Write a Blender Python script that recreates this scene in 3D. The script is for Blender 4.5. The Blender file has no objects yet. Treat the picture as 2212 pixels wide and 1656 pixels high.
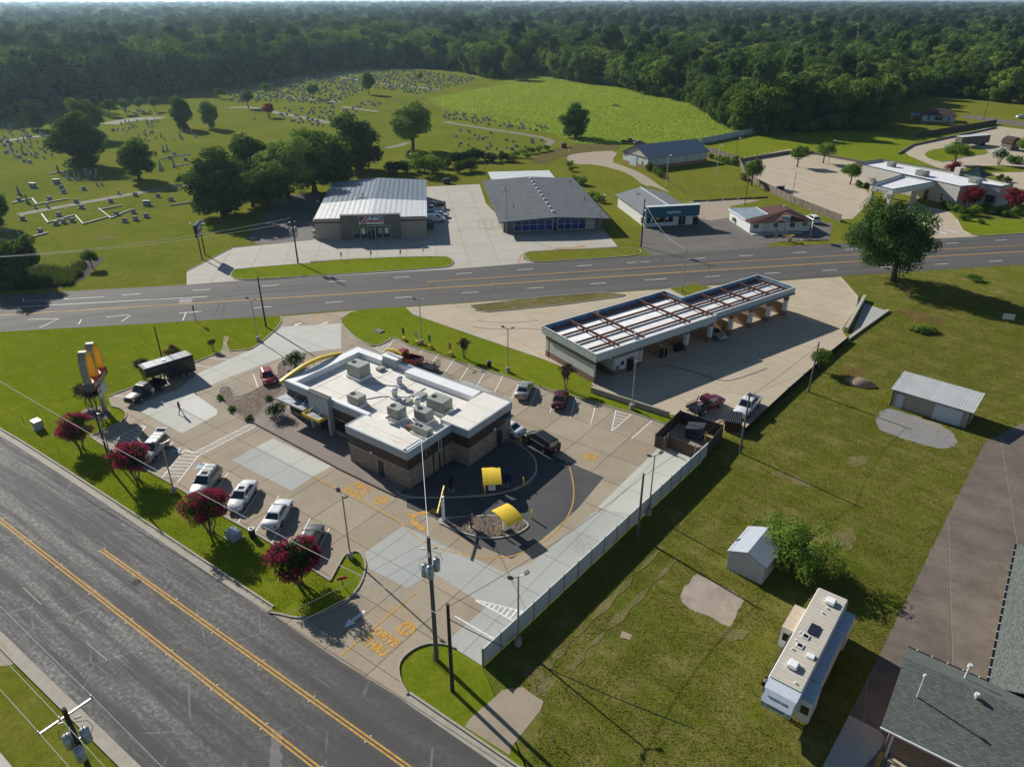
import bpy, bmesh, math, random
import numpy as np
from mathutils import Vector, Matrix
R=math.radians
random.seed(7); RNG=np.random.default_rng(11)
SC=bpy.context.scene; COL=SC.collection
# ---------------- camera, sky, sun, exposure ----------------
CAMH=47.5; FPX=1571.0; PITCH=math.atan(830.0/FPX)
cam=bpy.data.cameras.new('camera'); cam.sensor_width=36; cam.lens=36*FPX/2212.0; cam.clip_end=40000; cam.clip_start=.5
co=bpy.data.objects.new('camera',cam); COL.objects.link(co)
co.location=(0,0,CAMH); co.rotation_euler=(math.pi/2-PITCH,0,0); SC.camera=co
SUN_EL=29.0; SHADOW_DIR=-46.5                       # degrees; shadows run towards this world angle
w=bpy.data.worlds.new('World'); SC.world=w; w.use_nodes=True
wn=w.node_tree.nodes; wl=w.node_tree.links; wn.clear()
sky=wn.new('ShaderNodeTexSky'); sky.sky_type='NISHITA'; sky.sun_disc=False
sky.sun_elevation=R(SUN_EL); sky.sun_rotation=R(90-(SHADOW_DIR+180)); sky.altitude=100; sky.dust_density=.3; sky.air_density=1.0; sky.ozone_density=3.0
bg=wn.new('ShaderNodeBackground'); bg.inputs[1].default_value=0.06
wo=wn.new('ShaderNodeOutputWorld'); wl.new(sky.outputs[0],bg.inputs[0]); wl.new(bg.outputs[0],wo.inputs[0])
sl=bpy.data.lights.new('sun','SUN'); sl.energy=5.0; sl.angle=R(.53); sl.color=(1.0,.95,.87)
so=bpy.data.objects.new('sun',sl); COL.objects.link(so)
a_=R(SHADOW_DIR); e_=R(SUN_EL)
so.rotation_euler=Vector((math.cos(a_)*math.cos(e_),math.sin(a_)*math.cos(e_),-math.sin(e_))).to_track_quat('-Z','Y').to_euler()
so.location=(-60,60,60)
vs=SC.view_settings; vs.view_transform='Standard'; vs.look='None'; vs.gamma=1; vs.use_curve_mapping=False; vs.exposure=.52
# ---------------- coordinates: survey points to ground plan ----------------
def P(u,v,z=0.0):
    dx=(u-1106)/FPX; dy=-(v-828)/FPX
    d=(dx, math.cos(PITCH)+dy*math.sin(PITCH), -math.sin(PITCH)+dy*math.cos(PITCH))
    t=(z-CAMH)/d[2]; return Vector((d[0]*t,d[1]*t,z))
def T(n):                                            # survey sheet n (1..9)
    c=(n-1)%3; r=(n-1)//3; ox=c*737.33; oy=(0,552.3,1103.8)[r]
    return lambda x,y,z=0.0: P(ox+x/3,oy+y/3,z)
def Q(x0,y0): return lambda x,y,z=0.0: P(x0*.72+x/6,y0*.72+y/6,z)
T1,T2,T3,T4,T5,T6,T7,T8,T9=[T(i) for i in range(1,10)]
def ang(a,b): return math.atan2(b.y-a.y,b.x-a.x)
# ---------------- node helper ----------------
class NT:
    def __init__(s,name):
        s.m=bpy.data.materials.new(name); s.m.use_nodes=True; s.t=s.m.node_tree; s.t.nodes.clear()
    def n(s,t,attrs=None,**kw):
        nd=s.t.nodes.new('ShaderNode'+t)
        for k,v in (attrs or {}).items(): setattr(nd,k,v)
        for k,v in kw.items():
            k=int(k[1:]) if k[0]=='i' and k[1:].isdigit() else k.replace('_',' ')
            inp=nd.inputs[k]
            if isinstance(v,bpy.types.NodeSocket): s.t.links.new(v,inp)
            else: inp.default_value=v
        return nd
    def pos(s,sc=(1,1,1),rot=0,obj=False):
        o=s.n('TexCoord').outputs['Object'] if obj else s.n('NewGeometry').outputs['Position']
        if sc==(1,1,1) and rot==0: return o
        if rot: o=s.n('VectorRotate',{'rotation_type':'Z_AXIS'},Vector=o,Angle=rot).outputs[0]
        return s.n('VectorMath',{'operation':'MULTIPLY'},i0=o,i1=sc).outputs[0]
    def noise(s,v,scale,detail=4,rough=.6):
        return s.n('TexNoise',Vector=v,Scale=scale,Detail=detail,Roughness=rough).outputs['Fac']
    def ramp(s,f,lo,hi):
        return s.n('MapRange',Value=f,From_Min=lo,From_Max=hi).outputs[0]
    def mix(s,f,a,b,mode='MIX'):
        c=lambda x: (*x,1) if isinstance(x,tuple) and len(x)==3 else x
        return s.n('MixRGB',{'blend_type':mode},Fac=f,Color1=c(a),Color2=c(b)).outputs[0]
    def math(s,op,a,b=0.0): return s.n('Math',{'operation':op},i0=a,i1=b).outputs[0]
    def bump(s,h,strength=.5,dist=.05): return s.n('Bump',Height=h,Strength=strength,Distance=dist).outputs[0]
    def out(s,col,rough=.8,metal=0.0,normal=None,spec=.4,**kw):
        c=(*col,1) if isinstance(col,tuple) and len(col)==3 else col
        b=s.n('BsdfPrincipled',Base_Color=c,Roughness=rough,Metallic=metal,**kw); b.inputs['Specular IOR Level'].default_value=spec
        if normal is not None: s.t.links.new(normal,b.inputs['Normal'])
        o=s.n('OutputMaterial'); s.t.links.new(b.outputs[0],o.inputs[0]); return s.m
MATS={}
def plain(name,col,rough=.6,metal=0.0,var=.18,scale=2.0,spec=.4,fine=30,coat=0.0):
    if name in MATS: return MATS[name]
    s=NT(name); p=s.pos(obj=True); f=s.ramp(s.noise(p,scale,5,.65),.3,.75); g=s.noise(p,fine,2)
    c=s.mix(f,tuple(x*(1-var) for x in col),tuple(min(1,x*(1+var*.6)) for x in col))
    c=s.mix(s.math('MULTIPLY',g,var*.7),c,tuple(x*.55 for x in col))
    MATS[name]=s.out(c,rough,metal,None,spec,**({'Coat_Weight':coat,'Coat_Roughness':.08} if coat else {})); return MATS[name]
def paint(name,col,metal=.25): return plain(name,col,.38 if sum(col)<.1 else .32,0.0 if sum(col)<.1 else metal,.06,1.2,.3 if sum(col)<.1 else .5,60,.25 if sum(col)<.1 else .6)
def grass(name,a,b,dry,dryamt=.4,big=.05,mow=None,hb=1.0):
    s=NT(name); p=s.pos()
    n1=s.ramp(s.noise(p,big,4,.6),.35,.68); n2=s.ramp(s.noise(p,.45,5,.7),.36,.66); n3=s.noise(p,3.2,5,.75); n4=s.noise(p,14,3,.8)
    n5=s.ramp(s.noise(p,.13,5,.7),.40,.60); c=s.mix(n1,a,b); c=s.mix(s.math('MULTIPLY',s.math('MULTIPLY',n2,s.math('ADD',s.math('MULTIPLY',n5,.75),.25)),dryamt),c,dry)
    if mow is not None:
        wv=s.n('TexWave',Vector=s.pos(rot=mow),Scale=.11,Distortion=9.0,Detail=4.0); c=s.mix(s.math('MULTIPLY',wv.outputs['Fac'],.16),c,tuple(x*.6 for x in a))
    c=s.mix(s.math('MULTIPLY',s.ramp(n3,.38,.72),.45),c,tuple(x*.5 for x in a))
    c=s.mix(s.math('MULTIPLY',s.ramp(n4,.45,.8),.35),c,tuple(min(1,x*1.6) for x in b))
    n6=s.ramp(s.noise(p,.85,6,.8),.42,.68); c=s.mix(s.math('MULTIPLY',n6,.42),c,tuple(x*.42 for x in a))
    h=s.math('ADD',s.math('MULTIPLY',n3,.6),s.math('MULTIPLY',n4,.5))
    return s.out(c,1.0,0,s.bump(h,.75*hb,.16),0.0)
def concrete(name,a,b,stain=.35,rust=None,rnd=.18,scale=.25,rot=0,streak=0):
    s=NT(name); p=s.pos()
    f=s.ramp(s.noise(p,scale,6,.7),.33,.7); g=s.noise(p,2.3,6,.75); k=s.noise(p,22,3)
    c=s.mix(f,a,b); c=s.mix(s.math('MULTIPLY',s.ramp(g,.5,.8),stain),c,tuple(x*.5 for x in a))
    if rust: c=s.mix(s.math('MULTIPLY',s.ramp(s.noise(p,.12,5,.7),.52,.75),.6),c,rust)
    if streak:
        q=s.pos((.05,1.1,1),rot); c=s.mix(s.math('MULTIPLY',s.ramp(s.noise(q,1,5,.7),.5,.75),streak),c,tuple(x*.45 for x in a))
    vo=s.n('TexVoronoi',Vector=s.mix(.35,p,s.n('TexNoise',Vector=p,Scale=.9,Detail=4.0).outputs['Color']),Scale=.16,Randomness=1.0); sp_=s.math('MULTIPLY',s.ramp(vo.outputs['Distance'],.22,.04),s.ramp(s.noise(p,3.5,4,.8),.35,.7)); c=s.mix(s.math('MULTIPLY',sp_,.6*(stain>.2)),c,tuple(x*.32 for x in a))
    c=s.mix(s.math('MULTIPLY',k,.25),c,tuple(x*.75 for x in a))
    r=s.n('ObjectInfo').outputs['Random']; c=s.mix(s.math('MULTIPLY',r,rnd),c,tuple(x*.62 for x in a))
    return s.out(c,.85,0,s.bump(s.math('ADD',g,s.math('MULTIPLY',k,.4)),.18,.03),.25)
def leafmat(name,cols,trans=.35):
    s=NT(name); at=s.n('Attribute',{'attribute_name':'tint'}).outputs['Fac']; r=s.n('ObjectInfo').outputs['Random']
    c=s.mix(at,cols[0],cols[1]); c=s.mix(s.math('MULTIPLY',r,.75),c,cols[2]); c=s.n('VectorMath',{'operation':'SCALE'},i0=c,Scale=s.math('ADD',s.math('MULTIPLY',r,.85),.62)).outputs[0]
    d=s.n('BsdfDiffuse',Color=c); t=s.n('BsdfTranslucent',Color=s.mix(.5,c,tuple(min(1,x*1.5) for x in cols[1])))
    m=s.n('MixShader',Fac=trans); s.t.links.new(d.outputs[0],m.inputs[1]); s.t.links.new(t.outputs[0],m.inputs[2])
    o=s.n('OutputMaterial'); s.t.links.new(m.outputs[0],o.inputs[0]); return s.m
def brickmat(name,c1,c2,mortar,bw=.45,bh=.14,ms=.02,rough=.9,var=.5,vert=True,bump=.5):
    s=NT(name); geo=s.n('NewGeometry'); p=s.n('TexCoord').outputs['Object']
    if vert:                                           # wall mapping: run along the wall, height up
        sp=s.n('SeparateXYZ',i0=p); nn=s.n('SeparateXYZ',i0=s.n('TexCoord').outputs['Normal'])
        side=s.math('GREATER_THAN',s.math('ABSOLUTE',nn.outputs[0]),.7)
        x=s.math('ADD',s.math('MULTIPLY',sp.outputs[0],s.math('SUBTRACT',1.0,side)),s.math('MULTIPLY',sp.outputs[1],side))
        p=s.n('CombineXYZ',i0=x,i1=sp.outputs[2],i2=0.0).outputs[0]
    b=s.n('TexBrick',{'offset':.5},Vector=p,Color1=(*c1,1),Color2=(*c2,1),Mortar=(*mortar,1),Scale=1.0,Mortar_Size=ms,Bias=0.0,Brick_Width=bw,Row_Height=bh)
    n=s.noise(p,7,4); n2=s.noise(p,1.1,5)
    c=s.mix(s.math('MULTIPLY',s.ramp(n,.35,.8),var),b.outputs['Color'],tuple(x*.35 for x in c1))
    c=s.mix(s.math('MULTIPLY',s.ramp(n2,.5,.8),.35),c,tuple(x*.6 for x in c2))
    h=s.math('SUBTRACT',s.math('MULTIPLY',n,.4),b.outputs['Fac'])
    return s.out(c,rough,0,s.bump(h,bump,.03),.2)
def ribmat(name,col,pitch=.3,depth=.04,axis=0,rust=None,rough=.45,metal=.4,var=.15):
    s=NT(name); p=s.pos(obj=True); sp=s.n('SeparateXYZ',i0=p)
    x=s.math('FRACT',s.math('DIVIDE',sp.outputs[axis],pitch)); h=s.math('LESS_THAN',s.math('ABSOLUTE',s.math('SUBTRACT',x,.5)),.12)
    n=s.ramp(s.noise(p,.6,6,.7),.4,.75); c=s.mix(n,col,tuple(y*(1-var) for y in col))
    c=s.mix(s.math('MULTIPLY',h,.25),c,tuple(y*.6 for y in col))
    if rust: c=s.mix(s.math('MULTIPLY',s.ramp(s.noise(p,.9,6,.75),.55,.8),.7),c,rust)
    return s.out(c,rough,metal,s.bump(h,.6,depth),.4)
def glassmat(name,col=(.012,.016,.02),rough=.06): return plain(name,col,rough,.0,.3,1.0,.8,3)
G_lawn=grass('lawn_grass',(.120,.175,.009),(.180,.220,.014),(.24,.21,.035),.55,.08)
G_base=grass('ground_grass',(.115,.15,.012),(.175,.18,.022),(.23,.185,.055),.65,.05)
G_cem=grass('cemetery_grass',(.10,.14,.013),(.165,.185,.022),(.23,.195,.05),.7,.04,hb=.9)
G_past=grass('pasture_grass',(.12,.19,.02),(.175,.24,.035),(.25,.24,.07),.65,.04,hb=1.3)
G_field=grass('field_grass',(.090,.125,.012),(.15,.16,.022),(.27,.205,.085),1.0,.07,mow=R(-50),hb=1.2)
G_dry=grass('dry_grass',(.17,.15,.06),(.235,.195,.10),(.12,.14,.02),.8,.3)
C_tan=concrete('tan_concrete',(.29,.24,.17),(.37,.31,.23),.45,(.38,.25,.13),.38)
C_pale=concrete('pale_concrete',(.42,.42,.37),(.47,.465,.42),.22,None,.12)
C_grey=concrete('grey_concrete',(.33,.345,.325),(.38,.385,.35),.25,(.36,.32,.25),.12)
C_wash=concrete('car_wash_concrete',(.39,.325,.23),(.46,.40,.30),.4,(.46,.33,.18),.12,.2,R(20),.3)
C_shop=concrete('shop_lot_concrete',(.37,.345,.29),(.42,.395,.335),.3,(.36,.32,.25),.12)
C_dark=concrete('weathered_concrete',(.115,.095,.078),(.205,.172,.138),.55,(.25,.215,.165),.3,.35,R(30),.3)
C_kerb=concrete('kerb_concrete',(.30,.27,.22),(.38,.35,.29),.5,None,.1,1.0)
C_wall=plain('wall_block_white',(.62,.60,.56),.85,0,.15,.6)
A_lot=concrete('lot_asphalt',(.105,.098,.09),(.16,.145,.125),.5,(.2,.17,.13),.1)
A_gravel=concrete('gravel_dirt',(.30,.245,.18),(.36,.30,.225),.5,(.22,.2,.12),.1,.6)
A_darkg=concrete('dark_gravel',(.10,.095,.09),(.15,.14,.125),.7,(.2,.17,.14),.1,.5)
def street_mat():
    s=NT('street_asphalt'); p=s.pos(); q=s.pos((.035,.55,1),R(35)); q2=s.pos((.02,.30,1),R(35))
    k=s.noise(p,30,3,.8); m=s.noise(p,.6,6,.75)
    c=s.mix(s.ramp(m,.3,.75),(.050,.049,.048),(.074,.072,.068)); c=s.mix(s.math('MULTIPLY',s.ramp(k,.5,.85),.6),c,(.135,.128,.118))
    xl=s.n('SeparateXYZ',i0=p).outputs[0]
    area=s.n('MapRange',Value=xl,From_Min=-12.0,From_Max=-34.0).outputs[0]
    st=s.ramp(s.noise(q,1,7,.8),.44,.60); fl=s.ramp(s.noise(p,2.6,6,.85),.44,.62)
    wear=s.math('MULTIPLY',s.math('MULTIPLY',st,s.math('ADD',s.math('MULTIPLY',fl,.8),.12)),s.math('ADD',s.math('MULTIPLY',area,.95),.16))
    c=s.mix(wear,c,(.29,.285,.265))
    v=s.n('TexVoronoi',{'feature':'DISTANCE_TO_EDGE'},Vector=s.mix(.12,p,s.n('TexNoise',Vector=p,Scale=1.2).outputs['Color']),Scale=.22)
    cr=s.math('MULTIPLY',s.math('LESS_THAN',v.outputs['Distance'],.012),s.ramp(s.noise(p,.25,4),.48,.6))
    c=s.mix(s.math('MULTIPLY',cr,.35),c,(.28,.27,.25))
    return s.out(c,.82,0,s.bump(k,.5,.03),.22)
def hwy_mat():
    s=NT('highway_asphalt'); p=s.pos(); q=s.pos((.012,.55,1),R(-10.5)); k=s.noise(p,18,3)
    c=s.mix(s.ramp(s.noise(q,1,5,.65),.32,.7),(.056,.055,.053),(.10,.096,.088)); c=s.mix(s.math('MULTIPLY',k,.35),c,(.145,.135,.122))
    cr=s.n('TexVoronoi',{'feature':'DISTANCE_TO_EDGE'},Vector=p,Scale=.12)
    c=s.mix(s.math('MULTIPLY',s.math('LESS_THAN',cr.outputs['Distance'],.01),s.ramp(s.noise(p,.03,3),.5,.6)),c,(.06,.058,.055))
    return s.out(c,.82,0,s.bump(k,.3,.02),.2)
A_st=street_mat(); A_hw=hwy_mat()
W_paint=plain('white_road_paint',(.72,.71,.67),.7,0,.3,3,.3,25); Y_paint=plain('yellow_road_paint',(.55,.31,.06),.8,0,.45,3,.2,18)
B_paint=plain('blue_road_paint',(.20,.27,.33),.8,0,.3,3)
M_white=plain('white_metal',(.66,.67,.66),.4,.15); M_grey=plain('galvanised_steel',(.36,.37,.37),.4,.7); M_dark=plain('dark_bronze_metal',(.045,.038,.032),.5,.3)
M_black=plain('black_metal',(.012,.012,.013),.4,.2); M_rust=plain('rust_red_steel',(.19,.075,.052),.7,.2,.4,1.5); M_yel=plain('yellow_paint',(.68,.47,.03),.45,0,.12)
M_gold=plain('golden_plastic',(.80,.47,.04),.4,0,.15); M_red=plain('sign_red',(.32,.02,.025),.4,0,.15); M_blue=plain('sign_blue',(.02,.08,.22),.4)
M_wood=plain('weathered_wood',(.17,.135,.105),.9,0,.35,1.0); M_pole=plain('creosote_pole',(.055,.042,.032),.9,0,.4,3); M_pole2=plain('grey_wood_pole',(.14,.12,.10),.9,0,.35,3)
M_galv=plain('transformer_grey',(.40,.46,.50),.35,.3); M_glass=glassmat('dark_glass'); M_blu_gl=plain('blue_tinted_glass',(.012,.05,.24),.2,.1,.3,.4,.5)
M_rub=plain('tyre_rubber',(.018,.018,.018),.9,0,.2); M_rim=plain('alloy_rim',(.42,.42,.43),.3,.8); M_lens=plain('headlight_lens',(.55,.57,.6),.15,.2,.1); M_tail=plain('tail_light_red',(.30,.012,.012),.25)
M_memb=concrete('white_roof_membrane',(.66,.63,.56),(.74,.72,.67),.35,(.50,.42,.30),.05,.5); M_membw=plain('parapet_white',(.70,.71,.70),.6,0,.08,.8)
M_fascia=plain('grey_fascia_panel',(.33,.37,.40),.5,.1,.06); M_brown=plain('brown_band_panel',(.050,.034,.028),.6,0,.2)
M_stone=brickmat('stone_veneer',(.30,.215,.155),(.46,.38,.30),(.16,.13,.105),.55,.22,.025,.95,.8)
M_brick=brickmat('red_brick',(.19,.085,.06),(.26,.13,.095),(.32,.28,.24),.28,.09,.015,.9,.45)
M_blk=brickmat('painted_block',(.52,.51,.47),(.58,.56,.52),(.40,.39,.36),.4,.2,.012,.9,.15)
M_tanw=plain('tan_stucco',(.33,.29,.23),.9,0,.1,.6); M_taupe=plain('taupe_stucco',(.155,.135,.12),.9,0,.12,.6)
M_ac=plain('hvac_cabinet',(.27,.285,.25),.55,.3,.12,1.5); M_ston2=brickmat('white_limestone',(.55,.52,.45),(.62,.59,.53),(.40,.37,.31),.55,.28,.03,.9,.4)
M_shin=brickmat('green_grey_shingle',(.10,.115,.10),(.165,.185,.165),(.055,.06,.055),.32,.145,.012,.95,.55,False,.4)
M_gsh=brickmat('grey_roofing',(.075,.09,.10),(.11,.125,.135),(.05,.06,.065),1.1,.9,.02,.9,.35,False,.3)
M_bsh=plain('brown_shingle',(.075,.03,.024),.95,0,.35,1.2); M_dsh=plain('dark_brown_shingle',(.06,.035,.028),.95,0,.35,1.2)
RB_wht=ribmat('white_rib_roof',(.66,.66,.62),.6,.04,0); RB_gal=ribmat('galvanised_rib_roof',(.19,.225,.25),.6,.04,0); RB_wall=ribmat('beige_rib_wall',(.32,.30,.235),.3,.03,0,None,.6,.1)
RB_blu=ribmat('blue_grey_rib_roof',(.12,.17,.215),.45,.03,0); RB_cor=ribmat('corrugated_deck',(.60,.60,.57),.3,.08,0,(.30,.22,.15)); RB_shed=ribmat('white_rib_siding',(.42,.43,.42),.25,.03,0,None,.5,.1)
RB_grn=ribmat('dark_green_metal_roof',(.018,.055,.045),.35,.05,0); M_dfnc=plain('brown_fence_board',(.085,.055,.042),.85,0,.25,1.5)
M_fncp=plain('fence_panel_grey',(.46,.47,.44),.7,0,.1,.8); M_rock=plain('river_rock',(.21,.165,.13),.95,0,.4,3); M_rockd=plain('grey_rock',(.115,.105,.098),.95,0,.55,2.2)
M_trunk=plain('bark',(.075,.055,.04),.95,0,.3,4); M_crbk=plain('crape_bark',(.19,.135,.10),.9,0,.3,4); M_soil=plain('dark_soil',(.035,.028,.018),1,0,.4,1); M_rdirt=grass('dirt_in_grass',(.10,.085,.025),(.20,.115,.055),(.27,.15,.08),.8,.6)
M_gran=plain('granite',(.26,.27,.28),.6,0,.3,3); M_marb=plain('weathered_marble',(.44,.43,.41),.8,0,.3,3)
L_for=leafmat('forest_leaves',[(.034,.072,.016),(.14,.22,.04),(.19,.235,.05)],.3); L_oak=leafmat('oak_leaves',[(.032,.072,.014),(.13,.21,.032),(.12,.17,.03)],.3); L_dk=leafmat('dark_leaves',[(.022,.050,.016),(.075,.13,.028),(.06,.11,.03)],.28)
L_pine=leafmat('pine_needles',[(.022,.050,.020),(.075,.13,.035),(.06,.10,.03)],.22); L_lite=leafmat('light_leaves',[(.08,.15,.016),(.16,.24,.04),(.12,.19,.025)]); L_crape=leafmat('crape_leaves',[(.020,.045,.012),(.06,.10,.02),(.04,.07,.014)])
L_pur=leafmat('bronze_leaves',[(.045,.034,.028),(.11,.08,.06),(.075,.06,.05)]); F_mag=leafmat('crimson_blossom',[(.17,.012,.045),(.42,.038,.115),(.26,.02,.07)],.3); F_red=leafmat('red_leaves',[(.11,.012,.02),(.25,.035,.05),(.18,.02,.03)],.25); F_wht=leafmat('white_blossom',[(.55,.55,.5),(.75,.74,.7),(.6,.6,.55)],.2)
# ---------------- mesh helpers ----------------
class MB:
    def __init__(s): s.v=[]; s.f=[]; s.mi=[]; s.cur=0
    def add(s,vs,fs):
        o=len(s.v); s.v+= [tuple(x) for x in vs]; s.f+=[tuple(i+o for i in f) for f in fs]; s.mi+=[s.cur]*len(fs); return s
    def box(s,x0,x1,y0,y1,z0,z1):
        return s.add([(x0,y0,z0),(x1,y0,z0),(x1,y1,z0),(x0,y1,z0),(x0,y0,z1),(x1,y0,z1),(x1,y1,z1),(x0,y1,z1)],[(0,3,2,1),(4,5,6,7),(0,1,5,4),(1,2,6,5),(2,3,7,6),(3,0,4,7)])
    def prism(s,poly,z0,z1,bottom=True):
        n=len(poly); A=sum(poly[i][0]*poly[(i+1)%n][1]-poly[(i+1)%n][0]*poly[i][1] for i in range(n))
        if A<0: poly=poly[::-1]
        zz=z1 if isinstance(z1,(list,tuple)) else [z1]*n
        fs=[tuple(range(n,2*n))]+[(i,(i+1)%n,n+(i+1)%n,n+i) for i in range(n)]
        if bottom: fs.append(tuple(range(n-1,-1,-1)))
        return s.add([(p[0],p[1],z0) for p in poly]+[(p[0],p[1],zz[i]) for i,p in enumerate(poly)],fs)
    def sheet(s,poly,z=0.0):
        n=len(poly); A=sum(poly[i][0]*poly[(i+1)%n][1]-poly[(i+1)%n][0]*poly[i][1] for i in range(n))
        if A<0: poly=poly[::-1]
        return s.add([(p[0],p[1],p[2] if len(p)>2 and z is None else z) for p in poly],[tuple(range(n))])
    def face(s,*pts): return s.add(pts,[tuple(range(len(pts)))])
    def tube(s,path,r,n=8,cap=True):
        path=[Vector(p) for p in path]; rs=r if isinstance(r,(list,tuple)) else [r]*len(path); vs=[]; fs=[]
        for i,p in enumerate(path):
            d=(path[min(i+1,len(path)-1)]-path[max(i-1,0)]).normalized(); up=Vector((0,0,1)) if abs(d.z)<.95 else Vector((1,0,0))
            x=d.cross(up).normalized(); y=x.cross(d)
            vs+=[p+(x*math.cos(2*math.pi*k/n)+y*math.sin(2*math.pi*k/n))*rs[i] for k in range(n)]
        for i in range(len(path)-1):
            for k in range(n): fs.append((i*n+k,i*n+(k+1)%n,(i+1)*n+(k+1)%n,(i+1)*n+k))
        if cap: fs+= [tuple(range(n-1,-1,-1)),tuple(range((len(path)-1)*n,len(path)*n))]
        return s.add(vs,fs)
    def cyl(s,x,y,z0,z1,r,r2=None,n=12): return s.tube([(x,y,z0),(x,y,z1)],[r,r if r2 is None else r2],n)
    def bar(s,a,b,w,h):                               # beam with rectangular section from a to b
        a=Vector(a); b=Vector(b); d=(b-a).normalized(); up=Vector((0,0,1)) if abs(d.z)<.95 else Vector((0,1,0))
        x=d.cross(up).normalized()*w/2; y=x.cross(d).normalized()*h/2
        return s.add([a-x-y,a+x-y,a+x+y,a-x+y,b-x-y,b+x-y,b+x+y,b-x+y],[(0,3,2,1),(4,5,6,7),(0,1,5,4),(1,2,6,5),(2,3,7,6),(3,0,4,7)])
    def loft(s,rings,cap=True,closed=True):
        n=len(rings[0]); vs=[p for r in rings for p in r]; fs=[]
        for i in range(len(rings)-1):
            for k in range(n if closed else n-1): fs.append((i*n+k,i*n+(k+1)%n,(i+1)*n+(k+1)%n,(i+1)*n+k))
        if cap: fs+=[tuple(range(n-1,-1,-1)),tuple(range((len(rings)-1)*n,len(rings)*n))]
        return s.add(vs,fs)
    def mesh(s,name,mats,bevel=0,smooth=False,flipfix=True):
        me=bpy.data.meshes.new(name); me.from_pydata(s.v,[],s.f)
        for m in (mats if isinstance(mats,(list,tuple)) else [mats]): me.materials.append(m)
        if len(me.materials)>1: me.polygons.foreach_set('material_index',s.mi)
        big=any(len(f)>4 for f in s.f)
        if big or bevel or flipfix:
            bm=bmesh.new(); bm.from_mesh(me)
            if big: bmesh.ops.triangulate(bm,faces=[f for f in bm.faces if len(f.verts)>4])
            if bevel: bmesh.ops.bevel(bm,geom=[e for e in bm.edges if e.is_manifold and e.calc_face_angle(0)>.6],offset=bevel,segments=2,affect='EDGES',clamp_overlap=True)
            if flipfix and any(e.is_manifold for e in bm.edges): bmesh.ops.recalc_face_normals(bm,faces=bm.faces)
            bm.to_mesh(me); bm.free()
        if smooth: me.polygons.foreach_set('use_smooth',[True]*len(me.polygons))
        me.update(); return me
    def build(s,name,mats,parent=None,bevel=0,smooth=False,flip=True):
        return obj(name,s.mesh(name,mats,bevel,smooth,flip),parent)
def obj(name,me,parent=None,loc=None,rot=None,scale=None):
    o=bpy.data.objects.new(name,me); COL.objects.link(o)
    if parent: o.parent=parent
    if loc is not None: o.location=loc
    if rot is not None: o.rotation_euler=rot if hasattr(rot,'__len__') else (0,0,rot)
    if scale is not None: o.scale=scale if hasattr(scale,'__len__') else (scale,)*3
    return o
def tag(o,label=None,cat=None,group=None,kind=None):
    for k,v in (('label',label),('category',cat),('group',group),('kind',kind)):
        if v: o[k]=v
    return o
def thing(name,label,cat,loc=(0,0,0),rz=0,group=None): return tag(obj(name,None,None,loc,rz),label,cat,group)
def copy_tree(o,parent=None):
    c=o.copy(); COL.objects.link(c); c.parent=parent
    for ch in list(o.children): copy_tree(ch,c)
    return c
def struct(name,mb,m,parent=None,**k): o=mb.build(name,m,parent,**k); o['kind']='structure'; return o
def sheet(name,pts,z,m,parent=None): return struct(name,MB().sheet([(p[0],p[1]) for p in pts],z),m,parent)
def npmesh(name,V,F,mats,tint=None,smooth=False,midx=None):
    me=bpy.data.meshes.new(name); n=F.shape[1]
    me.vertices.add(len(V)); me.vertices.foreach_set('co',np.ascontiguousarray(V,np.float32).ravel())
    me.loops.add(F.size); me.loops.foreach_set('vertex_index',np.ascontiguousarray(F,np.int32).ravel())
    me.polygons.add(len(F)); me.polygons.foreach_set('loop_start',np.arange(0,F.size,n,dtype=np.int32))
    for m in (mats if isinstance(mats,list) else [mats]): me.materials.append(m)
    if midx is not None: me.polygons.foreach_set('material_index',np.asarray(midx,np.int32))
    me.update(calc_edges=True)
    if tint is not None:
        a=me.attributes.new('tint','FLOAT','POINT'); a.data.foreach_set('value',np.asarray(tint,np.float32))
    if smooth: me.polygons.foreach_set('use_smooth',np.ones(len(F),bool))
    return me
def text_mesh(s,size,ext,m,bold=0.0,align='CENTER'):
    cu=bpy.data.curves.new('lettering','FONT'); cu.body=s; cu.size=size; cu.extrude=ext; cu.align_x=align; cu.align_y='CENTER'; cu.offset=bold; cu.resolution_u=3
    o=bpy.data.objects.new('lettering',cu); COL.objects.link(o); bpy.context.view_layer.update()
    me=bpy.data.meshes.new_from_object(o.evaluated_get(bpy.context.evaluated_depsgraph_get())); bpy.data.objects.remove(o); bpy.data.curves.remove(cu)
    me.materials.clear(); me.materials.append(m); return me
def clip(poly,a,b):                                   # keep part of poly left of line a->b
    out=[]; n=len(poly)
    f=lambda p:(b[0]-a[0])*(p[1]-a[1])-(b[1]-a[1])*(p[0]-a[0])
    for i in range(n):
        p,q=poly[i],poly[(i+1)%n]; fp,fq=f(p),f(q)
        if fp>=0: out.append(p)
        if (fp>0)!=(fq>0) and fp!=fq:
            t=fp/(fp-fq); out.append((p[0]+(q[0]-p[0])*t,p[1]+(q[1]-p[1])*t))
    return out
def area(poly): return abs(sum(poly[i][0]*poly[(i+1)%len(poly)][1]-poly[(i+1)%len(poly)][0]*poly[i][1] for i in range(len(poly)))/2)
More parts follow.
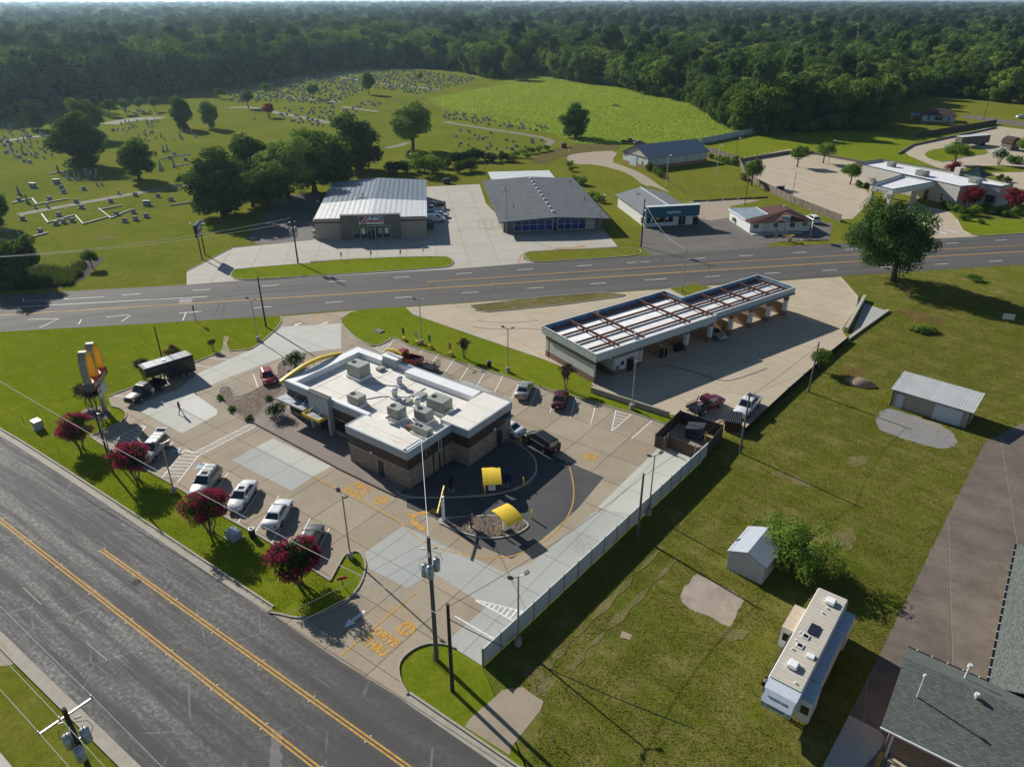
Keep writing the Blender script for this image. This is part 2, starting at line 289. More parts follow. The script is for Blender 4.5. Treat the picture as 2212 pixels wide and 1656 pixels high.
def slabs(name,pts,angle,sx,sy,z0,z1,m,parent,gap=.035,origin=(0,0)):
    c,s=math.cos(angle),math.sin(angle); L=[((p[0]-origin[0])*c+(p[1]-origin[1])*s,-(p[0]-origin[0])*s+(p[1]-origin[1])*c) for p in pts]
    x0=min(p[0] for p in L); x1=max(p[0] for p in L); y0=min(p[1] for p in L); y1=max(p[1] for p in L)
    for i in range(math.floor(x0/sx),math.ceil(x1/sx)):
        for j in range(math.floor(y0/sy),math.ceil(y1/sy)):
            a,b,d,e=i*sx+gap/2,(i+1)*sx-gap/2,j*sy+gap/2,(j+1)*sy-gap/2
            q=L
            for l in (((a,d),(b,d)),((b,d),(b,e)),((b,e),(a,e)),((a,e),(a,d))):
                q=clip(q,*l)
                if len(q)<3: break
            if len(q)<3 or area(q)<.15: continue
            w_=[(p[0]*c-p[1]*s+origin[0],p[0]*s+p[1]*c+origin[1]) for p in q]
            MB().prism(w_,z0,z1,False).build('slab',m,parent,flip=False)
def kerb(pts,w=.16,h=.14,z=0.0,closed=False,m=None,name='kerb'):
    pts=[Vector((p[0],p[1],0)) for p in pts]; n=len(pts); L=[];Rr=[]
    for i,p in enumerate(pts):
        a=pts[(i-1)%n] if (i>0 or closed) else p; b=pts[(i+1)%n] if (i<n-1 or closed) else p
        d=(b-a).normalized(); nn=Vector((-d.y,d.x,0)); L.append(p+nn*w/2); Rr.append(p-nn*w/2)
    mb=MB(); rings=[[(*L[i].xy,z),(*Rr[i].xy,z),(*Rr[i].xy,z+h),(*L[i].xy,z+h)] for i in range(n)]
    if closed: rings.append(rings[0])
    mb.loft(rings,cap=not closed); return struct(name,mb,m or C_kerb)
def smooth_path(pts,it=2,closed=False):
    pts=[Vector((p[0],p[1],0)) for p in pts]
    for _ in range(it):
        q=[] if closed else [pts[0]]; n=len(pts)
        for i in range(n if closed else n-1):
            a,b=pts[i],pts[(i+1)%n]; q+= [a*.75+b*.25,a*.25+b*.75]
        if not closed: q.append(pts[-1])
        pts=q
    return pts
def stripe(a,b,w,z,m,name='paint_stripe',parent=None):
    a=Vector((a[0],a[1],0)); b=Vector((b[0],b[1],0)); d=(b-a).normalized(); n=Vector((-d.y,d.x,0))*w/2
    return struct(name,MB().sheet([a-n,b-n,b+n,a+n],z),m,parent)
def ribbon(pts,w,z,m,name,parent=None):
    pts=[Vector((p[0],p[1],0)) for p in pts]; mb=MB(); rings=[]
    for i,p in enumerate(pts):
        d=(pts[min(i+1,len(pts)-1)]-pts[max(i-1,0)]).normalized(); nn=Vector((-d.y,d.x,0))*w/2; rings.append([(*(p-nn).xy,z),(*(p+nn).xy,z)])
    mb.loft(rings,False,False); return struct(name,mb,m,parent,flip=False)
# ================= SETTING =================
ST=R(-36.2)                                            # direction of the front street and of the restaurant plot
U1=Vector((math.cos(ST),math.sin(ST),0)); V1=Vector((-math.sin(ST),math.cos(ST),0))
GS=14000.0
def ragged(pts,amp,step=4.0):
    rgx=random.Random(9); out=[]; n=len(pts)
    for i in range(n):
        a,b=pts[i],pts[(i+1)%n]; k=max(1,int((b-a).length/step)); d=(b-a).normalized(); nn=Vector((-d.y,d.x,0))
        for j in range(k): out.append(a+(b-a)*(j/k)+nn*rgx.uniform(-amp,amp))
    return out
struct('ground',MB().sheet([(-GS,-200),(GS,-200),(GS,GS),(-GS,GS)],0),G_base)
D=lambda *l:[P(*p) for p in l]
sheet('lawn',D((-330,722),(0,717),(333,698.5),(600,682.5),(877,663),(1289,822),(1470,905),(1560,938),(1526,985),(1042,1439),(1140,1660),(1088,1660),(737,1424),(583,1318),(267,1106),(117,1004),(0,937)),.004,G_lawn)
sheet('field',D((1042,1440),(1526,986),(1558,938),(1601,943),(1736,818),(1832,733),(1856,642),(1826,597),(2212,572),(2600,552),(2600,1100),(2128,955),(2053,1104),(1908,1397),(1775,1660),(1640,1900),(1300,1900),(1135,1658)),.004,G_field)
sheet('cemetery_lawn',ragged(D((-700,640),(0,630),(340,615),(430,566),(500,533),(560,500),(660,400),(780,384),(900,376),(1040,350),(1190,322),(1205,300),(1170,285),(960,240),(920,215),(1060,190),(1010,160),(880,140),(600,160),(330,205),(200,215),(-100,240),(-900,330)),.6),.004,G_cem)
sheet('pasture',ragged(D((960,241),(1170,284),(1260,312),(1420,315),(1660,292),(1575,262),(1480,215),(1380,185),(1250,170),(1150,150),(1060,188),(925,214)),2.5),.005,G_past)
sheet('back_lawn',D((1530,318),(1660,290),(1800,275),(1960,300),(2010,330),(1945,322),(2015,368),(1860,350),(1700,322),(1590,342)),.006,G_lawn)
for pts in (D((1815,800),(1850,795),(1875,805),(1865,820),(1835,822)),D((1930,665),(1980,672),(2045,692),(2030,705),(1975,695))): sheet('bare_dirt',smooth_path(pts,2,True),.007,M_rdirt)
for iz,(c,rx,ry,rz) in enumerate(((T8(1290,1110),1.0,1.3,0),(T8(1240,1060),.7,1.0,.4),(T1(690,1540),2.5,1.2,0),(T9(560,50),1.2,.8,.4),(T6(1130,1330),1.6,.9,.5),(T6(700,1440),2.2,.8,-.7),(T9(1050,180),1.8,1.0,.9),(T9(330,800),1.2,.7,.2))):
    sheet('dry_grass_patch',[c+Matrix.Rotation(rz,3,'Z')@Vector((rx*math.cos(t)*(1+.25*math.sin(3*t+rx)),ry*math.sin(t)*(1+.2*math.sin(5*t)),0)) for t in np.linspace(0,2*math.pi,26)[:-1]],.008+.003*iz,G_dry)
for a_p in ([T8(1330,1010),T8(1450,880),T8(1600,730),T8(1760,560),T8(1900,420),T8(2080,230)],[T8(1480,1030),T8(1560,930),T8(1690,800),T8(1850,640),T8(2010,480),T8(2180,300)]):
    q=smooth_path(a_p,2); mbq=MB(); rr=[]
    for i_,p_ in enumerate(q):
        d_=(q[min(i_+1,len(q)-1)]-q[max(i_-1,0)]).normalized(); n_=Vector((-d_.y,d_.x,0))*(.22+.16*math.sin(i_*1.7)+.12*math.sin(i_*.6)); rr.append([(*(p_-n_).xy,.03),(*(p_+n_).xy,.03)])
    mbq.loft(rr,False,False); struct('worn_track',mbq,G_dry,flip=False)
# ---- highway ----
hn=[P(-700,668),P(0,637),P(333,619),P(497,608),P(737,594.5),P(971,581.5),P(1147,568.5),P(1385,553),P(1661,533.5),P(1808,526),P(2118,510.5),P(2212,505.5),P(2900,472)]
hs=[P(-700,746),P(0,716.6),P(333,698),P(600,682),P(737,670),P(877,662),P(1350,629),P(1825,596),P(2212,571),P(2900,531)]
sheet('highway',hn+hs[::-1],.012,A_hw)
def line_pts(*p): return [P(*q) for q in p]
yl1=line_pts((-500,705),(0,680.6),(737,635.3),(1474,587.7),(1828,565.5),(1980,556),(2211,543),(2700,516))
yl2=line_pts((922,609),(1474,572.3),(1986,541.5),(2211,529.5),(2700,504))
ribbon(yl1,.3,.018,Y_paint,'highway_yellow_line'); ribbon(yl2,.22,.018,Y_paint,'highway_yellow_line')
ribbon(line_pts((-300,681),(0,665),(447,640.6)),.18,.018,W_paint,'highway_white_line')
def dashes(a,b,n0,n1,per=12.2,ln=3.1):
    d=(b-a).normalized()
    for i in range(n0,n1): stripe(a+d*per*i,a+d*(per*i+ln),.17,.018,W_paint,'lane_dash')
dashes(P(417,627.3),P(1350,568.3),-6,9); dashes(P(1355,567.8),P(2190,517),0,10)
dashes(P(547,665),P(1360,607.3),-1,7); dashes(P(1392,605),P(2150,564),0,9)
for a,b in (((60,690),(125,688)),((85,708),(128,688)),((230,685),(278,680)),((262,695),(282,681)),((395,692),(402,674)),((60,650),(225,641)),((395,676),(435,672)),((50,645),(52,652)),((170,700),(176,690))): stripe(P(*a),P(*b),.14,.0185,W_paint,'crack_sealing')
sheet('road_patch',[T4(1165,283),T4(1250,278),T4(1240,305),T4(1158,308)],.016,plain('pale_patch',(.27,.265,.25),.9))
# ---- front street ----
sf=[P(-330,722),P(0,939),P(30,955),P(117,1012),P(273,1114),P(583,1322),P(737,1423),P(874,1510),P(1090,1657),P(1500,1930)]
sn=[P(-700,900),P(0,1377),P(47,1424),P(287,1657),P(700,2050)]
sheet('street',sf+[P(1500,2300)]+sn[::-1],.01,A_st)
def dbl(a,b,w=.29):
    d=(b-a).normalized(); n=Vector((-d.y,d.x,0))*w/2; stripe(a-n,b-n,.14,.016,Y_paint,'street_yellow_line'); stripe(a+n,b+n,.14,.016,Y_paint,'street_yellow_line')
    L=(b-a).length
    for k in range(int(L/6)+1):
        for s_ in (-1,1):
            p=a+d*k*6+n*s_*2.0; mb=MB().box(-.05,.05,-.05,.05,.016,.034); o=struct('road_stud',mb,W_paint); o.location=(p.x,p.y,0)
ya=T7(0,55); yb=T7(2040,1650); dbl(ya-(yb-ya)*.25,yb+(yb-ya)*.15); dbl(T7(658,250),T8(420,1650)+(T8(420,1650)-T7(658,250))*.2)
M_fade=plain('faded_lane_paint',(.27,.265,.24),.9,0,.4,4); stripe(T7(150,495),T7(270,605),.11,.016,M_fade,'lane_dash'); stripe(T7(560,850),T7(695,965),.11,.016,M_fade,'lane_dash')
o=struct('manhole_cover',MB().cyl(0,0,.01,.02,.42,n=24),plain('cast_iron',(.035,.033,.031),.9)); o.location=T7(885,460)
# gutter and kerb along the street
for pts in ([P(-330,716),P(0,934),P(30,951),P(117,1007),P(273,1109),P(583,1317)],[P(877,1505),P(1091,1652),P(1500,1925)]):
    ribbon(pts,.75,.014,C_kerb,'gutter'); kerb([p+V1*.42 for p in pts],.18,.15)
nk=[P(-700,896),P(0,1373),P(47,1420),P(287,1653),P(700,2045)]; ribbon([p-V1*.1 for p in nk],.8,.015,C_kerb,'gutter'); kerb([p-V1*.55 for p in nk],.16,.14)
sheet('near_pavement',[T7(0,830),T7(60,905),T7(100,985),T7(50,1000),T7(-60,1010)],.02,C_tan)
sheet('near_path',[T7(0,1560),T7(80,1656),T7(60,1800),T7(-200,1700)],.02,C_pale)
# ---- restaurant plot ----
LOT=[T4(1820,395),T4(1826,440),T4(1700,560),T4(1620,610),T4(1490,620),T4(1430,626),T4(1270,690),T4(870,850),T4(700,915),T4(720,975),T4(790,990),T4(825,1030),T4(800,1072),T4(680,1130),T4(585,1170),T4(640,1212),T4(720,1260),T4(1130,1490),T4(1220,1545),T7(1440,30),T7(1640,140),T7(1780,222),T7(2140,452),P(737,1210),P(747,1196),P(771,1189),P(786,1202),P(791,1226),P(780,1262),P(757,1291),P(737,1306),P(700,1323),P(667,1334),P(633,1334),P(607,1327),P(581,1323),P(735,1428),P(874,1514),P(880,1499),P(863,1467),P(860,1437),P(872,1417),P(898,1398),P(931,1388),P(967,1392),P(984,1400),P(1042,1438),P(1526,984),P(1558,938),P(1466,905),P(1441,918),P(1364,892),P(1271,866),P(1151,832),P(1071,807),P(971,776),P(881,746),P(859,733),P(845,729),P(841,736),P(809,751),P(771,732),P(745,709),P(737,697),P(741,686),P(757,675),P(777,670)]
lot=sheet('restaurant_lot',LOT,.010,plain('joint_filler',(.07,.06,.05),.95))
OR=(-11.18,64.92)
slabs('slab',LOT,ST,4.75,4.75,.010,.032,C_tan,lot,.05,OR)
pales=[([T4(1830,460),T4(2211,440),T4(2211,600),T4(1880,640),T4(1480,790),T4(1270,880),T4(1140,975),T4(1330,1072),T4(1180,1150),T4(850,975),T4(1150,870),T4(1290,760),T4(1490,670),T4(1620,614),T4(1710,560)],C_pale),
 ([T4(1500,1325),T4(1660,1240),T4(2030,1430),T4(1890,1525)],C_grey),([T4(1662,1239),T4(1770,1185),T4(2150,1365),T4(2032,1429)],C_pale),
 ([T8(410,90),T8(700,235),T8(1060,400),T8(1240,330),T8(1650,0),T8(1930,-10),T8(1180,645),T8(1000,835),T8(915,1002),T8(735,890),T8(700,830),T8(940,620),T8(850,560),T8(600,400),T8(425,500),T8(180,370),T8(150,270)],C_grey),
 ([T5(1650,1640),T5(2010,1290),T5(2060,1240),T5(2200,1290),P(1521,985),P(1383,1112)],C_pale),
 ([T5(800,805),T5(1000,885),T5(860,880),T5(730,835)],C_grey)]
for ip,(pts,m) in enumerate(pales): slabs('slab',pts,ST,4.75,4.75,.030,.035+.0009*ip,m,lot,.03,OR)
slabs('slab',[T4(1240,880),T4(1410,1000),T4(1405,1030),T4(1330,1070),T4(1140,970)],ST,9.5,9.5,.036,.0415,concrete('fresh_concrete',(.52,.52,.47),(.56,.56,.52),.15),lot,.03,OR)
k=smooth_path
kerb(k(LOT[0:4],1)+LOT[4:5]); kerb(LOT[5:9]); kerb(k(LOT[9:15],1)); kerb([LOT[14]]+LOT[15:23]); kerb(k(LOT[22:36],1)); kerb(k(LOT[38:46],1)); kerb(LOT[50:58]); kerb(k(LOT[57:64],1))
sheet('culvert_path',[T4(1450,520),T4(1485,523),T4(1470,570),T4(1490,620),T4(1428,625),T4(1445,590)],.02,C_tan)
# paint on the plot
ZP=.0475
Q5=Q(500,1350); Q2=Q(200,1000); Q12=Q(1240,980); QD=Q(1100,1350); QB=Q(1100,1150)
for f,a,b in ((Q5,(520,700),(795,295)),(Q5,(915,955),(1205,520)),(Q5,(1150,1060),(1455,600)),(Q5,(1350,1215),(1640,750)),(Q5,(1640,1290),(1860,885)),(Q5,(1925,1370),(2110,1015)),
 (Q2,(600,805),(775,825)),(Q2,(1835,318),(2110,345)),(Q2,(1685,420),(1880,437)),(Q2,(1380,1410),(1130,1690)),(T4,(1640,765),(1677,867)),(Q12,(130,295),(90,345)),(Q12,(330,355),(245,460)),(Q12,(530,425),(390,620)),(Q12,(735,490),(605,700)),(Q12,(950,555),(825,770)),(Q12,(1168,628),(1050,850)),(Q12,(1385,700),(1270,935)),(Q12,(1620,770),(1520,1020)),(Q12,(1870,840),(1770,1115)),(Q12,(2105,920),(2035,1185)),
 (T5,(1650,960),(1615,1095)),(T5,(1780,1000),(1750,1140)),(T5,(1750,1140),(1880,1030)),(T5,(2015,1070),(1880,1187)),(T8,(735,680),(1000,835)),(T8,(870,575),(1195,655)),(T8,(870,580),(1132,720)),(Q(820,1000),(1540,125),(1410,255)),(Q(820,1000),(1300,185),(1420,255)),
 (T4,(690,1205),(920,1100)),(T4,(920,1100),(945,1110)),(T4,(945,1110),(795,1275)),(T4,(1050,1440),(1200,1255)),(T4,(1200,1255),(1252,1280)),(T4,(1252,1280),(1620,1092)),(T4,(1145,1478),(1283,1300)),(T4,(1283,1300),(1655,1108))):
    stripe(f(*a),f(*b),.13,ZP,W_paint,'stall_line',lot)
def hatch(f,a0,a1,b0,b1,n,w=.11):
    for i in range(n):
        t=(i+.5)/n; p=f(a0[0]+(a1[0]-a0[0])*t,a0[1]+(a1[1]-a0[1])*t); q=f(b0[0]+(b1[0]-b0[0])*t,b0[1]+(b1[1]-b0[1])*t); stripe(p,q,w,ZP+.002,W_paint,'hatch_bar',lot)
hatch(T4,(1050,1440),(1200,1255),(1165,1440),(1320,1270),8); hatch(T4,(1270,1270),(1620,1092),(1335,1272),(1690,1090),13); hatch(T4,(705,1200),(935,1105),(820,1245),(945,1108),7)
hatch(T5,(1780,1000),(1750,1140),(1885,1025),(1752,1138),7); hatch(T8,(880,577),(1190,655),(880,590),(1130,720),9,.16); hatch(Q(820,1000),(1310,180),(1540,125),(1425,250),(1540,130),6)
def sym(center,rz,sc,parent,m=W_paint):                 # wheelchair mark
    mb=MB(); pts=[(math.cos(t)*.42+.05,math.sin(t)*.42-.2) for t in np.linspace(R(70),R(-250),14)]
    rings=[[(x*1.0,y,0),(.05+(x-.05)*.75,-.2+(y+.2)*.75,0)] for x,y in pts]; mb.loft(rings,False,False)
    mb.sheet([(-.06,.0),(.10,.0),(.10,.5),(-.06,.5)],0); mb.sheet([(.1,.1),(.4,.1),(.4,.2),(.1,.2)],0); mb.sheet([(.3,-.35),(.42,-.4),(.5,.1),(.36,.1)],0); mb.sheet([(.02+.11*math.cos(t),.62+.11*math.sin(t)) for t in np.linspace(0,6.28,9)[:-1]],0)
    o=struct('wheelchair_mark',mb,m,parent,flip=False); o.location=(center.x,center.y,ZP+.006); o.rotation_euler=(0,0,rz); o.scale=(sc,sc,1); return o
for pts in ([Q2(1350,1490),Q2(1480,1488),Q2(1465,1550),Q2(1330,1548)],[Q5(380,172),Q5(540,170),Q5(515,250),Q5(360,245)]):
    sheet('accessible_bay_panel',pts,ZP,B_paint,lot); sym(sum(pts,Vector())/4,ST+R(180),1.05,lot)
sheet('blacktop_lane',[P(1130,950),P(1180,978),P(1304,1031),P(1247,1099),P(1170,1165),QD(1880,1412),QD(1300,1168),QD(1000,990),QD(880,880),QD(520,745),QB(520,1500),QB(900,1495),QB(1500,1470),QB(1950,1390),QB(2130,1290),QB(2210,1180),QB(2215,1060),QB(2170,940),QB(2050,840)],.0435,concrete('blacktop',(.055,.058,.06),(.085,.086,.085),.3,(.11,.1,.09),.1),lot)
yp=[Q5(1925,352),Q5(2208,500),QD(0,690),QD(180,790),QD(360,890),QD(480,970),QD(560,1060),QD(660,1140),QD(800,1215),QD(1000,1290),QD(1250,1360),QD(1500,1400),QD(1700,1400),QD(1880,1380),QD(2010,1330),QD(2120,1270),P(1180,1167),P(1210,1140),T8(1490,0),T5(1510,1550),T5(1500,1450),T5(1480,1370),T5(1430,1262)]
ribbon(smooth_path(yp,2),.13,ZP,Y_paint,'drive_through_line',lot)
for a,b in ((Q12(1290,1250),Q12(1480,1335)),(T8(0,935),T8(480,530)),(T4(2050,375),T4(2015,445))): stripe(a,b,.14,ZP,Y_paint,'lane_line',lot)
TXM=[text_mesh(t,.98,0,Y_paint,.05) for t in ('DRIVE','THRU')]
for c,rz in ((T8(255,850),ST),(T5(112,1515),ST+math.pi)):
    up=Vector((-math.sin(rz),math.cos(rz),0))
    for i,me in enumerate(TXM): o=obj('drive_through_lettering',me,lot,c+up*(.62-1.24*i)+Vector((0,0,ZP+.002)),rz,(1,1.25,1)); o['kind']='structure'
def arrow(c,rz,L,W,m,z=ZP,sh=.35): 
    o=struct('arrow_mark',MB().sheet([(-L/2,-W*sh/2),(L*.1,-W*sh/2),(L*.1,-W/2),(L/2,0),(L*.1,W/2),(L*.1,W*sh/2),(-L/2,W*sh/2)],0),m,lot); o.location=(c.x,c.y,z); o.rotation_euler=(0,0,rz); return o
for c,rz in ((T8(423,762),ST+R(90)),(T5(255,1585),ST),(T5(1615,1305),R(150))):
    o=struct('arrow_disc',MB().loft([[(math.cos(t)*.78,math.sin(t)*.78,0),(math.cos(t)*.48,math.sin(t)*.48,0)] for t in np.linspace(0,6.2832,25)],False,False),Y_paint,lot,flip=False); o.location=(c.x,c.y,ZP); arrow(c,rz,1.1,.7,Y_paint,ZP+.003)
for c,rz,L in ((T8(85,700),R(-126),2.4),(T4(1930,445),R(-125),1.5),(T4(2103,440),R(55),1.5)): arrow(c,rz,L,.9,W_paint)
arrow(QD(830,800),R(18),2.2,1.2,Y_paint); arrow(QD(690,990),R(-50),1.9,1.1,Y_paint); ribbon(smooth_path([QD(530,835),QD(640,850),QD(700,810),QD(790,800)],2),.4,ZP+.001,Y_paint,'arrow_stem',lot); ribbon(smooth_path([QD(620,850),QD(590,900),QD(610,960),QD(680,990)],2),.4,ZP+.0015,Y_paint,'arrow_stem',lot)
# planted islands
def island(name,pts,m,h=.12,sm=1,kb=True):
    p=smooth_path(pts,sm,True) if sm else pts; o=struct(name,MB().prism([(q.x,q.y) for q in p],0.0,h,False),m)
    if kb: kerb(p,.17,h+.05,closed=True)
    return o
QB=Q(1100,1150)
island('rock_bed',[T4(1415,885),T4(1430,855),T4(1480,846),T4(1520,870),T4(1530,935),T4(1800,790),T4(1790,705),T4(1850,680),T4(2000,660),T4(1990,900),T4(1700,1040),T4(1615,1085),T4(1520,1030),T4(1440,960)],M_rock,.08,1)
struct('rock_bed',MB().prism([(q.x,q.y) for q in smooth_path([QB(380,1400),QB(430,1450),QB(560,1480),QB(720,1490),QB(1050,1485),QB(1400,1470),QB(1700,1440),QB(1950,1370),QB(2100,1280),QB(2190,1180),QB(2205,1080),QB(2170,960),QB(2050,850),QB(1900,770),QB(1700,700),QB(1000,950),QB(540,1250)],1,True)],0,.1,False),M_rockd)
kerb(smooth_path([QB(380,1400),QB(430,1450),QB(560,1480),QB(720,1490),QB(1050,1485),QB(1400,1470),QB(1700,1440),QB(1950,1370),QB(2100,1280),QB(2190,1180),QB(2205,1080),QB(2170,960),QB(2050,850),QB(1880,740)],2),.2,.17)
island('rock_bed',[QD(930,930),QD(960,893),QD(1060,882),QD(1750,845),QD(2000,900),QD(2095,960),QD(2085,1010),QD(1950,1090),QD(1750,1140),QD(1550,1150),QD(1350,1110),QD(1150,1040),QD(1000,970)],M_rockd,.1,1)
wk=[T4(1640,1085),T4(1682,1048),T4(2000,960),T5(300,1200),T5(430,1500),T5(352,1562),T5(0,1392)]
struct('front_walk',MB().prism([(q.x,q.y) for q in wk],0,.15,False),plain('walk_concrete',(.20,.165,.14),.85,0,.2,.5)); kerb([T4(1640,1085),T5(0,1392),T5(352,1562)],.16,.165,m=plain('dark_kerb',(.06,.052,.045),.9))
sheet('rock_bed',smooth_path([T4(500,1030),T4(560,985),T4(650,975),T4(715,995),T4(715,1040),T4(660,1070),T4(560,1065)],2,True),.06,M_rock)
# loose stones on the beds: real geometry, one mass per bed
def stones(name,poly,n,z,m,smin=.07,smax=.17,seed=1):
    rg=np.random.default_rng(seed); xs=[p.x for p in poly]; ys=[p.y for p in poly]; V=[];F=[]
    base=np.array([(1,0,0),(-.5,.87,0),(-.5,-.87,0),(0,0,.75),(.3,.2,-.4)]); fc=np.array([(0,1,3),(1,2,3),(2,0,3)]); cnt=0
    while cnt<n:
        x=rg.uniform(min(xs),max(xs)); y=rg.uniform(min(ys),max(ys)); ins=False; j=len(poly)-1
        for i in range(len(poly)):
            if (ys[i]>y)!=(ys[j]>y) and x<(xs[j]-xs[i])*(y-ys[i])/(ys[j]-ys[i])+xs[i]: ins=not ins
            j=i
        if not ins: continue
        s=rg.uniform(smin,smax); t=rg.uniform(0,6.28); c,sn_=math.cos(t),math.sin(t); b=base*s*rg.uniform(.7,1.3,3)
        V.append(np.c_[b[:,0]*c-b[:,1]*sn_+x,b[:,0]*sn_+b[:,1]*c+y,b[:,2]+z]); F.append(fc+cnt*5); cnt+=1
    tag(obj(name,npmesh(name,np.vstack(V),np.vstack(F),m)),kind='stuff')
stones('loose_stones',[QB(420,1400),QB(560,1460),QB(1050,1465),QB(1700,1420),QB(2080,1270),QB(2180,1080),QB(2050,870),QB(1880,780),QB(1350,1080),QB(1050,1050),QB(620,1350)],5200,.09,plain('grey_stone',(.155,.145,.135),.95,0,.6,6),seed=1)
stones('loose_stones',[QD(960,940),QD(1060,895),QD(1750,860),QD(2070,965),QD(1930,1080),QD(1550,1135),QD(1150,1030)],2200,.09,plain('buff_stone',(.24,.19,.15),.95,0,.6,6),seed=2)
stones('loose_stones',[T4(1430,880),T4(1480,855),T4(1525,945),T4(1800,800),T4(1800,710),T4(1850,690),T4(1840,850),T4(1620,1070),T4(1450,950)],3000,.07,plain('tan_stone',(.27,.205,.15),.95,0,.5,6),.06,.14,seed=3)
stones('loose_stones',[T4(520,1030),T4(650,980),T4(710,1010),T4(650,1060),T4(560,1060)],350,.06,plain('pink_stone',(.33,.26,.23),.95,0,.5,6),.1,.22,seed=4)
# ---- car wash lot ----
CW=[P(877,664),P(894,680),T5(900,532),T5(1310,672),P(1280,818),T5(1620,852),P(1444,895),P(1481,899),P(1563,928),P(1600,941),P(1615,925),P(1736,817),P(1755,799),P(1832,734),P(1818,712),P(1851,662),P(1855,642),P(1830,615),P(1815,598)]
cwl=sheet('car_wash_lot',CW,.010,MATS['joint_filler']); slabs('slab',CW,R(35.2),7.2,7.2,.010,.03,C_wash,cwl,.04,(11.4,89.2))
kerb([P(1815,600),P(1830,616),P(1853,642),P(1849,662)],.2,.2); kerb([P(877,664),P(894,680),T5(900,532),T5(1310,672)],.12,.06)
G_strip=grass('worn_verge',(.11,.105,.03),(.17,.15,.06),(.25,.2,.11),.8,.2)
island('median_grass',[T5(835,325),T5(870,356),T5(950,366),T5(1400,322),T5(1820,266),T5(1840,256),T5(1700,240),T5(1300,270)],G_strip,.1,0)
island('median_grass',D((1446,624),(1479,642),(1536,623),(1500,613)),G_base,.1,0)
struct('retaining_wall',MB().bar(T5(1618,868,.35),T5(2125,1030,.35),.25,.9),C_kerb)
# culvert headwalls beside the lot
for a,b,h in ((P(1826,718,0),P(1866,647,0),.9),(P(1830,735),P(1918,672),.35)): struct('culvert_wall',MB().bar(a+Vector((0,0,h/2)),b+Vector((0,0,h/2)),.5,h),C_shop)
sheet('culvert_apron',D((1840,722),(1868,655),(1916,672),(1832,733)),.02,C_grey)
# ---- far side lots ----
QA=Q(900,500); QG=Q(1412,500); QV=Q(1820,400); QRd=Q(2130,540); QK=Q(2560,400); QL=Q(560,600)
SHL=[QL(0,1100),QL(0,925),QL(600,620),QL(1640,520),P(680,500),P(915,470),P(915,404),P(1036,398),P(1050,440),P(1100,490),QG(1720,815),QG(1910,1043),QG(780,1098),QG(680,1130),QG(690,1200),QG(830,1245),P(971,582),P(737,595),P(497,608)]
shl=sheet('shop_lot',SHL,.010,MATS['joint_filler']); slabs('slab',SHL,R(8.5),6.2,6.2,.010,.028,C_shop,shl,.05,(0,0))
island('kerb_island',[QL(560,985),QL(600,925),QL(660,895),P(737,564),QA(0,1243),QA(1000,1185),QA(1880,1165),QA(1960,1195),QA(1995,1240),QA(1960,1290),QA(1850,1315),QA(0,1430),QL(1600,990),QL(800,1040),QL(640,1035)],G_lawn,.12,1)
kerb([QL(0,925),QL(600,620),QL(960,580)],.15,.13); kerb([QG(1720,815),QG(1905,1045),QG(780,1100)],.15,.15)
island('kerb_island',[QG(680,1130),QG(780,1100),QG(1910,1050),QG(2100,1060),QG(2208,1075),QG(2208,1150),QG(1600,1195),QG(850,1240),QG(740,1210)],G_base,.08,1)
sheet('side_yard_gravel',[QL(1640,520),QL(960,575),QL(800,520),QL(830,420),P(600,425),P(690,415),P(690,440),P(680,500)],.009,A_darkg)
sheet('verizon_lot',[QV(470,1210),QV(430,1330),QV(430,1450),QV(580,1590),P(1470,547),QRd(0,940),QRd(690,885),QRd(780,850),QRd(740,830),QRd(900,800),QRd(1600,770),P(1790,520),P(1800,480),QRd(1500,560),QRd(1300,450),QRd(500,690),QV(1620,1080),QV(1340,1130),QV(1180,1090),QV(1100,1170)],.011,A_lot)
sheet('gravel_yard',[QV(1180,1095),QV(1345,1130),QV(1620,1085),QV(1600,950),QV(2000,865),QV(1700,860),QV(1110,885),QV(960,890),QV(1170,900)],.012,A_gravel)
sheet('dirt_track',smooth_path([T2(1440,1010),T2(1600,985),T2(1800,975),T2(1745,1050),T2(1830,1075),T2(1960,1130),T2(2080,1215),T2(2150,1260),T2(2020,1205),T2(1960,1205),T2(1860,1120),T2(1650,1065),T2(1500,1065)],1,True),.012,A_gravel)
sheet('back_yard_dirt',smooth_path([T2(1200,1040),T2(1350,975),T2(1460,940),T2(1800,930),T2(1810,975),T2(1450,1010),T2(1300,1075)],1,True),.009,grass('yard_grass',(.10,.10,.03),(.15,.125,.05),(.2,.15,.08),.7,.1))
for pts,w_ in (([T2(290,960),T2(370,945),T2(430,925)],3),([T2(670,790),T2(900,830),T2(1150,865),T2(1300,890),T2(1370,915),T2(1330,945)],3),([T2(0,690),T2(240,725)],3),([T1(0,920),T1(150,895),T1(330,875)],4),([T1(120,1390),T1(500,1320),T1(900,1250),T1(1290,1180)],3),([T1(700,805),T1(820,780),T1(950,765),T1(1040,770)],9),([T1(1490,700),T1(1600,690),T1(1840,740),T1(2140,795)],4),([T1(1790,630),T1(1950,635),T1(2211,665)],4),([T2(0,500),T2(300,550),T2(640,580)],4),([T1(0,740),T1(160,735)],6)):
    ribbon(smooth_path(pts,2),w_,.012,plain('cemetery_path',(.17,.158,.12),.95,0,.3,.3),'cemetery_road')
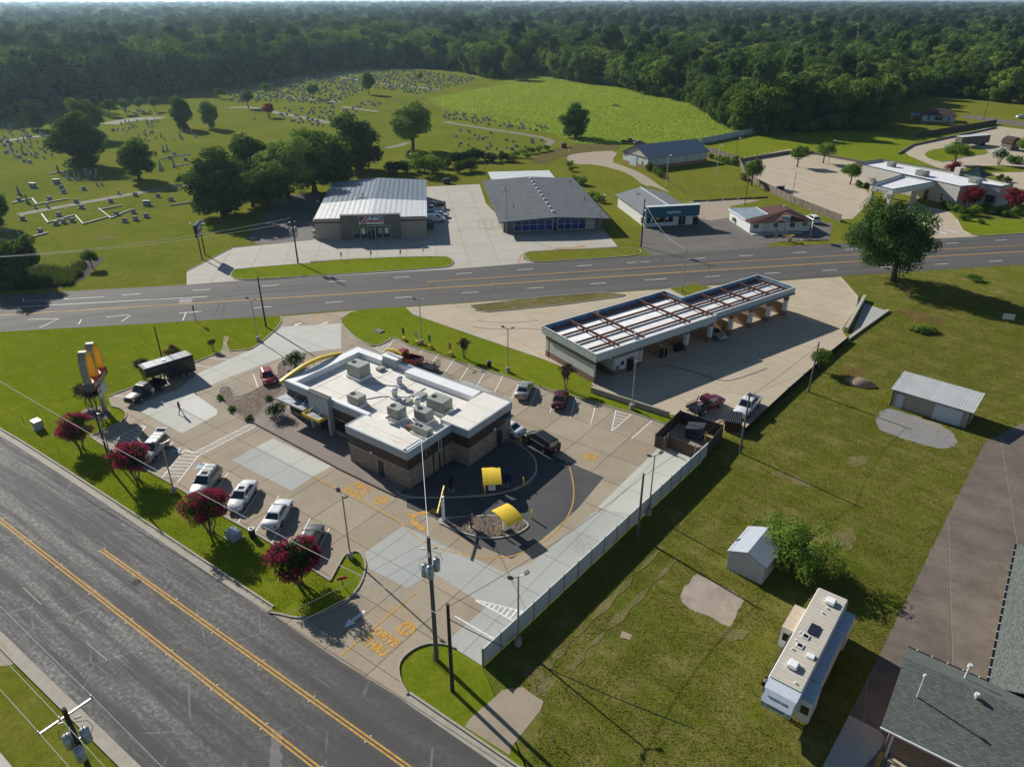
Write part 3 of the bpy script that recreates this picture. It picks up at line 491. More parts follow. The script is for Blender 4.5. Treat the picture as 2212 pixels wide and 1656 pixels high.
# restaurant on the right: lots and drives
sheet('diner_lot',[T3(365,1035),T3(690,968),T3(840,985),T3(1190,1052),T3(1120,1140),T3(1230,1290),T3(1100,1420),T3(1030,1420),T3(470,1185)],.011,C_wash)
sheet('diner_drive',smooth_path([T3(1410,985),T3(1480,945),T3(1700,895),T3(2030,815),T3(2120,830),T3(2400,860),T3(2400,1100),T3(1950,1065),T3(1750,1110),T3(1640,1085)],1,True),.011,C_wash)
sheet('side_road',[T3(1800,760),T3(2030,795),T3(2400,850),T3(2400,810),T3(2040,770),T3(1850,745)],.013,A_lot)
sheet('diner_lot',[T3(2000,1120),T3(2211,1115),T3(2400,1130),T3(2400,1260),T3(2150,1220)],.011,C_wash)
sheet('diner_front_drive',[QK(880,930),QK(1240,1015),QK(1300,1060),QK(1440,1270),QK(1560,1320),QK(1660,1345),P(1985,520),P(1900,523),QK(760,820)],.0115,C_wash)
island('diner_lawn',[QK(1420,1260),QK(1520,1310),QK(1650,1335),QK(2208,1300),QK(2600,1275),QK(2600,1130),QK(1800,1110),QK(1380,1080),QK(1340,1110)],G_lawn,.1,0)
island('drive_island',smooth_path([T3(1560,1005),T3(1600,975),T3(1700,960),T3(1960,960),T3(1980,1000),T3(1850,1010),T3(1700,1055),T3(1600,1035)],1,True),G_lawn,.1,0)
for i in range(9):
    a=Vector(T3(480+60*i*1.0,1010+i*8)); 
for a,b in (((545,1085),(1060,1225)),((560,1130),(1100,1270)),((500,1165),(1040,1310)),((700,1050),(1150,1145))): stripe(T3(*a),T3(*b),.15,.02,W_paint,'stall_line')
for i in range(9): a=T3(415+i*32,1030-i*6); stripe(a,a+(T3(700,1040)-T3(660,1005)).normalized()*-4.5,.12,.02,W_paint,'stall_line')
for p in (QK(1140,1280),QK(1280,1270)): o=arrow(p,R(-70),3,1.6,plain('faded_paint',(.5,.52,.55),.8),.02)
struct('diner_retaining_wall',MB().bar(T3(360,1040,.5),T3(690,985,.5),.4,1.0).bar(T3(690,985,.5),T3(845,990,.5),.4,1.0).bar(T3(845,990,.5),T3(1190,1056,.3),.35,.7),M_taupe)
struct('drive_wall',MB().bar(T3(1400,995,.3),T3(1490,940,.3),.3,.6).bar(T3(1490,940,.3),T3(2035,825,.3),.3,.6),M_taupe)
# right-hand yard
RY=[P(2212,912),P(2128,955),P(2053,1104),P(1908,1397),P(1775,1660),P(1700,1800),P(2500,1900),P(2700,1200),P(2500,850)]
ryl=sheet('weathered_yard',RY,.011,plain('pale_joint',(.27,.235,.185),.9)); slabs('slab',RY,R(63),6.0,6.0,.011,.03,C_dark,ryl,.08,(40,50))
sheet('yard_apron',[T9(1080,1320),T9(1270,1420),T9(1330,1480),T9(1140,1700),T9(880,1700)],.034,C_shop)
sheet('yard_apron',[T9(1385,1505),T9(1770,1660),T9(1700,1750),T9(1300,1690)],.036,C_wash)
stripe(T9(1300,1560),T9(1250,1656),.3,.04,Y_paint,'yard_line'); struct('parking_stop',MB().bar(T9(1325,1607,.1),T9(1440,1660,.1),.25,.15),C_wash)
sheet('concrete_pad',ragged([T9(85,405),T9(-15,530),T9(-5,590),T9(40,630),T9(195,690),T9(235,725),T9(300,748),T9(320,720),T9(405,572),T9(370,545),T9(240,478),T9(150,430)],.12,.5),.014,concrete('old_pad',(.24,.20,.155),(.40,.345,.275),.5,(.33,.25,.16),.1,.5))
sheet('driveway_stub',[T8(800,1395),T8(830,1345),T8(1000,1200),T8(1040,1160),T8(1100,1145),T8(1180,1140),T8(1230,1180),T8(1310,1230),T8(1290,1290),T8(1100,1530),T8(1090,1580)],.02,C_tan)
sheet('gravel_pad',ragged(smooth_path([T6(1320,980),T6(1480,1030),T6(1700,1100),T6(1790,1190),T6(1760,1240),T6(1690,1255),T6(1450,1195),T6(1280,1130),T6(1240,1080),T6(1270,1020)],2,True),.2,.6),.012,concrete('pad_gravel',(.19,.185,.175),(.255,.245,.23),.7,(.30,.25,.18),.1,.9))
sheet('access_slab',[T8(1820,775),T8(1885,800),T8(1870,832),T8(1805,815)],.02,C_tan)
# marsh by the highway
sheet('ditch',smooth_path([T4(0,60),T4(100,20),T4(280,60),T4(430,80),T4(560,30),T4(600,10),T4(690,10),T4(640,60),T4(500,190),T4(300,215),T4(0,232)],1,True),.012,M_soil)
# tyre marks and dirt on the paving
M_tyre=plain('tyre_mark',(.17,.145,.115),.95,0,.4,3); M_or=plain('clay_stain',(.40,.24,.13),.95,0,.4,1.5)
for pts,w_ in (([Q(2000,800)(0,1280),Q(2000,800)(380,1370),Q(2000,800)(740,1500),Q(2000,800)(1000,1430),Q(2000,800)(1300,1320)],.3),([T5(850,460),T5(1000,480),T5(1150,470),T5(1300,480)],.22),([T5(880,420),T5(1060,440),T5(1280,420)],.2)):
    ribbon(smooth_path(pts,2),w_,.034,M_tyre,'tyre_mark')
for f,poly in ((QG,[(1090,1045),(1200,1050),(1350,1040),(1500,1010),(1500,1045),(1300,1065),(1090,1075)]),(QG,[(660,1120),(680,1130),(625,1260),(600,1255)]),(Q(1900,1100),[(1090,720),(1170,680),(1180,780),(1120,790)])): sheet('clay_stain',smooth_path([f(*p) for p in poly],1,True),.0335,M_or)
# ================= BUILDINGS =================
SPLIT={'front_parapet','box_end','downpipe','wheel','landing_leg','leg','step_leg','porch_post','post','vacuum_post','flue','poster','gutter','message_board','post_mark','bed_side','roof_trim','wall','side_window','fender','edge_trim','fork_pocket','foot','culvert_wall','panel_print','sign_stripe','ramp_bar'}
def part(parent,name,m,bevel=0,smooth=False,**k):       # quick part from keyword shapes
    if name in SPLIT and sum(len(v) if isinstance(v,list) else 1 for v in k.values())>1:
        for key,vals in k.items():
            for v in (vals if isinstance(vals,list) else [vals]): o=part(parent,name,m,bevel,smooth,**{key:[v]})
        return o
    mb=MB()
    for key,vals in k.items():
        for v in (vals if isinstance(vals,list) else [vals]): getattr(mb,key.rstrip('_'))(*v)
    return mb.build(name,m,parent,bevel,smooth)
def window(parent,p0,p1,z0,z1,out,glass=None,frame=None,nx=1,nz=1,name='window',fw=.07):
    """window in a wall from p0 to p1 (local xy); out = outward unit normal"""
    glass=glass or M_glass; frame=frame or M_white
    a=Vector((p0[0],p0[1],0)); b=Vector((p1[0],p1[1],0)); n=Vector((out[0],out[1],0)); d=(b-a).normalized(); L=(b-a).length
    mb=MB()
    mb.bar(a+n*.03+Vector((0,0,z0)),b+n*.03+Vector((0,0,z0)),.1,fw); mb.bar(a+n*.03+Vector((0,0,z1)),b+n*.03+Vector((0,0,z1)),.1,fw)
    for i in range(nx+1): q=a+d*L*i/nx+n*.028; mb.bar(q+Vector((0,0,z0)),q+Vector((0,0,z1)),fw*.9,.09)
    for j in range(1,nz): z=z0+(z1-z0)*j/nz; mb.bar(a+n*.026+Vector((0,0,z)),b+n*.026+Vector((0,0,z)),.06,fw*.7)
    f=mb.build(name,frame,parent)
    for i in range(nx):
        q=a+d*L*i/nx+n*.012; r=a+d*L*(i+1)/nx+n*.012
        MB().add([(*q.xy,z0),(*r.xy,z0),(*r.xy,z1),(*q.xy,z1)],[(0,1,2,3)]).build('pane',glass[i%len(glass)] if isinstance(glass,list) else glass,f,flip=False)
    return f
def door(parent,p0,p1,z0,z1,out,m,handle=True):
    a=Vector((p0[0],p0[1],0)); b=Vector((p1[0],p1[1],0)); n=Vector((out[0],out[1],0)); d=b-a
    o=MB().add([tuple(a+n*.03+Vector((0,0,z0))),tuple(b+n*.03+Vector((0,0,z0))),tuple(b+n*.03+Vector((0,0,z1))),tuple(a+n*.03+Vector((0,0,z1))),tuple(a-n*.05+Vector((0,0,z0))),tuple(b-n*.05+Vector((0,0,z0))),tuple(b-n*.05+Vector((0,0,z1))),tuple(a-n*.05+Vector((0,0,z1)))],[(0,1,2,3),(4,7,6,5),(0,4,5,1),(1,5,6,2),(2,6,7,3),(3,7,4,0)]).build('door',m,parent)
    mb=MB(); mb.bar(a+Vector((0,0,z0)),a+Vector((0,0,z1)),.12,.16).bar(b+Vector((0,0,z0)),b+Vector((0,0,z1)),.12,.16).bar(a+Vector((0,0,z1)),b+Vector((0,0,z1)),.16,.1).build('frame',M_grey,o)
    if handle: q=a+d*.85+n*.07+Vector((0,0,z0+1.0)); MB().bar(q,q+Vector((0,0,.18)),.05,.05).build('handle',M_grey,o)
    return o
def letters(parent,s,size,m,loc,rot,ext=.03,bold=.02,sc=(1,1,1)): return obj('lettering',text_mesh(s,size,ext,m,bold),parent,loc,rot,sc)
# ---------- fast-food restaurant (local x = depth from the front walk, y = along the front, leftwards) ----------
B=thing('restaurant','flat white-roofed fast food restaurant with stone base and brown band','restaurant',(-11.18,64.92,0),R(53.8))
FP=[(0,0),(0,9.3),(3,9.3),(3,23.8),(15.3,23.8),(15.3,-2.45),(7.3,-2.45),(7.3,0)]
MB().prism(FP,0,2.5).build('wall',M_stone,B)
def off(poly,d):
    n=len(poly); A=sum(poly[i][0]*poly[(i+1)%n][1]-poly[(i+1)%n][0]*poly[i][1] for i in range(n)); s=1 if A>0 else -1; out=[]
    for i in range(n):
        p0,p,p1=[Vector(poly[j%n]) for j in (i-1,i,i+1)]; e0=(p-p0).normalized(); e1=(p1-p).normalized(); n0=Vector((e0.y,-e0.x))*s; n1=Vector((e1.y,-e1.x))*s
        out.append(tuple(p+(n0+n1)/(1+n0.dot(n1))*d))
    return out
MB().prism(off(FP,.05),2.5,2.62).build('trim_band',M_grey,B); MB().prism(off(FP,.03),2.62,4.02).build('wall_band',M_brown,B)
FO=off(FP,.1)
for i in range(len(FP)):
    a,b=FO[i],FO[(i+1)%len(FP)]; d=(Vector(b)-Vector(a)).normalized(); n=Vector((-d.y,d.x))
    n=n if (Vector(a)+n*.01-Vector((6,8))).length<(Vector(a)-Vector((6,8))).length else n
    L=(Vector(b)-Vector(a)).length; k=max(1,round(L/3.2))
    for j in range(k):
        p=Vector(a)+d*(L*j/k+.01); q=Vector(a)+d*(L*(j+1)/k-.01)
        MB().bar((*p,4.51),(*q,4.51),.14,.98).build('fascia_panel',M_fascia,B)
MB().prism(off(FP,-.1),4.02,4.2).build('roof_deck',M_memb,B)
par=lambda x0,x1,y0,y1,z=5.0,nm='parapet',m=M_membw: MB().box(x0,x1,y0,y1,4.2,z).build(nm,m,B,.02)
par(3.0,3.55,9.0,22.4); par(3.0,15.28,22.4,23.78); par(14.15,15.28,18.1,22.4); par(14.85,15.28,13.3,18.1,4.95); par(13.6,15.28,2.0,13.3,4.97); par(7.05,7.3,-.0,1.2,4.6); par(0.35,2.9,.3,.62,4.9)
MB().box(7.3,15.28,-2.43,1.7,4.2,4.98).build('raised_roof',M_memb,B,.02); MB().box(0.02,2.95,.62,9.28,4.2,4.96).build('raised_roof',M_memb,B,.02); MB().box(2.95,7.05,.05,.4,4.2,4.7).build('parapet',M_membw,B)
for y in (6.5,11.2,15.8,20.3): MB().box(3.6,13.5 if y<14 else 14.1,y-.03,y+.03,4.2,4.215).build('membrane_seam',plain('seam_dirt',(.38,.33,.26),.9),B)
for x in (5.5,8.6,11.6): MB().box(x-.025,x+.025,1.8,22.3,4.2,4.212).build('membrane_seam',MATS['seam_dirt'],B)
for x,y,a_,l in ((1.5,4.8,0,8.4),(9.0,-.4,1,3.8),(12.2,-.4,1,3.8),(.8,2.5,1,1.2)): (MB().box(x-.02,x+.02,y-l/2,y+l/2,4.96,4.968) if a_==0 else MB().box(x-.02,x+.02,y-l/2,y+l/2,4.98,4.988)).build('membrane_seam',MATS['seam_dirt'],B)
for pts in ([(6,13.2,4.25),(8,12,4.25),(9.8,9.2,4.25),(12.8,9.0,4.25)],[(6.3,5.2,4.25),(9.8,5.6,4.25),(13,5.9,4.25)],[(9.0,17.0,4.25),(11.0,12.5,4.25)]): MB().tube(pts,.045,6).build('roof_conduit',M_grey,B)
# roof plant: units sit on the roof
def hvac(x,y,sx,sy,h,fans=1,lab='',cur=.35):
    t=thing('rooftop_unit',lab,'air conditioner',(0,0,0),0,'rooftop air conditioning units'); t.matrix_world=B.matrix_basis@Matrix.Translation((x,y,4.2))
    MB().box(-sx/2-.12,sx/2+.12,-sy/2-.12,sy/2+.12,0,cur).build('curb',M_membw,t); MB().box(-sx/2,sx/2,-sy/2,sy/2,cur,cur+h).build('cabinet',M_ac,t,.03)
    for i in range(fans):
        yy=(sy*.28 if fans==1 else sy*(.08+.24*i)); MB().cyl(-sx*.05,yy,cur+h,cur+h+.06,min(.36,sx*.26),n=20).build('fan_ring',M_grey,t); MB().cyl(-sx*.05,yy,cur+h+.05,cur+h+.075,min(.31,sx*.22),n=20).build('fan_grille',M_black,t)
    for k in range(5): MB().box(-sx/2-.015,-sx/2-.002,-sy*.4+k*sy*.16,-sy*.4+k*sy*.16+.06,cur+.15,cur+h*.85).build('louvre',M_grey,t)
    return t
hvac(10.15,18.1,1.9,2.4,1.55,1,'tallest grey rooftop unit, near the far left roof corner',.45); hvac(5.0,13.0,1.4,1.9,1.0,1,'grey rooftop unit nearest the front arches panel',.3); hvac(5.4,6.7,1.4,1.8,1.2,1,'grey rooftop unit nearest the front corner roof slab',.4); hvac(6.95,3.9,1.4,1.8,1.1,1,'grey rooftop unit between the corner unit and the wide one',.35); hvac(9.7,3.9,1.8,2.6,1.25,1,'widest grey rooftop unit beside the right raised roof',.5)
hvac(4.5,1.9,1.0,2.4,.8,2,'low twin-fan condenser beside the rust-red box',.3)
for i,(x,y,lb) in enumerate(((11.4,12.1,'farthest of three shiny exhaust fans'),(8.75,10.35,'middle of three shiny exhaust fans'),(8.7,6.5,'nearest of three shiny exhaust fans'))):
    t=thing('exhaust_fan',lb+' on the white roof','exhaust fan',(0,0,0),0,'roof exhaust fans'); t.matrix_world=B.matrix_basis@Matrix.Translation((x,y,4.2))
    part(t,'base',M_membw,box=(-.45,.45,-.45,.45,0,.3)); part(t,'stack',M_grey,cyl=(0,0,.3,1.15,.34,.34,16)); part(t,'hood',M_white,cyl=[(0,0,1.1,1.25,.46,.46,16),(0,0,1.25,1.42,.44,.25,16)])
for x,y,s_,lb in ((10.8,8.1,.75,'larger low square roof hatch beyond the fans'),(8.9,8.3,.5,'smaller low square roof hatch between two fans'),(13.2,17.3,.5,'grey box beside the tallest rooftop unit')):
    o=part(None,'roof_hatch',M_ac,.02,box=[(-s_,s_,-s_*.8,s_*.8,0,.32),(-s_-.04,s_+.04,-s_*.8-.04,s_*.8+.04,.32,.38)]); o.matrix_world=B.matrix_basis@Matrix.Translation((x,y,4.2)); tag(o,lb,'roof hatch')
o=part(None,'rust_red_box',M_rust,box=(-.4,.4,-.5,.5,0,.6)); o.matrix_world=B.matrix_basis@Matrix.Translation((4.5,3.65,4.2)); tag(o,'rust red box beside the twin-fan condenser on the roof','box')
o=part(None,'satellite_dish',M_grey,tube=[([(0,0,0),(0,0,.7)],.04),([(0,0,.7),(.05,.1,.78),(.1,.2,.86)],[.42,.3,.05],12)]); o.matrix_world=B.matrix_basis@Matrix.Translation((4.2,6.9,4.2)); tag(o,'small grey satellite dish on the white roof','dish')
# entrance blade, canopies, awning
MB().box(2.35,3.02,15.2,18.9,2.7,5.25).build('entrance_blade',M_fascia,B); MB().box(2.30,3.06,15.1,19.0,5.25,5.32).build('blade_cap',M_dark,B)
for y in (15.2,18.5): MB().box(2.35,2.9,y,y+.4,0,2.7).build('blade_leg',M_fascia,B)
def arches(parent,sc,loc,rot,m,depth=.05,th=.11):
    mb=MB()
    for sx in (-1,1):
        f=lambda t,k:(sx*(.45-.45*math.cos(t))*1.0, (math.sin(t)**.85 if math.sin(t)>0 else 0)*k)
        ts=np.linspace(.0,math.pi,19); rings=[]
        for t in ts:
            c,s_=math.cos(t),max(0,math.sin(t))**.75; x=sx*(.45-.45*c); y=1.6*s_; xi=sx*(.45-(.45-th)*c); yi=(1.6-th*1.1)*s_
            rings.append([(x,y,-depth),(x,y,depth),(xi,yi,depth),(xi,yi,-depth)])
        mb.loft(rings)
    return obj('arches_mark',mb.mesh('arches_mark',m),parent,loc,rot,(sc,sc,1 if depth<.06 else sc))
arches(B,.75,(2.32,17.05,3.7),(R(90),0,R(-90)),M_white,.03,.09)
part(B,'canopy',M_yel,box=[(.95,1.05,15.5,18.6,2.55,2.95),(1.05,2.35,15.5,15.6,2.55,2.95),(1.05,2.35,18.5,18.6,2.55,2.95)]); part(B,'canopy_deck',M_grey,box=(1.05,2.35,15.6,18.5,2.62,2.72))
part(B,'awning',M_fascia,box=(1.55,2.98,19.1,24.2,2.78,2.9)); part(B,'awning_edge',M_grey,box=(1.45,1.55,19.0,24.3,2.74,2.96))
for y in (19.8,21.7,23.5): part(B,'awning_rod',M_white,tube=([(1.7,y,2.9),(2.98,y,3.7)],.03,6))
for y in (16.2,17.9): part(B,'awning_rod',M_white,tube=([(1.2,y,2.9),(2.34,y,3.6)],.025,6))
window(B,(3,19.2),(3,23.5),.9,2.45,(-1,0),None,M_dark,4); window(B,(3,10),(3,15),.9,2.45,(-1,0),None,M_dark,4); window(B,(5,23.8),(13.5,23.8),.9,2.45,(0,1),None,M_dark,5); door(B,(3,16.0),(3,18.0),0,2.3,(-1,0),M_glass)
door(B,(0,3.6),(0,4.8),.15,2.3,(-1,0),plain('dark_blue_door',(.02,.03,.05),.5)); door(B,(12.4,-2.45),(13.5,-2.45),.1,2.3,(0,-1),MATS['dark_blue_door'])
for x,y in ((0,5.6),(12.0,-2.45)): part(B,'wall_light',M_white,box=(x-.12 if x==0 else x-.15,x+.05 if x==0 else x+.15,y-.15,y+.15 if x==0 else y+.05,2.62,2.95))
part(B,'downpipe',M_dark,box=[(3.9,4.0,-.1,0,0,4.2),(4.9,5.05,-.1,0,0,4.2),(5.7,5.8,-.1,0,0,4.2)])
part(B,'roof_ladder',M_white,tube=[([(4.6,-.35,2.6),(4.6,-.35,5.1)],.03,6),([(5.1,-.35,2.6),(5.1,-.35,5.1)],.03,6)]+[([(4.6,-.35,2.7+.3*i),(5.1,-.35,2.7+.3*i)],.02,5) for i in range(8)])
part(B,'service_pipe',M_grey,tube=[([(3.2,-.15,3.6),(3.2,-.15,5.4),(2.6,.2,5.6)],.06,8),([(2.8,-.1,3.0),(2.8,-.1,5.2)],.05,8)])
part(B,'window_hood',M_grey,box=[(13.2,14.9,-3.3,-2.5,3.5,3.58),(13.2,13.3,-3.3,-2.5,3.58,3.66)])
arc=lambda x0,x1,z,b,y,w_,m,nm: MB().loft([[(x,y-w_/2,z+b*math.sin(math.pi*t)-.2),(x,y+w_/2,z+b*math.sin(math.pi*t)-.2),(x,y+w_/2,z+b*math.sin(math.pi*t)+.2),(x,y-w_/2,z+b*math.sin(math.pi*t)+.2)] for t,x in ((i/16,x0+(x1-x0)*i/16) for i in range(17))]).build(nm,m,B)
arc(2.5,13.0,4.75,.85,24.25,.42,M_yel,'yellow_arch')
for i in range(9): part(B,'arch_bracket',M_grey,bar=((3.4+i*1.1,23.85,4.9),(3.4+i*1.1,24.2,4.85+.8*math.sin(math.pi*(i+1)/10)),.06,.06))
part(B,'rear_blade',M_fascia,box=(14.5,15.6,15.6,18.2,4.2,5.55)); part(B,'rear_blade_cap',M_membw,box=(14.4,15.7,15.5,18.3,5.55,5.63))
MB().loft([[(15.3,18.4-2.9*t,5.45+.75*math.sin(math.pi*(.15+.6*t))),(15.55,18.4-2.9*t,5.45+.75*math.sin(math.pi*(.15+.6*t))),(15.55,18.4-2.9*t,5.75+.75*math.sin(math.pi*(.15+.6*t))),(15.3,18.4-2.9*t,5.75+.75*math.sin(math.pi*(.15+.6*t)))] for t in [i/10 for i in range(11)]]).build('yellow_arch',M_yel,B)
# ---------- car wash (local x along the bays, y to the back) ----------
W=thing('car_wash','long open-bay car wash with rust beams over a corrugated roof','car wash',(11.43,89.25,0),R(35.2))
TOP=4.8; CP=[(.12,.12),(44.3,.12),(44.3,7.9),(25.2,7.9),(25.2,11.85),(.12,11.85)]
MB().prism(CP,3.72,3.86).build('soffit',M_tanw,W)
nrib=147                                               # corrugated deck: real ribs, one part
mb=MB()
for i in range(nrib):
    x=.2+i*.3; yb=11.8 if x<25 else 7.85; mb.add([(x,.15,3.9),(x+.07,.15,3.97),(x+.15,.15,3.97),(x+.22,.15,3.9),(x+.3,.15,3.9),(x,yb,3.9),(x+.07,yb,3.97),(x+.15,yb,3.97),(x+.22,yb,3.9),(x+.3,yb,3.9)],[(0,1,6,5),(1,2,7,6),(2,3,8,7),(3,4,9,8)])
tag(mb.build('roof_deck',plain('deck_metal',(.45,.46,.47),.5,.3,.25,.9),W,flip=False),kind='stuff')
M_fw=plain('front_fascia',(.42,.46,.47),.5,.1,.05,.3); M_fb=plain('fascia_inside_blue',(.22,.40,.56),.5,.3,.25,1.2); M_fs=plain('side_fascia_weathered',(.42,.48,.46),.55,.2,.2,2)
for x0,x1,y in ((-.05,24.4,-.06),(24.42,44.5,.42)): MB().box(x0,x1,y,y+.1,3.6,TOP).build('front_fascia',M_fw,W); MB().box(x0,x1,y-.03,y+.16,TOP,TOP+.05).build('coping',M_white,W)
def panels(a,b,m,step=1.05):
    a=Vector(a);b=Vector(b);L=(b-a).length;n=max(1,round(L/step)); d=(b-a)/L
    for i in range(n):
        p=a+d*(L*i/n+.012); q=a+d*(L*(i+1)/n-.012); MB().bar((*p,4.2),(*q,4.2),.08,1.2).build('fascia_panel',m,W)
        MB().bar((*(a+d*L*i/n),3.7),(*(a+d*L*i/n),4.78),.1,.14).build('fascia_rib',m,W)
    MB().bar((*a,TOP+.02),(*b,TOP+.02),.16,.06).build('coping',M_white,W)
panels((0,12),(0,0),M_fs,.8); panels((25.3,12),(0,12),M_fb); panels((25.3,8.1),(25.3,12),M_fb); panels((44.45,8.1),(25.3,8.1),M_fb); panels((44.45,.5),(44.45,8.1),M_fb)
for x in (4.9,9.7,19.3,24.3,29.4,34.0,38.8,43.1):
    y1=11.7 if x<25 else 7.7; MB().box(x-.1,x+.1,.6,y1,4.42,4.46).box(x-.02,x+.02,.6,y1,4.46,4.68).box(x-.1,x+.1,.6,y1,4.68,4.73).build('roof_beam',M_rust,W)
for y,x0,x1 in ((2.8,.3,44.2),(5.5,.3,44.2),(8.6,.3,25.0),(11.2,.3,25.0),(7.4,25.5,44.2)): MB().box(x0,x1,y-.04,y+.04,4.02,4.3).box(x0,x1,y-.08,y+.08,4.3,4.33).build('purlin',M_rust,W)
for x,y in ((9.2,2.1),(9.45,2.3),(10.2,11.3)): part(W,'vent_pipe',M_white,cyl=[(x,y,3.9,4.75,.07,.07,8),(x,y,4.7,4.85,.12,.1,8)])
def banded(x0,x1,y0,y1,zt=3.6,c=None):
    MB().box(x0-.02,x1+.02,y0-.02,y1+.02,0,.95).build('brick_base',M_brick,W); MB().box(x0,x1,y0,y1,.95,2.8).build('wall',c or M_blk,W); MB().box(x0-.02,x1+.02,y0-.02,y1+.02,2.8,zt).build('brick_band',M_brick,W)
banded(.35,.65,.6,11.3); banded(.3,.72,10.9,11.5); banded(4.0,4.3,.6,11.3); banded(4.3,8.9,.5,.8); banded(8.6,8.9,.8,11.3); banded(.72,8.6,11.1,11.35); banded(8.9,9.35,.35,.85)
door(W,(6.4,.5),(7.8,.5),0,2.2,(0,-1),M_black); window(W,(5.2,.5),(5.9,.5),1.0,2.1,(0,-1),M_glass,M_white)
part(W,'sign_board',M_white,box=(5.0,6.0,.30,.34,.9,1.5)); part(W,'pay_box',M_grey,box=(4.4,4.8,.3,.48,1.0,1.6)); part(W,'floodlight',M_white,box=[(3.2,3.5,.6,.9,3.0,3.2)])
M_part=plain('bay_wall_tan',(.27,.175,.105),.9,0,.3,.7)
for i,x in enumerate((14.1,18.9,24.2,29.1,33.9,38.5,43.0)):
    if x>15:
        for y in ((.45,) if x<25 else (.5,)): banded(x-.28,x+.28,y,y+.6,3.7,M_white)
        banded(x-.28,x+.28,(10.9 if x<25 else 7.2),(11.4 if x<25 else 7.7),3.7,M_white)
    MB().box(x-.13,x+.13,1.15,(7.1 if x>25 else 8.6),0,1.9).build('bay_partition',M_part,W); MB().box(x-.18,x+.18,1.15,(7.1 if x>25 else 8.6),1.9,2.0).build('partition_cap',C_wash,W)
    part(W,'hose_reel',M_white,cyl=[(x+.3,2.2,.9,1.3,.22,.22,10)],bar=[((x+.2,1.6,1.2),(x+.3,3.2,1.0),.08,.08)]); part(W,'wash_box',M_grey,box=(x+.13,x+.35,2.9,3.4,1.0,1.7))
part(W,'vacuum_post',M_black,cyl=[(14.1,1.0,0,1.5,.25,.25,10),(15.0,1.0,0,1.2,.2,.2,10)])
part(W,'bay_shed',M_black,box=(17.2,18.6,.9,1.6,0,1.1))
# ---------- parts store ----------
S=thing('parts_store','taupe auto parts store with a two-tone metal gable roof and ABC sign','store',(-43.5,158.2,0),R(6.2))
part(S,'wall',M_tanw,box=[(0,24.4,0,38,0,4.3)]); part(S,'front_parapet',M_tanw,box=[(-.1,5.7,-.15,.0,0,4.75),(18.7,24.5,-.15,0,0,4.75)]); part(S,'front_block',M_taupe,box=(5.7,18.7,-.9,.2,0,5.5))
for x0,x1 in ((-.12,5.7),(18.7,24.52)): part(S,'maroon_stripe',plain('maroon_paint',(.10,.012,.03),.6),box=(x0,x1,-.19,-.15,3.75,4.05)); part(S,'parapet_cap',M_white,box=(x0-.05,x1+.05,-.25,.15,4.75,4.82))
part(S,'parapet_cap',M_taupe,box=(5.65,18.75,-.95,.25,5.5,5.58))
def gableroof(t,x0,x1,y0,y1,ze,zr,m,along='y',th=.12,nm='roof',n=0,mid=None):
    mb=MB(); xm=(x0+x1)/2 if mid is None else mid; ym=(y0+y1)/2 if mid is None else mid
    if along=='y': r=[[(x0,y,ze),(xm,y,zr),(x1,y,ze),(x1,y,ze-th),(xm,y,zr-th),(x0,y,ze-th)] for y in (y0,y1)]
    else: r=[[(x,y0,ze),(x,ym,zr),(x,y1,ze),(x,y1,ze-th),(x,ym,zr-th),(x,y0,ze-th)] for x in (x0,x1)]
    o=mb.loft(r).build(nm,m,t); return o
gableroof(S,-.3,24.7,0,15.2,4.45,5.25,RB_wht,n=1); gableroof(S,-.3,24.7,15.2,38.4,4.42,5.22,RB_gal)
for i in range(1,21):
    x=-.3+i*1.19; z=4.45+.8*(1-abs(x-12.2)/12.5)
    part(S,'roof_seam',M_white,box=(x-.03,x+.03,.05,15.1,z-.05,z+.05)); part(S,'roof_seam',M_grey,box=(x-.03,x+.03,15.3,38.3,z-.06,z+.04))
sg=part(S,'sign',M_white,box=(9.7,15.1,-1.05,-.9,3.55,5.35)); part(S,'sign_field',M_blue,box=(9.8,15.0,-1.09,-1.05,4.45,5.27)); part(S,'sign_stripe',plain('sign_stripe_red',(.42,.04,.04),.5),box=(9.8,15.0,-1.088,-1.05,3.98,4.42))
for i in range(4): MB().add([(9.8+i*.42,-1.1,4.0),(10.0+i*.42,-1.1,4.0),(11.1+i*.42,-1.1,5.2),(10.75+i*.42,-1.1,5.2)],[(0,1,2,3)]).build('sign_stripe',M_white if i%2 else MATS['sign_stripe_red'],S,flip=False)
letters(S,'ABC',1.15,M_white,(13.3,-1.12,4.72),(R(90),0,0),.02,.05,(1.3,.85,1)); letters(S,'AUTO',.42,M_black,(10.7,-1.07,3.75),(R(90),0,0),.01,.02)
window(S,(8.2,-.9),(16.4,-.9),.3,3.1,(0,-1),plain('green_shop_glass',(.012,.05,.045),.12,.1),M_white,5,2); door(S,(11.4,-.95),(12.2,-.95),0,2.4,(0,-1),M_glass); door(S,(12.25,-.95),(13.0,-.95),0,2.4,(0,-1),M_glass); part(S,'sign_valance',plain('green_valance',(.16,.19,.05),.7),box=(8.2,11.2,-.98,-.92,2.75,3.2))
for x,m in ((9.0,MATS['green_valance']),(10.5,M_white),(14.2,M_tanw),(15.6,M_white)): part(S,'poster',m,box=(x-.4,x+.4,-.96,-.94,1.3,2.6))
part(S,'roof_antenna',M_black,tube=[([(9.3,17,4.9),(9.3,17,6.6)],.06,6),([(8.7,17.5,5.0),(9.3,17,6.3)],.05,5),([(9.9,17.5,5.0),(9.3,17,6.3)],.05,5)],box=(8.4,10.2,16.8,17.2,4.95,5.1))
part(S,'ac_unit',M_ac,box=(-1.2,-.3,3,4.2,0,1.3)); part(S,'gas_meter',M_tanw,box=(-.9,-.4,1.2,1.6,0,.9))
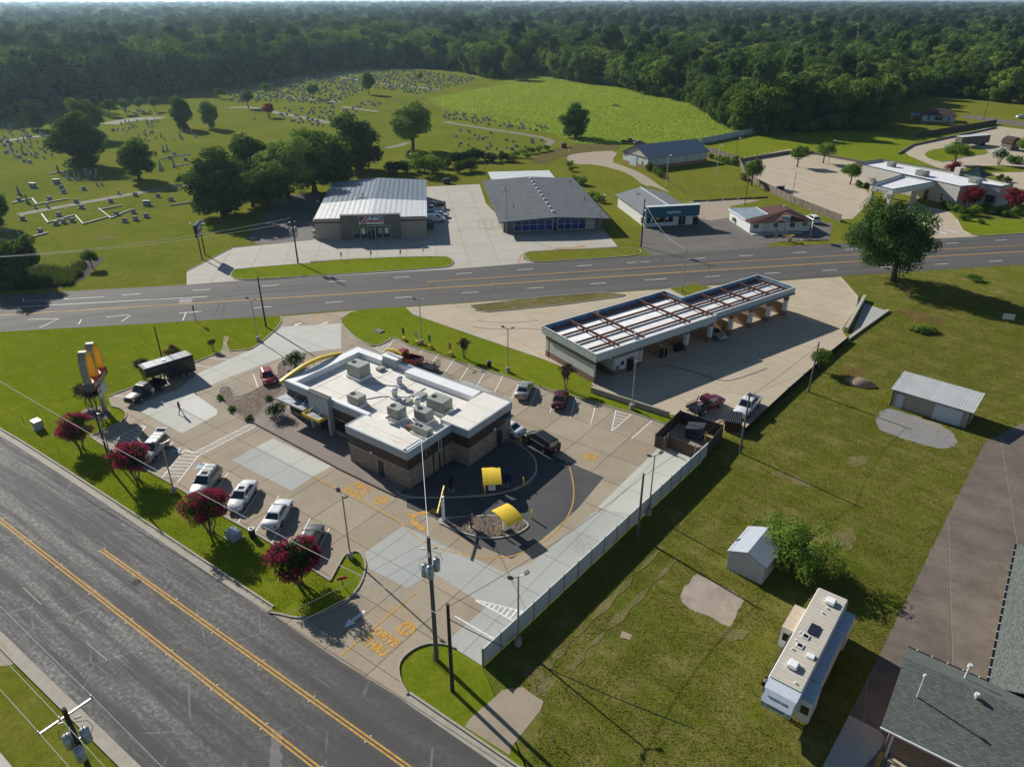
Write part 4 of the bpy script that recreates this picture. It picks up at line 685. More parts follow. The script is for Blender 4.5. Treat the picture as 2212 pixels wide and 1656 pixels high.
# ---------- grey-roofed shop ----------
S=thing('vacant_shop','wide vacant shop with grey low gable roof and blue glass front','shop',(-2.0,164.2,0),R(7.2))
part(S,'wall',M_taupe,box=(0,23.3,0,39,0,3.0)); gableroof(S,-1.2,24.3,-3.0,39.6,3.25,4.0,M_gsh,th=.28); part(S,'end_wall',M_white,bar=((11.6,.1,3.1),(11.6,.11,3.75),.1,.1))
MB().loft([[(-.9,y,2.98),(11.6,y,3.66),(24.0,y,2.98)] for y in (-.02,.1)],True).build('gable_infill',M_white,S)
window(S,(2.5,0),(11.5,0),.25,2.85,(0,-1),[M_blu_gl],M_white,5,2,fw=.09); window(S,(12.6,0),(19.2,0),.25,2.85,(0,-1),[M_blu_gl],M_white,4,2,fw=.09); window(S,(19.2,0),(21.3,0),.25,2.85,(0,-1),[plain('boarded_pane',(.42,.40,.36),.6)],M_white,2,2,fw=.09); door(S,(11.6,0),(12.5,0),.1,2.2,(0,-1),M_glass); part(S,'transom',M_blu_gl,box=(11.65,12.45,-.03,.0,2.3,2.85))
part(S,'corner_post',M_white,box=[(-.05,.12,-.1,0,0,3.0)]); part(S,'downpipe',M_grey,box=(-.12,-.02,.4,.5,0,3.0))
for i in range(10): part(S,'roof_vent',M_white,cyl=[(11.7,1.5+i*3.9,3.85,4.25,.28,.28,10),(11.7,1.5+i*3.9,4.2,4.4,.42,.3,10)])
for x,y in ((3.4,8),(3.6,26),(22,14),(22,33)): part(S,'flue',M_black,cyl=(x,y,3.2,4.3,.1,.1,8))
part(S,'rear_canopy',RB_wht,box=(1.5,19.5,42,52,2.9,3.0)); 
for x in (1.8,10.5,19.2):
    for y in (42.3,51.7): part(S,'canopy_post',M_grey,cyl=(x,y,0,2.9,.08,.08,8))
# ---------- phone shop ----------
S=thing('phone_shop','white phone shop with grey gable roof and deep blue fascia sign','shop',(31.0,168.6,0),R(11.5))
part(S,'wall',M_white,box=(.2,12.2,0,19.5,0,2.9)); gableroof(S,-.4,12.9,.6,20.2,3.0,4.6,plain('grey_shingle',(.15,.165,.175),.95,0,.2,1),th=.15); part(S,'ridge_cap',M_white,box=(6.1,6.4,.6,20.2,4.55,4.66))
MB().loft([[(.2,y,2.9),(6.25,y,4.45),(12.2,y,2.9)] for y in (18.9,19.5)]).build('gable_wall',M_wood,S)
M_vz=plain('teal_blue_fascia',(.012,.105,.165),.5,.1,.06); part(S,'fascia_sign',M_vz,box=(-.1,13.0,-1.5,-.2,2.55,5.0)); part(S,'fascia_cap',M_white,box=(-.15,13.05,-1.55,-.15,5.0,5.08)); part(S,'soffit',M_white,box=(0,12.9,-1.4,0,2.5,2.56))
letters(S,'verizon',1.15,M_white,(6.5,-1.53,3.65),(R(90),0,0),.02,.03)
window(S,(.6,0),(7.2,0),.9,2.45,(0,-1),plain('shop_glass_dark',(.015,.012,.014),.1),M_white,3); door(S,(8.6,0),(9.4,0),.1,2.4,(0,-1),M_glass); door(S,(9.5,0),(10.3,0),.1,2.4,(0,-1),M_glass); part(S,'poster',M_yel,box=[(3.0,3.8,-.05,-.03,1.6,2.2)]); part(S,'poster',M_white,box=[(1.5,2.1,-.05,-.03,1.2,1.9),(5.4,6.0,-.05,-.03,1.4,2.1)])
for x,y in ((3.4,15.5),(3.9,15.6)): part(S,'flue',M_white,cyl=(x,y,3.8,4.9,.12,.12,8))
part(S,'meter_box',M_grey,box=(-.5,0,.4,.9,.8,2.2)); part(S,'bin_store',M_black,box=(12.4,13.8,.3,2.0,0,1.6))
# ---------- red-roofed shop ----------
S=thing('roadside_shop','low white roadside shop with brown hip roof and flat patched roof','shop',(54.4,163.6,0),R(7.8))
part(S,'wall',M_white,box=(0,14.6,0,11.6,0,2.45)); part(S,'flat_roof',plain('patched_roof',(.22,.29,.33),.8,0,.35,.5),box=(-.4,6.6,1.9,12.0,2.5,2.72)); part(S,'roof_trim',M_white,box=[(-.5,6.7,11.9,12.05,2.45,2.78),(-.5,-.38,1.9,12.05,2.45,2.78),(6.55,6.75,1.9,12.0,2.45,2.82)])
MB().add([(-.6,-.8,2.45),(15.2,-.8,2.45),(15.2,12.2,2.45),(6.6,12.2,2.45),(6.6,1.9,2.75),(-.6,1.9,2.75),(10.6,8.0,4.3),(10.6,3.4,4.3),(.4,1.2,2.95)],[(0,1,7,8),(1,2,6,7),(2,3,6),(3,4,7,6),(4,5,8,7),(5,0,8)]).build('hip_roof',M_bsh,S)
MB().add([(5.2,-.9,2.5),(13.6,-.9,2.5),(9.4,-.7,3.9),(9.4,3.0,3.95)],[(0,1,2),(1,3,2),(0,2,3)]).build('gable_dormer',M_bsh,S)
for x0,x1,z0 in ((.8,2.0,1.1),(5.6,6.7,1.2),(9.6,10.8,1.0),(12.6,13.8,1.2)): window(S,(x0,0),(x1,0),z0,2.1,(0,-1),M_glass,M_white,2)
door(S,(3.6,0),(4.4,0),.15,2.2,(0,-1),M_white); part(S,'porch',C_grey,box=(0,12,-1.9,0,0,.22)); part(S,'roof_vent',M_white,cyl=(10.6,6.0,4.15,4.55,.2,.2,8)); part(S,'wall_unit',M_ac,box=(-.6,0,8.2,9.0,.6,1.4))
# ---------- barn ----------
S=thing('metal_barn','long weathered white barn with blue-grey metal gable roof and brick base','barn',(42.5,233.5,0),R(29))
part(S,'brick_base',plain('orange_brick',(.33,.17,.10),.9,0,.3,1),box=(-.05,24.6,-.05,12.9,0,1.1)); part(S,'wall',plain('faded_white_siding',(.50,.52,.50),.7,0,.2,.5),box=(0,24.5,0,12.8,1.1,3.5))
gableroof(S,-.5,25,-.7,13.5,3.4,6.6,RB_blu,'x',.1); MB().loft([[(x,0,3.5),(x,6.4,6.4),(x,12.8,3.5)] for x in (0,.2)]).build('gable_wall',plain('gable_tan',(.45,.41,.34),.8),S)
for i in range(12): part(S,'siding_panel',plain('siding_panel_%d'%(i%3),((.52,.54,.53),(.44,.48,.50),(.55,.53,.47))[i%3],.6),box=(.05+i*2.04,2.06+i*2.04,-.04,0,1.12,3.42))
door(S,(0,2.2),(0,3.1),0,2.2,(-1,0),M_grey); part(S,'sliding_door',plain('pale_blue_door',(.42,.50,.53),.6),box=(-.12,0,5.5,9.0,.1,3.2)); part(S,'door_rail',M_dark,box=(-.2,0,1.0,12.6,3.4,3.55))
# ---------- diner ----------
S=thing('diner','long white limestone diner with flat white roof and drive-up canopy','diner',(108.5,192.2,0),R(-60.7))
DP=[(-26.5,5.6),(-26.5,17.0),(0,19.5),(12,17.6),(12,12.2),(8.8,11.6),(6.8,3.2),(0,3.6),(-10,3.8)]
MB().prism(DP,0,4.4).build('wall',M_ston2,S); MB().prism(off(DP,-.3),4.4,4.5).build('roof_deck',plain('bright_membrane',(.66,.67,.68),.6,0,.1,.4),S)
def ringwall(t,poly,w_,z0,z1,m,nm='parapet'):
    q=off(poly,-w_); n=len(poly)
    MB().loft([[(*poly[i%n],z0),(*poly[i%n],z1),(*q[i%n],z1),(*q[i%n],z0)] for i in range(n+1)],False).build(nm,m,t)
ringwall(S,DP,.35,4.4,5.1,M_ston2); ringwall(S,off(DP,.06),.45,5.1,5.2,plain('dark_green_coping',(.02,.05,.05),.5),'coping')
CPY=[(-10,3.7),(-6.2,-14.6),(.3,-14.4),(0,3.5)]; MB().prism(CPY,3.7,4.4).build('canopy_roof',M_white,S); ringwall(S,CPY,.4,4.4,5.0,M_white); ringwall(S,off(CPY,.05),.5,5.0,5.08,MATS['dark_green_coping'],'coping'); MB().prism(off(CPY,-.45),4.4,4.46).build('canopy_membrane',MATS['bright_membrane'],S)
for x,y in ((-5.8,-14.0),(-.4,-13.8),(-8,-4),(-.4,-4)): part(S,'canopy_pillar',M_ston2,box=(x-.5,x+.5,y-.5,y+.5,0,3.7))
part(S,'script_sign',M_dark,tube=[([(-5.2+i*.12,-14.85,4.2+.38*math.sin(i*1.1)*(1 if i%7 else 1.5)) for i in range(38)],.05,5),([(-5.4,-14.85,3.7),(-5.0,-14.85,5.0)],.07,5),([(-.9,-14.85,4.3),(-.4,-14.85,4.9)],.05,5)])
window(S,(2.2,3.48),(4.6,3.35),.8,2.6,(0,-1),None,M_white,3,2); window(S,(9.4,11.5),(11.4,11.9),.8,2.6,(.2,-1),None,M_dark,2); window(S,(7.5,5.5),(8.2,8.5),.8,2.6,(.95,-.25),None,M_dark,2); door(S,(-2.4,3.55),(-1.2,3.55),0,2.5,(0,-1),M_dark)
for x,y,s_ in ((-20,13,1.0),(-8,9.5,1.4),(4.5,13.5,1.3)): part(S,'rooftop_cabinet',M_ac,.03,box=[(x-s_,x+s_,y-s_*.8,y+s_*.8,4.5,5.9),(x-s_*.6,x+s_*.6,y-s_*.9,y-s_*.8,4.8,5.6)])
part(S,'chimney',M_ston2,box=(-4.2,-2.6,17.6,19.0,4.4,6.6)); 
tw=[(-1.5,18.5),(-1.5,22.3),(2.6,22.0),(2.6,18.2)]; MB().prism(tw,0,5.4).build('tower',M_white,S); MB().add([(-2.6,17.4,5.3),(3.7,17.1,5.3),(3.7,23.1,5.3),(-2.6,23.4,5.3),(.5,20.3,7.1)],[(0,1,4),(1,2,4),(2,3,4),(3,0,4)]).build('tower_roof',RB_grn,S)
for i in range(12): f=i/12; part(S,'roof_rib',MATS['dark_green_coping'],bar=((-2.6+6.3*f,17.42-.3*f,5.34),(.5+(.3*(f-.5)),20.2,7.08),.06,.08))
# ---------- far house ----------
S=thing('house','white bungalow with brown hip roof and blue shutters under trees','house',(*P(1990,262).xy,0),R(-22))
part(S,'wall',plain('cream_wall',(.55,.55,.48),.8),box=(0,13,0,9,0,2.7)); MB().add([(-.8,-.8,2.7),(13.8,-.8,2.7),(13.8,9.8,2.7),(-.8,9.8,2.7),(4.5,4.5,5.2),(8.8,4.5,5.2)],[(0,1,5,4),(1,2,5),(2,3,4,5),(3,0,4)]).build('roof',M_dsh,S)
M_bl=plain('blue_trim',(.06,.22,.34),.6); window(S,(5,0),(8,0),.8,2.2,(0,-1),None,M_bl,3,2); window(S,(13,3),(13,4.4),.8,2.2,(1,0),None,M_bl,1)
for x in (2.2,): part(S,'shutter',M_bl,box=(x,x+.9,-.08,0,.6,2.3))
door(S,(10,0),(10.9,0),0,2.2,(0,-1),M_bl); part(S,'porch_roof',M_bl,box=(-4,0,1,6,2.4,2.55)); part(S,'porch_post',M_white,box=[(-3.9,-3.7,1.1,1.3,0,2.4),(-3.9,-3.7,5.7,5.9,0,2.4)])
S=thing('garden_shed','tiny white and blue garden shed beside the wood','shed',(*P(1898,262).xy,0),R(-10)); part(S,'wall',M_white,box=(-1.2,1.2,-1,1,0,2)); gableroof(S,-1.4,1.4,-1.2,1.2,2,2.9,M_bl)
S=thing('box_trailer','long grey box trailer parked on grass behind the diner','trailer',(*P(2097,315).xy,0),R(21)); part(S,'body',plain('grey_trailer',(.13,.115,.105),.7),box=(-7,7,-1.4,1.4,.9,3.6)); part(S,'roof',M_white,box=(-7.02,7.02,-1.42,1.42,3.6,3.68)); part(S,'wheel',M_rub,box=[(3,5.5,-1.3,-1.0,0,.95),(3,5.5,1.0,1.3,0,.95)]); part(S,'landing_leg',M_dark,box=[(-5,-4.8,-1,-.8,0,.9),(-5,-4.8,.8,1,0,.9)])
S=thing('barn_shed','brown gambrel-roofed barn shed at the right edge','shed',(*P(2180,323).xy,0),R(20)); part(S,'wall',M_wood,box=(-2.2,2.2,-2,2,0,2.6)); MB().loft([[(-2.5,y,2.4),(-1.9,y,3.7),(0,y,4.5),(1.9,y,3.7),(2.5,y,2.4)] for y in (-2.2,2.2)]).build('roof',M_dsh,S)
# ---------- garage, shed ----------
S=thing('steel_garage','small beige steel garage with white mono-pitch roof and roller door','garage',(50.0,83.7,0),R(-41.3))
part(S,'wall',RB_wall,box=(0,9.0,0,4.6,0,2.35)); MB().loft([[(x,0,2.35),(x,4.6,2.35),(x,4.6,3.0)] for x in (0,9.0)]).build('gable_wall',RB_wall,S); MB().loft([[(x,-.35,2.45),(x,4.8,3.1),(x,4.8,3.18),(x,-.35,2.53)] for x in (-.3,9.3)]).build('roof',ribmat('pale_rib_roof',(.60,.60,.56),.3,.03,0),S)
for i in range(30): part(S,'roof_rib',M_membw,bar=((-.3+i*.33,-.35,2.545),(-.3+i*.33,4.8,3.195),.035,.03))
part(S,'trim',M_dark,box=[(-.06,9.06,-.04,.0,2.25,2.36),(-.06,.06,-.05,.05,0,2.35),(8.94,9.06,-.05,.05,0,2.35)]); door(S,(.45,0),(1.4,0),0,2.05,(0,-1),plain('pale_door',(.50,.54,.58),.5)); part(S,'roller_door',plain('roller_white',(.52,.55,.60),.5),box=(5.0,8.2,-.05,0,0,2.15)); part(S,'mast',M_grey,tube=([(-.2,2.6,0),(-.2,2.6,4.3)],.04,6))
S=thing('storage_shed','small white ribbed metal shed with gable roof under branches','shed',(20.2,52.6,0),R(-40.1))
part(S,'wall',RB_shed,box=(0,3.5,0,4.5,.0,2.1)); MB().loft([[(0,y,2.1),(1.75,y,2.85),(3.5,y,2.1)] for y in (0,4.5)]).build('gable_wall',RB_shed,S); gableroof(S,-.15,3.65,-.1,4.6,2.12,2.95,plain('shed_roof',(.36,.40,.43),.5,.2,.08),th=.05); part(S,'edge_trim',M_rust,bar=[((-.15,-.11,2.1),(1.75,-.11,2.93),.02,.04),((1.75,-.11,2.93),(3.65,-.11,2.1),.02,.04)])
for i in range(7): part(S,'siding_lap',M_white,box=(-.015,3.515,-.02,-.001,.25+i*.27,.27+i*.27))
# ---------- corner building with shingle roofs ----------
S=thing('shingled_building','long L-shaped building with grey-green shingle roofs and brick walls','building',(27.1,35.0,0),R(-36.8))
brk=brickmat('brown_brick',(.20,.10,.055),(.30,.17,.095),(.30,.26,.21),.24,.085,.014,.9,.5); part(S,'wall',brk,box=[(.3,20,-1.4,6.0,0,2.7)]); part(S,'wall',brk,box=(6.0,18,6.0,26,0,2.68))
MB().loft([[(.3,-1.4,2.7),(.3,3.1,4.6),(.3,6.0,2.7)],[(.5,-1.4,2.7),(.5,3.1,4.6),(.5,6.0,2.7)]]).build('gable_wall',brk,S)
def slope(t,pts,m,nm='roof',th=.1):                      # roof plane in its own frame so that the shingle courses follow it
    a=Vector(pts[0]);x=(Vector(pts[1])-a).normalized(); n=x.cross(Vector(pts[-1])-a).normalized(); y=n.cross(x); M_=Matrix((x,y,n)).transposed().to_4x4(); M_.translation=a; inv=M_.inverted()
    L=[inv@Vector(p) for p in pts]; o=MB().prism([(p.x,p.y) for p in L],-th,0).build(nm,m,t); o.matrix_local=M_; return o
slope(S,[(-.3,-2.0,2.75),(20,-2.0,2.75),(20,3.1,5.0),(-.3,3.1,5.0)],M_shin); slope(S,[(20,6.6,2.95),(-.3,6.6,2.95),(-.3,3.1,5.0),(20,3.1,5.0)],M_shin)
slope(S,[(5.2,26,2.8),(5.2,6.3,2.8),(12,6.3,5.2),(12,26,5.2)],M_shin); slope(S,[(18.6,4,2.8),(18.6,26,2.8),(12,26,5.2),(12,4,5.2)],M_shin)
part(S,'gutter',M_white,box=[(-.35,20,-2.12,-2.0,2.66,2.8)]); part(S,'gutter',M_black,box=[(-.3,5.2,6.6,6.72,2.84,2.96),(5.05,5.2,6.72,26,2.7,2.82)])
for i in range(17): part(S,'gutter_bracket',M_white,box=(5.0,5.22,7.2+i*1.1,7.28+i*1.1,2.82,2.86))
for i in range(5): part(S,'gutter_bracket',M_white,box=(.3+i*1.05,.36+i*1.05,6.58,6.76,2.96,3.0))
part(S,'downpipe',M_white,box=(.5,.62,-1.95,-1.83,0,2.7))
for x,y,h in ((3.6,4.6,.9),(4.4,2.5,.55)): part(S,'flue',M_white,cyl=[(x,y,4.0,4.5+h,.09,.09,8),(x,y,4.4+h,4.65+h,.17,.15,8)])
part(S,'service_mast',M_white,tube=[([(1.15,.9,3.9),(1.15,.9,6.2)],.05,8)],cyl=[(1.15,.9,6.1,6.3,.12,.08,8)])
# ---------- fifth-wheel travel trailer ----------
QT=Q(2230,1700); f0=P(1691,1486,3.7); r0=P(1800,1281,3.7); hd=ang(r0,f0); ctr=(f0+r0)/2
V=thing('travel_trailer','long white fifth-wheel travel trailer with slide-outs parked on the grass','trailer',(ctr.x,ctr.y,0),hd)
LR=(f0-r0).length/2; M_rvw=plain('trailer_white',(.62,.61,.58),.4,0,.05,1); M_rvr=plain('trailer_roof',(.46,.42,.35),.7,0,.12,.7)
MB().loft([[(x,-1.22,zb),(x,1.22,zb),(x,1.22,3.55),(x,1.1,3.68),(x,-1.1,3.68),(x,-1.22,3.55)] for x,zb in ((-LR,.75),(LR-3.2,.75),(LR-2.9,1.75),(LR-.5,1.75))]).build('body',M_rvw,V)
MB().loft([[(LR-.5,y,1.75),(LR-.5,y,3.6),(LR+.35,y*.97,3.35),(LR+.95,y*.9,2.6),(LR+.8,y*.85,1.95)] for y in (-1.2,-.6,0,.6,1.2)]).build('front_cap',plain('cap_white',(.55,.60,.64),.3,.1,.06),V)
MB().add([(LR+.62,-.75,3.05),(LR+.62,.75,3.05),(LR+.985,.62,2.35),(LR+.985,-.62,2.35)],[(0,1,2,3)]).build('front_graphic',plain('cap_slate',(.12,.16,.19),.3),V,flip=False)
for s_ in (-1,1): MB().add([(LR-.3,s_*1.22,3.58),(LR+.4,s_*1.18,3.34),(LR+1.0,s_*1.0,2.5),(LR+.9,s_*.86,2.1),(LR+.5,s_*.98,3.0)],[(0,1,2,3,4)]).build('cap_stripe',M_black,V,flip=False)
MB().box(-LR+.05,LR-.5,-1.15,1.15,3.68,3.71).build('roof',M_rvr,V)
for i in range(27): MB().box(-LR+.3+i*.42,-LR+.32+i*.42,-1.13,1.13,3.71,3.716).build('roof_seam',plain('seam_grey',(.3,.27,.22),.8),V)
part(V,'cap_lettering',M_white,bar=[((LR+.66,-.62+.1*i,3.01),(LR+.68,-.62+.1*i,2.94),.06,.012) for i in range(13) if i!=7])
for x0,x1,s_,dd,zt in ((-3.4,-.4,-1,1.0,3.1),(-5.2,-3.0,1,.9,3.1),(-2.9,1.4,1,.75,3.1),(1.5,3.3,1,.75,3.1),(3.5,5.5,1,.9,3.1)):
    y0,y1=(1.22,1.22+dd) if s_>0 else (-1.22-dd,-1.22)
    t=MB().box(x0,x1,y0,y1,1.0,zt).build('slide_out',M_rvw,V,.02); MB().box(x0-.03,x1+.03,y0,y1,zt,zt+.04).build('slide_roof',plain('slide_roof_blue',(.36,.42,.46),.5) if s_>0 else plain('slide_roof_tan',(.52,.42,.31),.6),t)
    yy=y1+.005 if s_>0 else y0-.005; MB().add([(x1+.006,(y0+y1)/2-.3,1.8),(x1+.006,(y0+y1)/2+.3,1.8),(x1+.006,(y0+y1)/2+.3,2.6),(x1+.006,(y0+y1)/2-.3,2.6)],[(0,1,2,3)]).build('slide_window',M_glass,t,flip=False)
for x,y in ((-4.7,.15),(3.6,-.1)): part(V,'air_conditioner',M_membw,.08,box=(x-.42,x+.42,y-.38,y+.38,3.71,4.05))
part(V,'solar_panel',plain('solar_blue',(.012,.016,.03),.15),box=(-1.5,-.3,-.35,.4,3.78,3.82))
for i in range(5): part(V,'solar_line',M_grey,box=(-1.5+.24*i,-1.485+.24*i,-.34,.39,3.82,3.824))
for x,y in ((.15,-.3),(1.35,-.35)): part(V,'roof_hatch',M_membw,box=(x-.26,x+.26,y-.26,y+.26,3.71,3.8)); part(V,'hatch_lid',M_black,box=(x-.17,x+.17,y-.17,y+.17,3.8,3.83))
part(V,'skylight',M_membw,.04,box=(1.6,2.15,.35,.95,3.71,3.85))
for x,y in ((-3.9,.1),(-3.2,-.05),(0,-.75),(1.0,-.75),(2.0,-.7),(3.0,-.35),(5.0,.55)): part(V,'roof_vent',M_membw,cyl=(x,y,3.71,3.86,.07,.07,8))
part(V,'entry_step',M_grey,box=[(2.6,3.3,-1.7,-1.22,.45,.52),(2.6,3.3,-2.0,-1.7,.2,.27)]); part(V,'step_leg',M_dark,box=[(2.6,2.66,-2.0,-1.22,0,.45),(3.24,3.3,-2.0,-1.22,0,.45)]); part(V,'door',M_glass,box=(2.6,3.3,-1.24,-1.22,.8,2.7)); part(V,'awning_tube',M_dark,tube=([(.2,-1.3,3.4),(5.2,-1.3,3.4)],.08,8))
for x in (-1.0,0.0,1.0):
    for s_ in (-1,1): o=part(V,'wheel',M_rub,tube=([(x,s_*.85,.38),(x,s_*1.15,.38)],.38,16)); part(o,'rim',M_rim,tube=([(x,s_*1.13,.38),(x,s_*1.16,.38)],.2,12))
part(V,'landing_leg',M_dark,box=[(LR-1.2,LR-1.05,-.8,-.65,0,1.8),(LR-1.2,LR-1.05,.65,.8,0,1.8),(-LR+1,-LR+1.1,-.9,-.8,0,.8),(-LR+1,-LR+1.1,.8,.9,0,.8)]); part(V,'king_pin',M_dark,box=(LR-.4,LR,-.25,.25,1.2,1.75))
# ================= VEHICLES =================
def lerp(a,b,t): return a+(b-a)*t
_wm={}
def wheel_mesh(r,w_):
    if (r,w_) not in _wm:
        ty=MB().tube([(0,-w_/2,0),(0,-w_*.4,0),(0,w_*.4,0),(0,w_/2,0)],[r*.93,r,r,r*.93],18).mesh('tyre',M_rub)
        rm=MB().tube([(0,w_*.45,0),(0,w_*.52,0),(0,w_*.53,0)],[r*.66,r*.62,r*.2],14).mesh('rim',M_rim); _wm[(r,w_)]=(ty,rm)
    return _wm[(r,w_)]
SP=dict(
 sedan=dict(st=[(-2.40,.72,.80,.46),(-2.32,.84,.98,.30),(-1.75,.90,1.04,.22),(-.8,.91,.98,.2),(.9,.91,.95,.2),(1.35,.90,.90,.2),(1.95,.87,.80,.22),(2.28,.80,.68,.28),(2.40,.66,.56,.36)],gh=(-1.75,-.95,.30,1.15,.94,1.43,.80,.60),wb=2.75,r=.33,np=2,tw=1.56),
 suv=dict(st=[(-2.45,.80,1.05,.5),(-2.40,.90,1.15,.36),(-1.6,.95,1.12,.28),(0,.95,1.1,.26),(1.0,.95,1.08,.26),(1.6,.93,1.02,.28),(2.2,.88,.92,.34),(2.45,.74,.78,.42)],gh=(-2.38,-2.05,.25,1.05,1.06,1.74,.85,.68),wb=2.85,r=.37,np=3,tw=1.62),
 van=dict(st=[(-2.55,.82,1.0,.45),(-2.48,.94,1.1,.3),(-1.5,.99,1.08,.24),(.2,.99,1.05,.22),(1.4,.97,1.0,.22),(2.1,.92,.86,.26),(2.48,.76,.66,.34)],gh=(-2.45,-2.2,.45,1.75,1.0,1.74,.90,.70),wb=3.05,r=.34,np=3,tw=1.7),
 cargo=dict(st=[(-2.2,.86,1.2,.4),(-2.15,.92,1.3,.3),(0,.92,1.2,.24),(1.2,.91,1.1,.24),(1.9,.86,.9,.28),(2.2,.72,.7,.36)],gh=(-2.17,-2.1,.55,1.35,1.1,1.85,.88,.78),wb=2.9,r=.33,np=1,tw=1.6),
 hatch=dict(st=[(-1.95,.76,1.0,.45),(-1.9,.84,1.06,.3),(-1.2,.87,1.02,.22),(.8,.87,.97,.2),(1.3,.86,.9,.22),(1.85,.78,.74,.28),(1.98,.62,.6,.36)],gh=(-1.88,-1.5,.2,1.05,.97,1.5,.78,.6),wb=2.5,r=.31,np=2,tw=1.5),
 pickup=dict(st=[(-.62,.95,1.12,.42),(-.3,.97,1.14,.40),(.9,.97,1.12,.38),(1.5,.97,1.10,.4),(2.3,.95,1.06,.42),(2.72,.90,.98,.46),(2.86,.80,.84,.5)],gh=(-.58,-.42,.72,1.35,1.08,1.88,.86,.70),wb=3.6,r=.41,np=2,tw=1.68,bed=(-2.9,-.62)))
def vehicle(name,label,cat,c,hd,kind,pm,group=None,bedm=None,roofm=None,rack=False,sunroof=False,gate=False,flat=False,sc=1.0,simple=False):
    S=SP[kind]; t=thing(name,label,cat,(c.x,c.y,.046 if c.z==0 else c.z),hd,group); t.scale=(sc,)*3
    rings=[[(x,-w_*.9,zb),(x,-w_,zb+.2),(x,-w_,zt-.2),(x,-w_*.97,zt-.07),(x,-w_*.84,zt),(x,0,zt+.03),(x,w_*.84,zt),(x,w_*.97,zt-.07),(x,w_,zt-.2),(x,w_,zb+.2),(x,w_*.9,zb)] for x,w_,zt,zb in S['st']]
    MB().loft(rings).build('body',pm,t,0,True)
    xr0,xr1,xf1,xf0,zb,zr,wb_,wt=S['gh']
    vb=[(xr0,-wb_,zb),(xf0,-wb_,zb),(xf0,wb_,zb),(xr0,wb_,zb)]; vt=[(xr1,-wt,zr),(xf1,-wt,zr),(xf1,wt,zr),(xr1,wt,zr)]; zc=zr+.045
    MB().add(vb+vt+[(xr1+.12,-wt*.72,zc),(xf1-.15,-wt*.72,zc),(xf1-.15,wt*.72,zc),(xr1+.12,wt*.72,zc)],[(0,1,5,4),(1,2,6,5),(2,3,7,6),(3,0,4,7),(4,5,9,8),(5,6,10,9),(6,7,11,10),(7,4,8,11),(8,9,10,11)]).build('roof',roofm or pm,t,.02)
    def pane(nm,A,Bq,C,Dq,o_):                           # A,B bottom; C,D top (C over B)
        A,Bq,C,Dq=[Vector(p) for p in (A,Bq,C,Dq)]; n=(Bq-A).cross(Dq-A).normalized()*o_
        f=lambda s_,r_: tuple((A*(1-s_)+Bq*s_)*(1-r_)+(Dq*(1-s_)+C*s_)*r_+n)
        MB().add([f(0,0),f(1,0),f(1,1),f(0,1)],[(0,1,2,3)]).build(nm,M_glass,t,flip=False)
    def sub(A,Bq,C,Dq,s0,s1,r0,r1):
        A,Bq,C,Dq=[Vector(p) for p in (A,Bq,C,Dq)]; f=lambda s_,r_:(A*(1-s_)+Bq*s_)*(1-r_)+(Dq*(1-s_)+C*s_)*r_
        return f(s0,r0),f(s1,r0),f(s1,r1),f(s0,r1)
    pane('windshield',*sub(vb[1],vb[2],vt[2],vt[1],.06,.94,.1,.93),.014); 
    if kind!='cargo': pane('rear_window',*sub(vb[3],vb[0],vt[0],vt[3],.08,.92,.2,.9),.014)
    n=S['np']
    for sd in (0,1):
        q=(vb[0],vb[1],vt[1],vt[0]) if sd==0 else (vb[2],vb[3],vt[3],vt[2])
        for i in range(n):
            s0,s1=.07+.86*i/n+.012,.07+.86*(i+1)/n-.012
            if kind=='cargo': s0,s1=(.72,.95) if sd==0 else (.05,.28)
            pane('side_window',*sub(*q,s0,s1,.2,.88),.014)
    ty,rm=wheel_mesh(S['r'],.24); hw=S['wb']/2; hx=.05 if kind!='pickup' else -.08
    for x in (-hw+hx,hw+hx):
        for s_ in (-1,1):
            o=obj('wheel',ty,t,(x,s_*(S['tw']/2+.02),S['r']),(0,0,0 if s_>0 else math.pi)); obj('rim',rm,o)
    tr=MB(); wm=max(s_[1] for s_ in S['st'])
    for x in (-hw+hx,hw+hx):
        for s_ in (-1,1):
            y=s_*(wm+.004); pts=[(x+math.cos(a)*(S['r']+.06),y,S['r']+math.sin(a)*(S['r']+.06)) for a in np.linspace(0,math.pi,9)]
            tr.add(pts+[(x-S['r']-.06,y,.3),(x+S['r']+.06,y,.3)],[tuple(range(11))])
    xf=S['st'][-1][0]; xb=S['st'][0][0] if kind!='pickup' else -2.92; zf=S['st'][-1][2]
    tr.box(xf-.04,xf+.03,-.42,.42,zf-.26,zf-.08); tr.build('trim',M_black,t,flip=False)
    wf=S['st'][-2][1]; wr=S['st'][1][1]
    for s_ in (-1,1):
        part(t,'headlight',M_lens,.015,box=(xf-.16,xf-.02,s_*(wf-.16)-.14,s_*(wf-.16)+.14,zf-.02,zf+.1)); zz=.82 if kind in('sedan','hatch') else (.95 if kind!='pickup' else .85)
        part(t,'tail_light',M_tail,.01,box=(xb-.03,xb+.1,s_*(wr-.17)-.12,s_*(wr-.17)+.12,zz-.1,zz+.1 if kind!='van' else zz+.35))
        part(t,'mirror',pm,.02,box=(xf0-.45,xf0-.28,s_*(wb_+.1)-.1,s_*(wb_+.1)+.1,zb+.02,zb+.17))
    part(t,'bumper',M_rim if kind=='pickup' else pm,.03,box=[(xf-.08,xf+.05,-wf*.85,wf*.85,.36,.56)]); part(t,'bumper',M_rim if kind=='pickup' else pm,.03,box=[(xb-.06,xb+.06,-wr*.85,wr*.85,.38,.58)]); part(t,'licence_plate',M_white,box=(xb-.075,xb-.061,-.16,.16,.6 if kind!='pickup' else .42,.72 if kind!='pickup' else .54))
